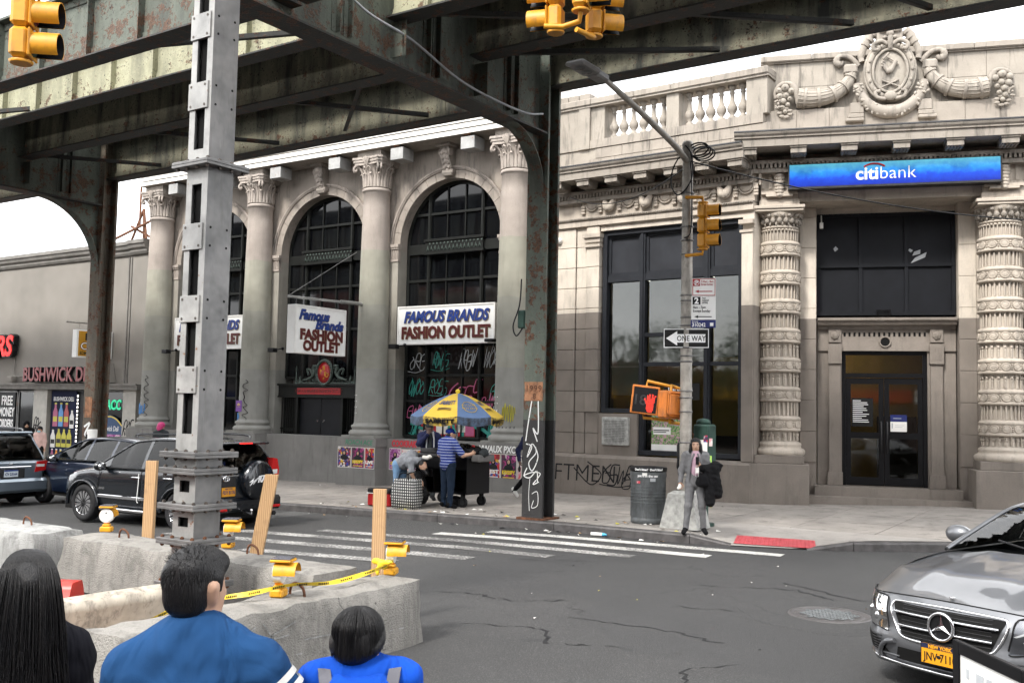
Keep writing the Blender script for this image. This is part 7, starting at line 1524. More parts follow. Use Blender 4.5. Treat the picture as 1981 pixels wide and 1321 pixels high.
k.build('stickers', 'g_black', o)
# cable along the cross girder
b = MB(); b.tube(spline([(-9.9,9.6,8.5),(-9.92,10.6,8.05),(-9.95,11.8,7.95),(-9.95,13.2,7.66),(-9.93,14.9,7.62),(-9.9,15.6,7.75)], 8), .02, 6); o = ep('hanging_cable', b, 'g_silver')
# ---- sandwich board in the lower right corner
t = thing('sandwich_board', 'black framed sandwich board sign with white sheet in the lower right corner', 'sign board', (-.96, 5.47, 0), atan2(-.45, .35)); b = MB(); w, h = .66, 1.10
for x0, z0, x1, z1 in ((0,.02,.06,h), (w-.06,.02,w,h), (.06,h-.06,w-.06,h), (.06,.12,w-.06,.18)): b.cbox(x0, -.03, z0, x1, .0, z1, .004)
b.build('frame', 'black_metal', t); b = MB(); b.box(.06, -.02, .18, w-.06, -.008, h-.06); b.build('sheet', 'white_flat', t); b = MB()
for i in range(5):
    for j in range(9): b.box(.12+i*.09, -.024, .3+j*.08, .145+i*.09+.02*((i*j) % 3), -.0205, .345+j*.08)
b.build('faded_print', 'g_silver', t, kind='stuff'); b = MB()
for x in (.03, w-.03): b.tube([(x,.0,h-.02), (x,.45,.0)], .02, 6)
b.build('rear_leg', 'black_metal', t)
# ================================================================ VEHICLES  (local x forward, y to the vehicle's left)
def wheel(t, x, y, r, w=.21, style='alloy', n=10):
    s = 1 if y > 0 else -1; b = MB(); b.lathe([(r*.66,-w/2),(r*.9,-w/2),(r*.985,-w/2+.03),(r,-w/2+.06),(r,w/2-.06),(r*.985,w/2-.03),(r*.9,w/2),(r*.66,w/2),(r*.64,0),(r*.66,-w/2)], 32); RX = Matrix(((1,0,0,0),(0,0,1,0),(0,-1,0,0),(0,0,0,1))); T_ = Matrix.Translation((x, y, r))@RX; b.tf(T_); wo_ = b.build('wheel', 'rubber', t)
    b = MB(); zf = w/2-.02; b.lathe([(r*.60,zf*-1),(r*.67,zf),(r*.645,zf+.012),(r*.62,zf)], 32); 
    if s < 0: pass
    b.tf(T_@Matrix.Diagonal((1,1,-s if False else s,1))); b.build('rim', 'chrome' if style == 'chrome' else 'alloy', wo_)
    b = MB(); b.cyl((0,0,zf-.05), (0,0,zf), r*.15, n=12)
    for i in range(n): a = 2*pi*i/n; b.tube([(r*.1*cos(a), r*.1*sin(a), zf-.015), (r*.4*cos(a+.06), r*.4*sin(a+.06), zf-.01), (r*.63*cos(a), r*.63*sin(a), zf-.005)], [.022,.016,.02], 5)
    b.cyl((0,0,-.02), (0,0,0), r*.62, n=24); b.tf(T_@Matrix.Diagonal((1,1,s,1))); b.build('spokes', 'black_metal' if style == 'chrome' else 'alloy', wo_)
def body(t, tab, wh, ar, paint_, cab, belt_in=.93):
    tab = sorted(tab); xs_ = sorted(set([q[0] for q in tab]+list(np.linspace(tab[0][0], tab[-1][0], 64)))); A = np.array(tab); f = lambda x, k: float(np.interp(x, A[:, 0], A[:, k]))
    sm = lambda x, k: (f(x-.05, k)+2*f(x, k)+f(x+.05, k))/4 if tab[0][0]+.1 < x < tab[-1][0]-.1 else f(x, k)
    rows = []
    for x in xs_:
        w, zb, zt, zc = (sm(x, k) for k in (1, 2, 3, 4))
        for xw in wh:
            if abs(x-xw) < ar: zb = max(zb, .0+sqrt(ar*ar-(x-xw)**2)+wr_-.02)
        zb = min(zb, zt-.12); h = zt-zb
        rows.append([(x, w*.95, zb), (x, w*.985, zb+.18*h), (x, w, zb+.45*h), (x, w*.995, zb+.72*h), (x, w*.975, zb+.92*h), (x, w*belt_in, zt), (x, w*.72, zt+(zc-zt)*.6), (x, w*.4, zt+(zc-zt)*.9), (x, 0, zc)])
    b = MB(); n = len(rows[0])
    full = [r+[(p[0], -p[1], p[2]) for p in r[-2::-1]] for r in rows]; b.grid(full, sm=True); m = len(full[0])
    for i in range(len(b.f)):
        c = b.v[b.f[i][0]]
        if cab[0] < c[0] < cab[1] and (i % (m-1)) in range(5, m-6): b.m[i] = 1
    b.add(full[0], [tuple(range(m))], 0); b.add(full[-1], [tuple(range(m))[::-1]], 0); return b.build('body', [paint_, 'black_plastic'], t)
def cabin(t, tab, zones, sides, paint_, gm='glass_car', trim='black_plastic'):
    """tab rows (x, z roof line, half width at belt, half width at roof edge, z belt) from front to rear"""
    A = np.array(spline(sorted(tab), 6)); xs_ = sorted(set(list(A[:, 0])+list(np.linspace(A[0, 0], A[-1, 0], 40))+[q for z_ in sides for q in z_]+list(zones))); f = lambda x, k: float(np.interp(x, A[:, 0], A[:, k])); rows = []
    for x in xs_:
        zr, wb, wr, zb = (f(x, k) for k in (1, 2, 3, 4)); k = max(0, min(1, (zr-zb)/.5)); we = wb+(wr-wb)*k; ze = zb+(zr-zb)*.90
        rows.append([(x, wb, zb), (x, wb+(we-wb)*.5+.015*k, zb+(ze-zb)*.5), (x, we, ze), (x, we*.9, zb+(zr-zb)*.965), (x, we*.5, zb+(zr-zb)*.995), (x, 0, zr)])
    P = {'windshield': MB(), 'roof': MB(), 'rear_window': MB()}
    for i in range(len(xs_)-1):
        xm = (xs_[i]+xs_[i+1])/2; nm = 'windshield' if xm > zones[1] else 'rear_window' if xm < zones[0] else 'roof'
        for s in (1, -1): P[nm].grid([[(p[0], p[1]*s, p[2]) for p in rows[j][2:]] for j in (i, i+1)], sm=True, flip=s < 0)
    for nm, b in P.items(): b.build(nm, paint_ if nm == 'roof' else gm, t)
    for s in (1, -1):
        for a, c in sides:
            b = MB(); seq = [r for x, r in zip(xs_, rows) if a-1e-6 <= x <= c+1e-6]; b.grid([[(p[0], p[1]*s, p[2]) for p in r[:3]] for r in seq], sm=True, flip=s < 0); b.build('side_window', gm, t)
        b = MB(); ins = lambda x: any(a <= x <= c for a, c in sides)
        for i in range(len(xs_)-1):
            if not ins((xs_[i]+xs_[i+1])/2): b.grid([[(p[0], p[1]*s*1.004, p[2]) for p in rows[j][:3]] for j in (i, i+1)], sm=True, flip=s < 0)
        if b.v: b.build('pillar', paint_, t)
        b = MB(); b.tube([(r[2][0], r[2][1]*s, r[2][2]) for r in rows], .022, 6); b.build('roof_edge_trim', paint_, t); b = MB(); b.tube([(r[0][0], r[0][1]*s*1.01, r[0][2]+.005) for r in rows], .014, 6); b.build('belt_trim', trim, t)
def seats(t, xs_, z=.55):
    for x in xs_:
        for y in (-.36, .36): b = MB(); b.cbox(x-.25, y-.25, z-.15, x+.25, y+.25, z+.05, .05); b.cbox(x-.30, y-.24, z, x-.14, y+.24, z+.62, .05); b.cbox(x-.29, y-.13, z+.64, x-.18, y+.13, z+.84, .04); b.build('seat', 'charcoal', t)
def mirror(t, x, y, z, paint_):
    s = 1 if y > 0 else -1; b = MB(); b.ell((x, y+s*.10, z), (.09,.13,.09), 14, 10); b.tube([(x-.02,y-s*.06,z-.06), (x,y+s*.04,z-.03)], .03, 8); o = b.build('wing_mirror', paint_, t); b = MB(); b.ell((x-.075, y+s*.10, z), (.025,.10,.065), 14, 8); b.build('mirror_glass', 'chrome', o)
def handle(t, x, y, z): b = MB(); s = 1 if y > 0 else -1; b.tube([(x-.11,y,z), (x-.08,y+s*.03,z+.005), (x+.08,y+s*.03,z+.005), (x+.11,y,z)], .016, 6); b.build('door_handle', 'chrome', t)
def line_y(t, pts, s, r=.006): b = MB(); b.tube([(x, y*s, z) for x, y, z in pts], r, 5); b.build('panel_gap', 'black_void', t)
# ---------------------------------------------------------------- black crossover with spare wheel cover
wr_ = .36
t = thing('parked_car', 'black crossover with RAV spare wheel cover, seen from its rear left', 'car', (-16.55, 12.62, gz(-16.5)-.0), R_(183.5)); CR = t
tab = [(-2.12,.76,.50,1.00,1.02),(-2.06,.84,.40,1.06,1.08),(-1.9,.895,.34,1.10,1.10),(-1.3,.915,.32,1.10,1.10),(0,.915,.31,1.07,1.07),(.9,.91,.31,1.04,1.08),(1.2,.905,.32,1.01,1.09),(1.6,.88,.34,.96,1.05),(1.9,.83,.38,.90,.99),(2.08,.74,.42,.80,.90),(2.17,.60,.48,.72,.78)]
body(t, tab, (1.33, -1.33), .42, 'paint_black', (-1.95, .95))
cabin(t, [(1.02,1.07,.86,.70,1.06),(.65,1.30,.875,.66,1.07),(.28,1.56,.88,.64,1.07),(0,1.64,.88,.64,1.07),(-.6,1.685,.88,.64,1.08),(-1.3,1.67,.87,.63,1.09),(-1.72,1.61,.85,.61,1.10),(-1.88,1.45,.84,.60,1.10),(-2.02,1.12,.83,.62,1.10)], (-1.74, .27), [(-.28,.62),(-1.18,-.36),(-1.66,-1.26)], 'paint_black', 'glass_car')
for x in (1.33, -1.33):
    for y in (.80, -.80): wheel(t, x, y, .36, .23, 'chrome', 14)
b = MB()
for x in (1.33, -1.33):
    for s in (1, -1): b.tube([(x+.45*cos(a), s*.915, .36+.43*sin(a)) for a in np.linspace(-.1, pi+.1, 21)], .045, 8, flat=.6)
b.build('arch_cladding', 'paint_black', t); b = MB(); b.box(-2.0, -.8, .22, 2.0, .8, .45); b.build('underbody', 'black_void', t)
b = MB(); b.cyl((.75,.95,.30), (-.75,.95,.30), .035, n=8); b.cyl((.75,-.95,.30), (-.75,-.95,.30), .035, n=8); b.build('running_board', 'chrome', t); b = MB(); b.cbox(-.78, .915, .50, .88, .935, .56, .008); b.build('side_moulding', 'chrome', t)
mirror(t, .72, .92, 1.10, 'paint_black'); mirror(t, .72, -.92, 1.10, 'paint_black'); handle(t, -.18, .915, .92); handle(t, -1.05, .915, .94)
line_y(t, [(.92,.917,.42),(.90,.925,.7),(.86,.90,1.05)], 1); line_y(t, [(-.30,.917,.42),(-.30,.925,.7),(-.31,.89,1.06)], 1); line_y(t, [(-1.0,.917,.80),(-1.18,.92,.9),(-1.22,.89,1.08)], 1)
for s in (1, -1):
    b = MB(); b.tube(spline([(.2,s*.60,1.66), (.1,s*.60,1.72), (-1.4,s*.58,1.74), (-1.6,s*.57,1.66)], 4), .02, 6); b.build('roof_rail', 'paint_black', t)
    b = MB(); b.prism([(s*.60,.92),(s*.84,.98),(s*.855,1.10),(s*.80,1.30),(s*.70,1.32),(s*.66,1.12)], -2.10, -1.90, 'x'); l = b.build('tail_lamp', 'red_lens', t); b = MB(); b.box(-2.105, min(s*.68, s*.8), 1.02, -2.101, max(s*.68, s*.8), 1.10); b.build('reversing_lens', 'glow_brake' if s > 0 else 'white_plastic', l)
    b = MB(); b.prism([(s*.52,.78),(s*.72,.82),(s*.80,.92),(s*.60,.90)], 1.80, 2.10, 'x'); b.build('headlamp', 'glass_lamp', t)
b = MB(); b.cbox(-2.06, -.62, 1.58, -1.68, .62, 1.63, .02); sp_ = b.build('spoiler', 'paint_black', t); b = MB(); b.box(-2.064, -.16, 1.592, -2.058, .16, 1.618); b.build('brake_light', 'glow_brake', sp_); b = MB(); b.cyl((-1.35,.2,1.66), (-1.52,.2,1.88), .008, n=5); b.build('aerial', 'black_plastic', t)
b = MB(); b.cbox(-2.20, -.86, .36, -2.06, .86, .62, .05); b.build('rear_bumper', 'paint_black', t); b = MB(); b.cbox(-2.215, -.80, .40, -2.196, -.55, .45, .008); b.cbox(-2.215, .55, .40, -2.196, .80, .45, .008); b.build('reflector', 'red_lens', t)
b = MB(); b.lathe([(0,.06),(.30,.055),(.345,.03),(.365,-.04),(.365,-.16),(.0,-.16)], 36); b.tf(Matrix(((0,0,-1,-2.24),(-1,0,0,-.20),(0,1,0,.93),(0,0,0,1)))); sw = b.build('spare_wheel_cover', 'paint_black', t)
FXR = lambda x, y, z: Matrix(((0,0,-1,x),(-1,0,0,y),(0,1,0,z),(0,0,0,1)))   # text on the rear face
b = MB(); b.join(text('RAV', .155, .002, .15, .008), FXR(-2.302, -.24, .90)); b.prism([(-.46,1.03),(-.18,1.02),(-.05,.95),(.02,.86),(.0,.93),(-.10,.985)], -2.303, -2.299, 'x'); b.prism([(-.0,.98),(.12,.90),(.05,.91),(.10,.84),(-.02,.93),(.02,.92)], -2.303, -2.299, 'x'); b.build('lettering', 'white_letter', sw)
b = MB(); b.box(-2.135, .30, .66, -2.125, .62, .82); pl = b.build('number_plate', 'plate_orange', t); b = MB(); b.join(text('FDY 8176', .09, .001, 0, .002, 'CENTER', 1, 1, .8), FXR(-2.138, .46, .70)); b.join(text('NEW YORK', .035, .001, 0, .001), FXR(-2.138, .46, .785)); b.build('lettering', 'zone_blue', pl); b = MB()
for q in np.linspace(0, 2*pi, 17)[:-1]: pass
b.tube([(-2.13,.52+.075*cos(q),.98+.05*sin(q)) for q in np.linspace(0, 2*pi, 21)], .010, 5); b.tube([(-2.13,.52+.03*cos(q),.98+.05*sin(q)) for q in np.linspace(0, 2*pi, 17)], .009, 5); b.tube([(-2.13,.52+.055*cos(q),1.005+.018*sin(q)) for q in np.linspace(0, 2*pi, 17)], .009, 5); b.build('badge', 'chrome', t); b = MB(); b.join(text('LIMITED', .05, .001, 0, .002, 'CENTER'), Matrix(((-1,0,0,1.2-.42),(0,0,1,.925),(0,1,0,.66),(0,0,0,1)))); b.build('side_badge', 'chrome', t)
b = MB(); b.cyl((-2.15,.1,.34), (-2.36,.1,.34), .025, n=8); b.ell((-2.36,.1,.40), .03); b.cyl((-2.36,.1,.34), (-2.36,.1,.39), .015, n=6); b.build('tow_ball', 'chrome', t); b = MB(); b.cyl((-2.0,-.62,.30), (-2.24,-.62,.29), .04, n=10); b.build('exhaust', 'steel_dark', t)
b = MB(); b.tube([(-2.0+.01*i, -.25+.05*i, 1.16+.02*i) for i in range(8)], .012, 5); b.build('rear_wiper', 'black_plastic', t); seats(t, (.1, -.8), .70); b = MB(); b.tube([(.55, .36+.17*cos(q), .98+.16*sin(q)) for q in np.linspace(0, 2*pi, 21)], .016, 6); b.build('steering_wheel', 'black_plastic', t)
b = MB(); b.tube([(-.28,.93,1.0), (-.30,.95,.8), (-.27,.95,.5), (-.3,.95,.46)], .008, 5); b.build('hanging_strap', 'white_plastic', t)
# ---------------------------------------------------------------- blue crossover parked behind
wr_ = .34
t = thing('parked_car', 'dark blue crossover parked at the kerb behind the black crossover', 'car', (-21.3, 14.55, gz(-21.3)), R_(181)); tab = [(-2.2,.76,.45,.95,.97),(-2.0,.88,.34,1.05,1.05),(0,.90,.30,1.04,1.04),(.85,.90,.30,1.02,1.06),(1.3,.89,.32,.95,1.02),(1.8,.84,.34,.82,.90),(2.1,.76,.36,.72,.78),(2.26,.58,.40,.62,.66)]
body(t, tab, (1.32, -1.32), .39, 'paint_blue', (-2.1, .9)); cabin(t, [(1.15,1.04,.85,.7,1.03),(.6,1.30,.87,.64,1.05),(.15,1.53,.87,.62,1.05),(-.3,1.60,.87,.62,1.06),(-1.3,1.60,.86,.62,1.07),(-1.9,1.50,.84,.60,1.07),(-2.1,1.10,.82,.62,1.07)], (-1.9, .15), [(-.3,.7),(-1.2,-.38),(-1.75,-1.28)], 'paint_blue', 'glass_car')
for x in (1.32, -1.32):
    for y in (.79, -.79): wheel(t, x, y, .34)
mirror(t, .78, .9, 1.08, 'black_plastic'); seats(t, (.1, -.8), .66)
for s in (1, -1): b = MB(); b.tube(spline([(2.08,s*.60,.72), (1.95,s*.78,.78), (1.7,s*.85,.84)], 5), [.05]*5+[.06]*6, 8); b.build('headlamp', 'glass_lamp', t); b = MB(); b.ell((2.02,s*.68,.745), (.05,.06,.04)); b.build('headlamp_reflector', 'lamp_amber', t)
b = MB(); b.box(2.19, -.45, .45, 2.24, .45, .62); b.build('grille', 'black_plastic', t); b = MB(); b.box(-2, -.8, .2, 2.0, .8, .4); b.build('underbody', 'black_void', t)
# ---------------------------------------------------------------- silver minivan (rear)
wr_ = .34
t = thing('parked_car', 'silver blue minivan at the left edge, seen from behind', 'car', (-24.95, 12.62, gz(-24)), R_(183)); tab = [(-2.56,.80,.42,1.0,1.02),(-2.50,.90,.36,1.06,1.07),(-2.3,.95,.32,1.08,1.08),(0,.96,.28,1.06,1.06),(1.2,.95,.28,1.0,1.06),(1.9,.90,.30,.86,.95),(2.3,.80,.34,.72,.78),(2.5,.6,.4,.6,.65)]
body(t, tab, (1.5, -1.5), .40, 'paint_silver', (-2.45, 1.1)); cabin(t, [(1.5,1.05,.9,.72,1.04),(.9,1.35,.92,.7,1.06),(.4,1.66,.93,.70,1.07),(-.5,1.74,.93,.70,1.07),(-1.9,1.73,.92,.70,1.08),(-2.25,1.66,.90,.69,1.08),(-2.38,1.40,.89,.69,1.08),(-2.48,1.10,.88,.70,1.08)], (-2.26, .4), [(.0,.9),(-1.1,-.1),(-2.1,-1.2)], 'paint_silver', 'glass_car')
for x in (1.5, -1.5):
    for y in (.82, -.82): wheel(t, x, y, .34)
for s in (1, -1):
    b = MB(); b.prism([(s*.60,.80),(s*.915,.84),(s*.93,1.06),(s*.66,1.04)], -2.575, -2.30, 'x'); l = b.build('tail_lamp', 'red_lens', t); b = MB(); b.box(-2.58, min(s*.64, s*.84), .92, -2.576, max(s*.64, s*.84), .98); b.build('clear_lens', 'white_plastic', l)
b = MB(); b.cbox(-2.66, -.93, .34, -2.50, .93, .66, .06); b.build('rear_bumper', 'paint_silver', t); b = MB(); b.box(-2.585, -.34, .68, -2.565, .34, .90); b.build('plate_recess', 'steel_dark', t); b = MB(); b.box(-2.60, -.17, .71, -2.59, .17, .87); pl = b.build('number_plate', 'plate_white', t); b = MB(); b.join(text('CV 23164', .09, .001, 0, .002, 'CENTER', 1, 1, .8), FXR(-2.603, 0, .745)); b.build('lettering', 'zone_blue', pl); b = MB(); b.box(-2.604, -.17, .84, -2.601, .17, .87); b.build('plate_header', 'blue_letter', pl)
b = MB(); b.cbox(-2.60, -.50, .905, -2.575, .50, .945, .01); b.build('tailgate_trim', 'chrome', t); b = MB()
for p in ([(-.04,1.04),(-.04,.97)], [(.04,1.04),(.04,.97)], [(-.04,1.005),(.04,1.005)]): b.tube([(-2.575, a, c) for a, c in p], .008, 5)
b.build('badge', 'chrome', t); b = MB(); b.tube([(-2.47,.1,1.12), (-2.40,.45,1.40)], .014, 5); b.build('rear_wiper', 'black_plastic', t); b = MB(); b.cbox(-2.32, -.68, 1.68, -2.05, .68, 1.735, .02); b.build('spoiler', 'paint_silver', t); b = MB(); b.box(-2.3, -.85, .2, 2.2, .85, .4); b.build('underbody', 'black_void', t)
for s in (1, -1): b = MB(); b.tube(spline([(.2,s*.66,1.73), (.0,s*.66,1.80), (-1.7,s*.66,1.80), (-1.95,s*.66,1.74)], 4), .02, 6); b.build('roof_rail', 'alloy', t)
# ---------------------------------------------------------------- grey saloon in the foreground right (front view)
t = thing('saloon_car', 'dark silver saloon with round star emblem grille at the right edge', 'car', (-1.58+.342*2.345, 8.42+.94*2.345, 0), R_(-110)); MC = t
def SX(y, z):
    a = abs(y); x = 2.345-.13*(a/.80)**2.2-.24*max(0, (a-.60)/.28)**2
    return x-(.16*max(0, (z-.60)/.24)**1.7)-(.05*max(0, (.34-z)/.16)**1.5)+.025*math.exp(-((z-.40)/.07)**2)*(a < .9)
def hoodz(x, y): c = float(np.interp(x, [.75, 1.1, 1.6, 2.0, 2.2, 2.32], [1.015, .985, .935, .885, .835, .79])); a = abs(y)/.86; return c-.062*a**2+.012*math.exp(-((abs(y)-.42)/.09)**2)
def zedge(y): return .765-.04*(abs(y)/.86)**2
ys_ = np.linspace(-.87, .87, 59)
b = MB(); b.grid([[(SX(y, z0+(zedge(y)-z0)*k/14), y, z0+(zedge(y)-z0)*k/14) for y in ys_] for k in range(15) for z0 in (.19,)], sm=True, flip=True); b.build('front_bumper', 'paint_grey', t)
rows = []
for k in range(19):
    f = k/18; rows.append([((SX(y, zedge(y))-.004)*(1-f)+.78*f+.06*f*(1-(y/.87)**2), y, zedge(y)+.004+(hoodz((SX(y, zedge(y)))*(1-f)+.8*f, y)-zedge(y))*min(1, (f*3.2)**.8)) for y in ys_])
b = MB(); b.grid(rows, sm=True, flip=True); b.build('bonnet', 'paint_grey', t)
for s in (-1, 1):      # fender and flank
    rws = []
    for x in list(np.linspace(SX(.87, .5)-.002, 1.0, 16))+list(np.linspace(.95, -2.3, 26)):
        zb = .22; 
        for xw in (1.48, -1.36):
            if abs(x-xw) < .37: zb = max(zb, .33+sqrt(.37**2-(x-xw)**2)-.0)
        zt = float(np.interp(x, [-2.3, -1, 0, 1.0, 1.4, 1.65, 1.8, 1.93], [.98, .97, .95, .945, .90, .845, .785, .725])); w = float(np.interp(x, [-2.3, -1.5, 0, 1.3, 1.7, 2.0], [.80, .885, .905, .905, .89, .873])); h = zt-zb
        rws.append([(x, s*w*.965, zb), (x, s*w*.99, zb+.2*h), (x, s*w*1.0, zb+.5*h), (x, s*(w*.995), zb+.78*h), (x, s*w*.975, zb+.93*h), (x, s*w*.93, zt+.012)])
    b = MB(); b.grid(rws, sm=True, flip=s > 0); b.build('flank', 'paint_grey', t)
cabin(t, [(.86,.985,.84,.62,.97),(.50,1.17,.85,.60,.975),(.10,1.36,.85,.59,.98),(-.3,1.425,.85,.59,.98),(-.7,1.44,.85,.59,.98),(-1.3,1.36,.83,.57,.99),(-1.95,1.06,.80,.6,1.0)], (-1.1, .06), [(-.4,.52),(-1.25,-.48)], 'paint_grey', 'glass_car_light')
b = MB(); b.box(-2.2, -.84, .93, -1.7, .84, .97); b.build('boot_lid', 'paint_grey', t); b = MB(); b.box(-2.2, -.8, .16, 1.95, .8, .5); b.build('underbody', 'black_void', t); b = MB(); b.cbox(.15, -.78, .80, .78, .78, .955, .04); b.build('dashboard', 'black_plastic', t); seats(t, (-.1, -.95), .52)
for x in (1.48, -1.36):
    for y in (.79, -.79): wheel(t, x, y, .33, .22, 'alloy', 10)
mirror(t, .34, .92, 1.07, 'paint_grey'); mirror(t, .34, -.92, 1.07, 'paint_grey')
def patch(nm, quad, mat, off, parent=t, nu=12, nv=6, closed=None):
    A_, B2, C_, D_ = [np.array(q) for q in quad]; rows = []
    for j in range(nv+1):
        v = j/nv; r = []
        for i in range(nu+1): u = i/nu; p = (A_*(1-u)+B2*u)*(1-v)+(D_*(1-u)+C_*u)*v; r.append((SX(*p)+off, p[0], p[1]))
        rows.append(r)
    b = MB(); b.grid(rows, sm=True, flip=(B2-A_)[0]*(D_-A_)[1]-(B2-A_)[1]*(D_-A_)[0] > 0 and False); return b.build(nm, mat, parent)
g1 = patch('grille_opening', ((-.36,.445),(.36,.445),(.47,.70),(-.47,.70)), 'black_void', .004, nu=20)
bd = [(-.33,.44),(0,.432),(.33,.44),(.42,.51),(.475,.62),(.47,.69),(.40,.71),(0,.72),(-.40,.71),(-.47,.69),(-.475,.62),(-.42,.51)]
b = MB(); b.tube([(SX(y, z)+.004, y, z) for y, z in spline(bd, 5, True)+[bd[0]]], .012, 6); b.build('grille_surround', 'chrome', g1)
for z in (.635, .535):
    for s in (-1, 1): b = MB(); b.tube([(SX(s*y, z)+.022, s*y, z) for y in np.linspace(.085, .43 if z > .6 else .385, 10)], .020, 8, flat=.55); b.build('grille_bar', 'chrome', g1)
b = MB()
for z in np.linspace(.46, .69, 9): b.tube([(SX(y, z)+.006, y, z) for y in np.linspace(-.37, .37, 16)], .003, 4)
b.build('grille_mesh', 'steel_dark', g1, kind='stuff')
b = MB(); X_ = SX(0, .585)+.04; b.tube([(X_, .102*cos(q), .585+.102*sin(q)) for q in np.linspace(0, 2*pi, 33)], .013, 8); em = b.build('emblem_ring', 'chrome', g1); b = MB()
for q in range(3):
    a = pi/2+q*2*pi/3; c, s = cos(a), sin(a); b.add([(X_+.02,0,.585),(X_,.025*cos(a+pi/3),.585+.025*sin(a+pi/3)),(X_+.002,.095*c,.585+.095*s),(X_,.025*cos(a-pi/3),.585+.025*sin(a-pi/3))], [(0,1,2),(0,2,3)])
b.build('star', 'chrome', em); b = MB(); b.cyl((X_-.03,0,.585), (X_-.012,0,.585), .10, n=24); b.build('emblem_backing', 'black_plastic', em)
for s in (-1, 1):
    h1 = patch('headlamp', ((s*.50,.475),(s*.70,.50),(s*.868,.745),(s*.545,.715)), 'alloy', .006)
    patch('daytime_strip', ((s*.525,.60),(s*.545,.595),(s*.84,.73),(s*.79,.735)), 'glow_white' if False else 'white_plastic', .012, h1, 10, 3); b = MB(); b.ell((SX(s*.615,.56)+.0, s*.615, .56), (.03,.04,.04)); b.ell((SX(s*.70,.605)+.0, s*.70, .605), (.03,.035,.035)); b.build('projector', 'chrome', h1)
    patch('lamp_lens', ((s*.495,.47),(s*.705,.495),(s*.872,.745),(s*.54,.72)), 'glass_lamp', .020, h1); b = MB(); b.tube([(SX(y*s, z)+.012, y*s, z) for y, z in spline([(.495,.47),(.60,.478),(.705,.495),(.80,.61),(.872,.745),(.70,.735),(.54,.72),(.515,.60)], 4, True)], .006, 5); b.build('lamp_seal', 'black_plastic', h1)
    patch('air_intake', ((s*.50,.285),(s*.76,.285),(s*.80,.43),(s*.62,.40)), 'black_void', .005); b = MB(); b.tube([(SX(y*s, z)+.010, y*s, z) for y, z in ((.40,.275),(.60,.272),(.78,.275),(.83,.32))], .008, 5); b.build('intake_trim', 'paint_grey', t); b = MB(); b.tube([(SX(y*s, z)+.015, y*s, z) for y, z in spline([(.42,.40),(.52,.37),(.585,.30),(.60,.24)], 5)], .02, 8); b.build('bumper_crease', 'paint_grey', t)
    b = MB()
    for z in np.linspace(.30, .41, 6): b.tube([(SX(y*s, z)+.008, y*s, z) for y in (.56,.65,.76)], .005, 4)
    b.build('intake_slats', 'steel_dark', t)
patch('lower_intake', ((-.44,.25),(.44,.25),(.40,.355),(-.40,.355)), 'black_void', .005, nu=20); b = MB(); b.tube([(SX(y, .215)+.02, y, .215+.03*(abs(y)/.8)**3) for y in np.linspace(-.80, .80, 25)], .012, 6); b.build('chin_trim', 'chrome', t)
b = MB(); X_ = SX(0, .36)+.03; b.box(X_-.02, -.165, .285, X_, .165, .455); pf = b.build('plate_holder', 'black_plastic', t); b = MB(); b.box(X_+.001, -.155, .295, X_+.006, .155, .445); pl = b.build('number_plate', 'plate_orange', pf)
FXF = lambda x, y, z: Matrix(((0,0,1,x),(1,0,0,y),(0,1,0,z),(0,0,0,1)))
b = MB(); b.join(text('JNV 7110', .088, .001, 0, .001, 'CENTER', 1, 1, .78), FXF(X_+.008, 0, .320)); b.ell((X_+.008, -.01, .355), (.002,.018,.014)); b.build('lettering', 'black_letter', pl); b = MB(); b.box(X_+.0062, -.155, .408, X_+.008, .155, .445); hb = b.build('plate_header', 'navy', pl.parent); b = MB(); b.join(text('NEW YORK', .036, .001, 0, .002), FXF(X_+.0095, 0, .414)); b.build('header_lettering', 'plate_orange', pl.parent)
b = MB(); b.ell((SX(0,.765)-.045, 0, .795), (.022,.022,.008), 14, 6); b.build('bonnet_badge', 'chrome', t)
for s in (1, -1): b = MB(); b.tube([(.80, s*.60, 1.01), (.66, s*.1, 1.10)] if s > 0 else [(.80, .1, 1.01), (.66, -.45, 1.09)], .010, 5); b.build('wiper', 'black_plastic', t)
b = MB(); b.tube([(SX(y, zedge(y))+.004, y, zedge(y)+.002) for y in np.linspace(-.62, .62, 21)], .004, 5); b.build('bonnet_gap', 'black_void', t)
# ================================================================ PEOPLE  (local frame: facing -y, own left is +x)
def field(prims, k, infl=0, wob=0):
    def fn(P):
        d = None
        for q in prims:
            e = caps(P, *q[1:]) if q[0] == 'c' else elli(P, *q[1:]); d = e if d is None else smin(d, e, k)
        d = d-infl
        if wob: d = d+wob*(np.sin(P[..., 2]*34+P[..., 0]*21)*np.sin(P[..., 0]*27-P[..., 1]*31+P[..., 2]*9)+.6*np.sin(P[..., 2]*71+P[..., 1]*40))
        return d
    return fn
def bounds(prims, pad):
    pts = []
    for q in prims:
        if q[0] == 'c':
            for p, r in ((q[1], q[3]), (q[2], q[4])): pts += [np.array(p)-r, np.array(p)+r]
        else: r = max(q[2]); pts += [np.array(q[1])-r, np.array(q[1])+r]
    return np.min(pts, 0)-pad, np.max(pts, 0)+pad
def skin(prims, h, k=.04, infl=0, wob=0):
    lo, hi = bounds(prims, .03+infl+abs(wob)*2); return surfnet(field(prims, k, infl, wob), lo, hi, h)
def lerp3(a, b, t): return tuple(a[i]+(b[i]-a[i])*t for i in range(3))
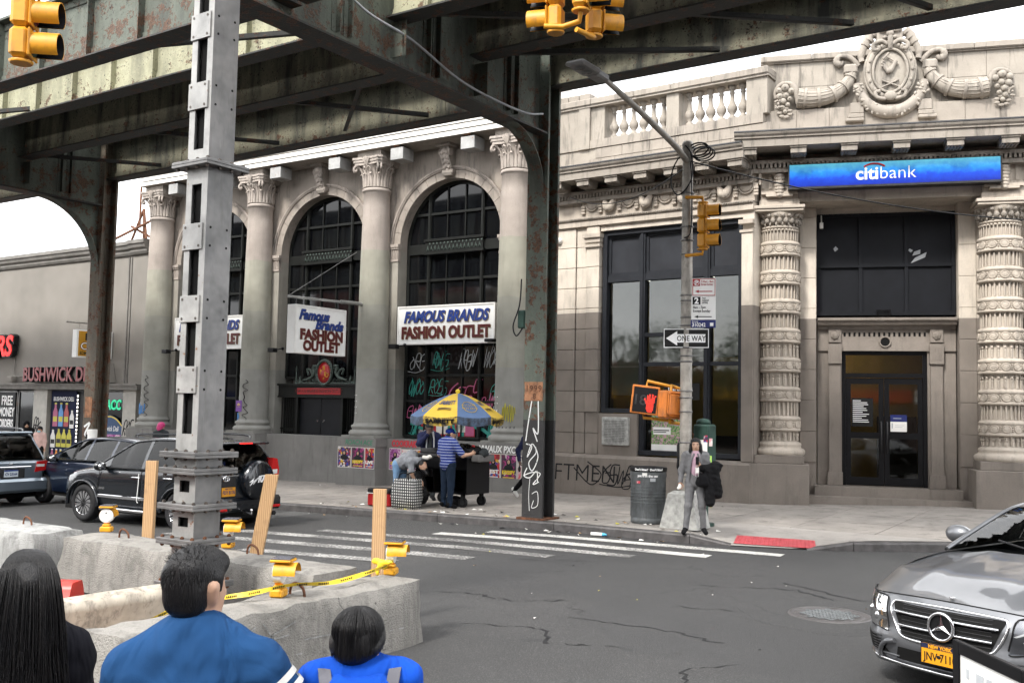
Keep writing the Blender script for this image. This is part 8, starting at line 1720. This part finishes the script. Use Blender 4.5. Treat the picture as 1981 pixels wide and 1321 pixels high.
def fingers(b, wr, tip, nrm, s=1.0, curl=.25):
    w = Vector(wr); d = (Vector(tip)-w); L = d.length; d.normalize(); n = Vector(nrm).normalized(); x = d.cross(n).normalized(); n = x.cross(d)
    for i, (o, ln) in enumerate(((-.030,.070), (-.010,.080), (.011,.075), (.030,.060))):
        p0 = w+d*(L*.52)+x*(o*s); p1 = p0+d*(ln*.5*s)+n*(ln*curl*.3*s); p2 = p1+d*(ln*.5*s)*(1-curl)+n*(ln*curl*s); b.tube([p0, p1, p2], [.0095*s, .009*s, .007*s], 7)
    p0 = w+d*(L*.22)-x*(.025*s); b.tube([p0, p0+d*(.03*s)-x*(.028*s)+n*.005, p0+d*(.062*s)-x*(.036*s)+n*(.015*s)], [.011*s, .010*s, .008*s], 7)
D0 = dict(head=(0,-.012,1.585), neck=(0,.012,1.46), chest=(0,.01,1.26), belly=(0,0,1.07), pelvis=(0,.01,.94), shL=(.175,.012,1.395), elL=(.225,.04,1.12), wrL=(.245,-.03,.88), haL=(.25,-.06,.74), shR=(-.175,.012,1.395), elR=(-.225,.04,1.12), wrR=(-.245,-.03,.88), haR=(-.25,-.06,.74),
          hiL=(.088,0,.92), knL=(.10,-.012,.50), anL=(.10,.02,.085), toL=(.115,-.14,.035), hiR=(-.088,0,.92), knR=(-.10,-.012,.50), anR=(-.10,.02,.085), toR=(-.115,-.14,.035))
def folds(b, L):              # raised drape lines in the cloth (x0, slope, z0, z1, amp, back side only)
    for i, v in enumerate(b.v):
        for x0, sl, z0, z1, a in L:
            if z0 < v[2] < z1 and v[1] > -.02: q = (v[0]-x0-sl*(v[2]-z0))/.016; v = (v[0], v[1]+a*math.exp(-q*q)*sin(pi*(v[2]-z0)/(z1-z0)), v[2])
        b.v[i] = v
    return b
def person(lab, loc, rz, J={}, H=1.7, fat=1.0, h=.022, top=None, sleeve=1.0, bot=None, shoe='black_cloth', skinm='skin', hair='hair', hairp=None, face=True, head_rot=0, extra=None, cat='person', group=None, wob=.004, fold=None):
    s = H/1.7; Q = dict(D0); Q.update(J); Q = {k: tuple(c*s for c in v) for k, v in Q.items()}; f = fat*s
    t = thing('person', lab, cat, loc, rz, group); hd = Q['head']; HR = Matrix.Rotation(head_rot, 3, 'Z'); hp = lambda x, y, z: tuple(Vector(hd)+HR@Vector((x*s, y*s, z*s))); hrot = np.array(HR)
    head = [('e', hp(0,.012,.02), (.078*s,.098*s,.098*s), hrot), ('e', hp(0,-.03,-.05), (.056*s,.062*s,.078*s), hrot), ('c', hp(0,-.088,.005), hp(0,-.106,-.030), .010*s, .016*s), ('c', hp(.083,.018,.012), hp(.079,.012,-.032), .019*s, .010*s), ('c', hp(-.083,.018,.012), hp(-.079,.012,-.032), .019*s, .010*s), ('c', Q['neck'], hp(0,.01,-.06), .058*f, .050*s)]
    torso = [('e', Q['chest'], (.165*f,.112*f,.20*s)), ('e', Q['belly'], (.148*f,.108*f,.17*s)), ('c', Q['neck'], Q['chest'], .06*f, .10*f), ('c', Q['belly'], Q['pelvis'], .12*f, .12*f)]+[('c', lerp3(Q['neck'], Q['sh'+q], .25), Q['sh'+q], .062*f, .062*f) for q in 'LR']
    pel = [('e', Q['pelvis'], (.162*f,.118*f,.125*s))]; arm = lambda q, a=1.0: [('c', Q['sh'+q], Q['el'+q], .056*f, .043*f)]+([('c', Q['el'+q], lerp3(Q['el'+q], Q['wr'+q], (a-.5)*2), .043*f, (.043-.014*(a-.5)*2)*f)] if a > .5 else [])
    uarm = lambda q, a: [('c', Q['sh'+q], lerp3(Q['sh'+q], Q['el'+q], a*2), .060*f, .054*f)] if a <= .5 else arm(q, a)
    leg = lambda q: [('c', Q['hi'+q], Q['kn'+q], .088*f, .056*f), ('c', Q['kn'+q], Q['an'+q], .056*f, .037*f)]; foot = lambda q: [('c', lerp3(Q['an'+q], Q['to'+q], -.25), Q['to'+q], .038*s, .030*s)]
    hand = lambda q: [('c', Q['wr'+q], lerp3(Q['wr'+q], Q['ha'+q], .5), .028*s, .036*s)]
    allp = head+torso+pel+sum([arm(q)+leg(q)+foot(q)+hand(q) for q in 'LR'], [])
    b = skin(allp, h, .035*s)
    for q in 'LR': fingers(b, Q['wr'+q], Q['ha'+q], (0,-1,.2), s)
    b.build('body', skinm, t)
    if top: b = skin(torso+pel[:1]*(1 if sleeve >= 0 else 0)+sum([uarm(q, sleeve) for q in 'LR'], []), h, .05*s, .014*s, wob); b = folds(b, fold) if fold else b; b.build('top', top, t)
    if bot: b = skin(pel+leg('L')+leg('R'), h, .03*s, .016*s, wob*.8); b.build('trousers', bot, t)
    for q in 'LR':
        b = skin(foot(q), min(h, .016), .02, .012*s); 
        for i in range(len(b.v)): v = b.v[i]; b.v[i] = (v[0], v[1], max(v[2], min(0, Q['to'+q][2]-.05)))
        b.build('shoe', shoe, t)
    if hairp is None: hairp = [('e', (0,.028,.05), (.090,.100,.086)), ('e', (0,-.015,.085), (.082,.082,.052)), ('e', (0,.06,.0), (.080,.065,.09))]
    if hair and hairp:
        b = skin([(('e', hp(*q[1]), tuple(c*s for c in q[2]), hrot) if q[0] == 'e' else ('c', hp(*q[1]), hp(*q[2]), q[3]*s, q[4]*s)) for q in hairp], min(h, .016), .03*s, 0, .003); b.build('hair', hair, t)
    if face:
        b = MB(); [b.ell(hp(sx*.032,-.080,.008), (.013*s,.006*s,.006*s), 8, 5) for sx in (-1, 1)]; b.build('eyes', 'g_black', t); b = MB(); [b.tube([hp(sx*.016,-.088,.028), hp(sx*.034,-.087,.034), hp(sx*.052,-.072,.028)], .0045*s, 5) for sx in (-1, 1)]; b.build('eyebrows', 'hair_brown', t); b = MB(); b.ell(hp(0,-.088,-.062), (.024*s,.008*s,.008*s), 10, 5); b.build('lips', 'deep_red' if False else 'letter_side', t)
    t['_'] = 1; del t['_']; return t, Q, hp, s
# ---- woman at the corner
t, Q, hp, s = person('woman in grey trouser suit and pink blouse holding a phone at the kerb', (-6.93, 15.98, .15), R_(25), dict(head=(0,-.02,1.585), hiL=(.09,0,.92), hiR=(-.09,0,.92), knR=(-.125,-.06,.50), anR=(-.17,-.02,.085), toR=(-.21,-.16,.035), knL=(.12,-.03,.50), anL=(.15,.04,.085), toL=(.19,-.11,.035), elL=(.25,.02,1.13), wrL=(.10,-.19,1.20), haL=(.02,-.23,1.28), elR=(-.25,.03,1.13), wrR=(-.27,-.04,.92), haR=(-.27,-.07,.80)), 1.60, .94, .018, 'blazer', 1.0, 'trousers_grey', hairp=[('e', (0,.03,.045), (.090,.095,.090)), ('e', (0,.0,.090), (.082,.078,.044)), ('c', (.078,-.01,.02), (.10,-.02,-.24), .032, .035), ('c', (-.078,-.01,.02), (-.10,-.02,-.26), .032, .035), ('c', (.075,.02,.0), (.10,.0,-.24), .035, .035), ('c', (-.075,.02,.0), (-.10,.0,-.26), .035, .035), ('c', (0,.07,.02), (0,.09,-.26), .08, .075)], skinm='skin_tan')
b = skin([('e', (0,-.062,1.20), (.092,.082,.19)), ('e', (0,-.052,1.05), (.095,.085,.13)), ('e', (0,-.05,1.36), (.05,.05,.06))], .016, .04, 0, .003); b.build('blouse', 'blouse', t)
b = MB(); [b.tube([(sx*.03,-.115,1.36), (sx*.085,-.135,1.22), (sx*.10,-.125,1.05), (sx*.11,-.10,.90)], [.018,.022,.018,.012], 6) for sx in (-1, 1)]; b.build('lapel', 'blazer', t)
b = MB(); b.cbox(-.005, -.262, 1.18, .05, -.250, 1.31, .004); b.tf(Matrix.Identity(4)); o = b.build('phone', 'black_plastic', None, t.matrix_basis.translation, R_(25)); tag(o, 'dark mobile phone in the hand of the woman in the grey suit', 'phone')
def worn(nm, lab, prims, mat, cat, base, rz, h=.02, k=.05, wob=.008):
    b = skin(prims, h, k, 0, wob); o = b.build(nm, mat, None, base, rz); tag(o, lab, cat); return o
worn('coat', 'black coat draped over the forearm of the woman in the grey suit', [('c', (.10,-.20,1.12), (.33,-.05,1.12), .06, .07), ('c', (.30,-.10,1.10), (.36,-.06,.70), .09, .10), ('c', (.20,-.16,1.05), (.24,-.14,.55), .07, .085), ('e', (.34,-.05,1.16), (.12,.09,.07))], 'black_cloth', 'coat', t.location, R_(25))
worn('handbag', 'black handbag hanging in front of the woman in the grey suit', [('e', (.11,-.22,.93), (.10,.05,.11)), ('e', (.11,-.22,.87), (.12,.055,.07)), ('c', (.05,-.22,1.02), (.09,-.22,1.14), .010, .010), ('c', (.17,-.22,1.02), (.12,-.22,1.14), .010, .010)], 'bag_black', 'handbag', t.location, R_(25), .014, .02, .0)
b = MB(); b.grid([[(-.03+.06*i/4, -.255-.01*sin(pi*i/4), 1.04+.09*j/3) for i in range(5)] for j in range(4)]); b.tube([(-.03,-.25,1.12), (.0,-.24,1.18), (.03,-.25,1.12)], .003, 4); b.tube([(-.03,-.25,1.05), (-.02,-.24,.98), (.02,-.24,.98), (.03,-.25,1.05)], .003, 4); b.tf(Matrix.Translation((.02,-.01,0))); o = b.build('face_mask', 'white_flat', None, t.location, R_(25)); tag(o, 'white face mask dangling from the hand of the woman in the suit', 'mask')
worn('white_cloth', 'small white tissue in the lowered hand of the woman in the suit', [('e', (-.26,-.07,.80), (.03,.02,.045)), ('e', (-.28,-.07,.77), (.04,.02,.03))], 'white_flat', 'tissue', t.location, R_(25), .012, .02, .004)
# ---- vendor behind the cart
t, Q, hp, s = person('vendor in navy hooded coat and grey beanie behind the cart, hand at his mouth', (-14.62, 18.35, gw(-14.6, 18.3)), R_(48), dict(wrR=(-.08,-.20,1.43), elR=(-.24,-.14,1.24), haR=(-.01,-.15,1.53), elL=(.26,.02,1.12), wrL=(.26,-.10,.90)), 1.80, 1.12, .022, 'coat_navy', 1.0, 'charcoal', skinm='skin_dark', hair='charcoal', hairp=[('e', (0,.02,.055), (.092,.105,.082)), ('c', (0,-.05,.035), (0,.09,.02), .06, .06)])
b = skin([('e', (0,-.085,1.25*s), (.07,.075,.24)), ('e', (0,-.08,1.05*s), (.08,.08,.2))], .02, .04, 0, .004); b.build('sweatshirt', 'charcoal', t); b = MB(); [b.tube([(sx*.06,-.10,1.50*s), (sx*.085,-.15,1.35*s), (sx*.09,-.16,1.1*s), (sx*.10,-.15,.92*s)], [.03,.018,.015,.012], 6) for sx in (-1, 1)]; b.tube([(.10*cos(a), .06+.07*sin(a), 1.50*s) for a in np.linspace(-.2, pi+.2, 13)], .035, 8); b.build('hood_lining', 'g_silver', t)
# ---- customer in striped polo
t, Q, hp, s = person('man in blue striped polo and blue cap, seen from behind at the cart', (-12.93, 16.88, gw(-12.9, 16.9)), R_(170), dict(elR=(-.33,-.12,1.13), wrR=(-.38,-.32,1.16), haR=(-.36,-.42,1.18), elL=(.26,.0,1.12), wrL=(.22,-.20,.98), haL=(.20,-.30,.98), head=(-.02,-.04,1.57)), 1.69, 1.10, .020, 'shirt_stripe', .42, 'trousers_navy', skinm='skin_tan', hairp=[('e', (0,.05,-.01), (.078,.06,.06))], face=False, head_rot=-.25)
b = skin([('e', hp(0,.015,.055), (.09,.105,.075)), ('e', hp(0,-.10,.03), (.07,.06,.012))], .014, .03); b.build('cap', 'cap_blue', t); b = MB(); b.cbox(.06, .12, .93, .12, .15, 1.02, .01); b.build('belt_pouch', 'black_plastic', t)
# ---- stooping person
t, Q, hp, s = person('stooping person in grey T-shirt and jeans reaching into the checked bag', (-14.28, 16.92, gw(-14.3, 16.9)), R_(84), dict(pelvis=(0,.02,.90), belly=(0,-.16,.98), chest=(0,-.36,1.02), neck=(0,-.58,.99), head=(0,-.72,.90), shL=(.16,-.50,1.0), shR=(-.16,-.50,1.0), elL=(.17,-.52,.74), elR=(-.17,-.55,.74), wrL=(.10,-.60,.52), wrR=(-.10,-.62,.52), haL=(.09,-.63,.40), haR=(-.09,-.65,.40), hiL=(.09,.0,.88), hiR=(-.09,.0,.88)), 1.68, .98, .020, 'tee_grey', .42, 'jeans', shoe='white_flat', skinm='skin_tan', face=False, hairp=[('e', (0,.03,.04), (.095,.10,.095)), ('c', (0,.05,.0), (.02,-.10,-.16), .08, .05), ('c', (.05,0,0), (.08,-.08,-.18), .05, .03)])
# ---- pedestrian behind the el column
t, Q, hp, s = person('pedestrian in dark clothes and white trainers walking behind the el column', (-12.98, 20.1, gw(-13, 20)), R_(92), dict(knL=(.09,.10,.52), anL=(.09,.44,.17), toL=(.10,.36,.05), knR=(-.09,-.26,.53), anR=(-.09,-.32,.10), toR=(-.10,-.47,.05), elL=(.23,-.12,1.13), wrL=(.22,-.26,.96), haL=(.22,-.33,.84), elR=(-.23,.16,1.13), wrR=(-.23,.12,.90), haR=(-.23,.08,.78)), 1.72, 1.0, .024, 'coat_navy', 1.0, 'black_cloth', shoe='white_flat', skinm='skin_dark', hair='hair')
# ---- people far left behind the cars
t, Q, hp, s = person('person in pale pink coat and blue face mask between the parked cars', (-34.2, 20.5, gw(-34, 20.5)), R_(30), {}, 1.56, 1.05, .03, 'pink_coat', 1.0, 'black_cloth'); b = skin([('e', hp(0,-.06,-.055), (.06,.05,.045))], .014, .02); b.build('face_mask', 'mask_blue', t)
t, Q, hp, s = person('person in black hooded jacket beside the one in the pink coat', (-35.6, 20.8, gw(-35, 20.8)), R_(70), {}, 1.75, 1.1, .03, 'black_cloth', 1.0, 'black_cloth', hair='black_cloth', hairp=[('e', (0,.02,.03), (.11,.12,.13)), ('c', (0,.06,-.05), (0,.05,-.18), .1, .11)])
t, Q, hp, s = person('person with bright pink hair mostly hidden behind the black crossover', (-26.0, 19.5, gw(-26, 19.5)), R_(200), {}, 1.74, 1.0, .03, 'charcoal', 1.0, 'black_cloth', hair='hair_pink', hairp=[('e', (0,.02,.05), (.105,.115,.10)), ('e', (.03,.07,-.02), (.09,.07,.10))], face=False)
# ---- foreground trio seen from behind
def strands(t, roots, mat, r=.0022):
    b = MB()
    for p in roots: b.tube(p, [r]*(len(p)-1)+[r*.3], 4, cap=False)
    b.build('hair_strands', mat, t, kind='stuff')
rg = random.Random(12)
TH = R_(226)
t, Q, hp, s = person('man in blue T-shirt with white sleeve stripes seen from behind in the foreground', (-2.67, 2.17, 0), TH, dict(elL=(.26,.02,1.08), elR=(-.37,.02,1.12), wrL=(.28,-.10,.86), wrR=(-.30,-.10,.88), shL=(.185,.012,1.335), shR=(-.195,.012,1.335), neck=(0,.012,1.445)), 1.715, 1.12, .014, 'shirt_blue', .40, 'charcoal', skinm='skin_tan', face=False, head_rot=R_(-40), wob=.0035, fold=[(-.22,.9,.95,1.32,.022),(-.26,.75,.92,1.28,.020),(-.16,.5,.9,1.30,.018),(-.08,.25,.9,1.26,.014),(.10,-.3,.9,1.27,.014),(.20,-.7,.92,1.30,.020),(.25,-.9,.95,1.30,.018),(.02,.1,.85,1.22,.012)],
    hairp=[('e', (0,.022,.056), (.086,.103,.082)), ('e', (0,.055,-.01), (.080,.066,.082)), ('e', (0,-.04,.085), (.068,.050,.042)), ('c', (.07,.0,.04), (.074,-.012,.005), .022, .014), ('c', (-.07,.0,.04), (-.074,-.012,.005), .022, .014)])
R_st = []
for i in range(1300):
    a = rg.uniform(0, 2*pi); e = rg.uniform(-.75, 1.45); n = Vector((cos(a)*cos(e), sin(a)*cos(e), sin(e))); p = Vector((n.x*.086, .028+n.y*.100, .045+n.z*.086)); d = Vector((rg.uniform(-.6, .6), rg.uniform(-.6, .6), rg.uniform(-.1, .6) if e > .5 else -1.0)); d = (d-n*d.dot(n)*.4).normalized()
    R_st.append([hp(*(p*.97)), hp(*(p*.985+n*.001+d*.010)), hp(*(p*.985+n*.001+d*.022))])
strands(t, R_st, 'hair', .0010)
b = MB()
for k in range(2):      # two white bands round the right sleeve hem
    f0 = .28+.14*k; c = Vector(lerp3(Q['shR'], Q['elR'], f0)); d = (Vector(Q['elR'])-Vector(Q['shR'])).normalized(); x = d.cross(Vector((0,1,0))).normalized(); y = d.cross(x); r = (.060+(.054-.060)*f0)*1.14*s+.022
    rows = [[tuple(c+d*q+x*r*cos(a)+y*r*sin(a)) for a in np.linspace(0, 2*pi, 29)] for q in (-.011, .011)]; b.grid(rows, sm=True); b.grid(rows[::-1], sm=True)
b.build('sleeve_stripe', 'white_flat', t)
# woman with long hair
t, Q, hp, s = person('woman with long straight black hair and black jacket seen from behind', (-3.35, 1.99, 0), R_(240), dict(shL=(.15,.012,1.355), shR=(-.15,.012,1.355), elL=(.20,.04,1.1), elR=(-.20,.04,1.1)), 1.655, .98, .014, 'jacket_black', 1.0, 'black_cloth', face=False, skinm='skin_tan', wob=.004,
    hairp=[('e', (0,.02,.045), (.092,.108,.090)), ('c', (0,.075,.03), (0,.125,-.36), .078, .088), ('c', (.055,.05,.0), (.085,.11,-.36), .045, .05), ('c', (-.055,.05,.0), (-.085,.11,-.36), .045, .05), ('c', (.075,-.01,.0), (.10,.04,-.28), .035, .03), ('c', (-.075,-.01,.0), (-.10,.04,-.30), .035, .035)])
R_st = []
for i in range(650):
    x = rg.uniform(-.132, .132); y0 = .10+rg.uniform(-.02, .02); R_st.append([hp(x*.15, -.03, .136), hp(x*.45, .055, .138-.5*x*x), hp(x*.68, .112, .095-.5*x*x), hp(x*.82, y0*1.28+.012, .02), hp(x*1.0, y0*1.3+.05-1.5*x*x, -.15), hp(x*1.1+rg.uniform(-.02, .02), .225-2.0*x*x+rg.uniform(-.01, .012), -.34+rg.uniform(-.05, .02)), hp(x*1.15+rg.uniform(-.05, .05), .20-2*x*x, -.46+rg.uniform(-.08, .05))])
strands(t, [spline(q, 3) for q in R_st], 'hair', .0012)
# boy with backpack
t, Q, hp, s = person('boy with bowl cut black hair in a bright blue hooded top seen from behind', (-2.42, 2.68, 0), R_(222), dict(shL=(.175,.012,1.435), shR=(-.175,.012,1.435), chest=(0,.01,1.30), neck=(0,.012,1.48)), 1.47, 1.0, .012, 'hoodie_blue', 1.0, 'charcoal', face=False, skinm='skin_tan', head_rot=R_(-28), wob=.004, fold=[(-.15,.6,.85,1.12,.016),(.15,-.6,.85,1.12,.016)],
    hairp=[('e', (0,.018,.050), (.100,.116,.096)), ('e', (0,.060,.0), (.096,.082,.085)), ('c', (.070,.0,.01), (.075,.03,-.012), .034, .028), ('c', (-.070,.0,.01), (-.075,.03,-.012), .034, .028)])
R_st = []
for i in range(700):
    a = rg.uniform(0, 2*pi); n = Vector((cos(a), sin(a), 0)); pts = [Vector((0,.02,.147))]+[Vector((n.x*.101*sin(q), .025+n.y*.118*sin(q), .05+.098*cos(q))) for q in (.5, .95, 1.4)]+[Vector((n.x*.100, .028+n.y*.114, -.01-.03*max(0, n.y)+rg.uniform(-.015, .01)))]; R_st.append([hp(*(q*rg.uniform(.995, 1.015))) for q in pts])
R_st.append([hp(.06,.02,.12), hp(.10,.0,.14), hp(.12,-.02,.17)]); strands(t, [spline(q, 3) for q in R_st], 'hair', .0010)
b = skin([('c', (.07*s,.10,1.42*s), (-.07*s,.10,1.42*s), .05, .05), ('c', (.09*s,.03,1.45*s), (.08*s,.12,1.40*s), .035, .05), ('c', (-.09*s,.03,1.45*s), (-.08*s,.12,1.40*s), .035, .05), ('e', (0,.13,1.36*s), (.09,.05,.07))], .012, .04, 0, .003); b.build('hood', 'hoodie_blue', t)
BP = thing('backpack', 'grey and black backpack worn by the boy in blue', 'backpack', (-2.42, 2.68, 0), R_(222)); b = skin([('e', (0,.22,.98), (.14,.10,.20)), ('e', (0,.20,1.10), (.12,.08,.10))], .016, .05, 0, .003); b.build('pack', 'pack_grey', BP); b = MB()
for sx in (-1, 1):
    rows = []; pth = spline([(sx*.10,.17,1.16), (sx*.112,.12,1.255), (sx*.125,.03,1.292), (sx*.125,-.06,1.26), (sx*.12,-.13,1.10)], 5)
    rows = [[(p[0]+q, p[1], p[2]+.012) for p in pth] for q in (-.021, .021)]; b.grid(rows); b.grid([[(p[0]+q, p[1], p[2]) for p in pth] for q in (.021, -.021)])
b.build('shoulder_strap', 'pack_grey', BP); b = MB(); b.tube(spline([(-.04,.16,1.17), (-.03,.19,1.24), (.03,.19,1.24), (.04,.16,1.17)], 5), .012, 6); b.build('grab_handle', 'black_cloth', BP)
# ================================================================ ACROSS THE STREET (behind the viewer: what the glass and paintwork mirror)
ot = MB(); ot.box(-70, -9.4, -.8, 60, -8.6, .12); ot = ot.build('opposite_terrace', 'sidewalk', kind='structure')
for nm, c in (('brick_red', (.20, .075, .05)), ('brick_buff', (.34, .27, .19)), ('brick_dark', (.10, .07, .06))): simple(nm, c, .85, 0, .25, 9)
x = -66; r_ = random.Random(4)
while x < 56:
    w = r_.uniform(6, 9); h = r_.uniform(8.0, 12.5) if not -40 < x < -8 else r_.uniform(4.1, 4.9); b = MB(); b.box(x, -18, -.8, x+w-.05, -9.0, h); b.box(x-.05, -18, h, x+w, -8.8, h+.4); f = b.build('terrace_house', r_.choice(('brick_red', 'brick_buff', 'brick_dark', 'stucco')), ot)
    n = int(w/1.7); b = MB()
    for i in range(n):
        for z in np.arange(4.2, h-1.8, 2.9): b.box(x+.5+i*(w-.8)/n, -8.995, z, x+1.5+i*(w-.8)/n, -8.96, z+1.7)
    b.box(x+.3, -8.995, .3, x+w-.35, -8.95, 2.9); b.build('windows', 'glass_dark', f); b = MB(); b.box(x+.1, -8.99, 3.0, x+w-.15, -8.85, 3.7); b.build('shop_fascia', r_.choice(('red_paint', 'white_sign', 'sign_yellow', 'zone_blue', 'white_sign')), f); x += w
simple('leaf', (.055, .085, .028), .6, 0, .4, 9)
def tree(lab, X, Y, H, R, seed):
    r = random.Random(seed); t = thing('street_tree', lab, 'tree', (X, Y, gz(X)), 0, 'trees mirrored in the bank window'); b = MB(); b.tube([(0,0,0), (.05,0,1.5), (0,.1,3.2), (.1,0,H*.55)], [.17,.14,.12,.07], 8); tips = []
    for i in range(14):
        a = r.uniform(0, 6.3); z0 = r.uniform(2.6, H*.55); p1 = (R*.5*cos(a), R*.5*sin(a), z0+r.uniform(.6, 1.5)); p2 = (R*.9*cos(a+.3), R*.9*sin(a+.3), p1[2]+r.uniform(.3, 1.6)); b.tube([(0,0,z0), p1, p2], [.06,.035,.012], 5); tips += [p1, p2, lerp3(p1, p2, .5)]
    b.build('trunk', 'rust', t); c = MB()
    for i in range(2600):
        p = Vector(r.choice(tips))+Vector([r.gauss(0, .42) for q in range(3)]); n = Vector([r.gauss(0, 1) for q in range(3)]).normalized(); u = n.orthogonal().normalized()*r.uniform(.06, .11); v = n.cross(u)*.6; c.add([p-u, p+v, p+u, p-v], [(0,1,2,3)])
    c.build('crown', 'leaf', t)
tree('leafy street tree mirrored in the left panes of the bank window', -27.5, -4.5, 9.5, 2.6, 1); tree('leafy street tree mirrored in the middle panes of the bank window', -22.5, -5.0, 8.5, 2.2, 2)
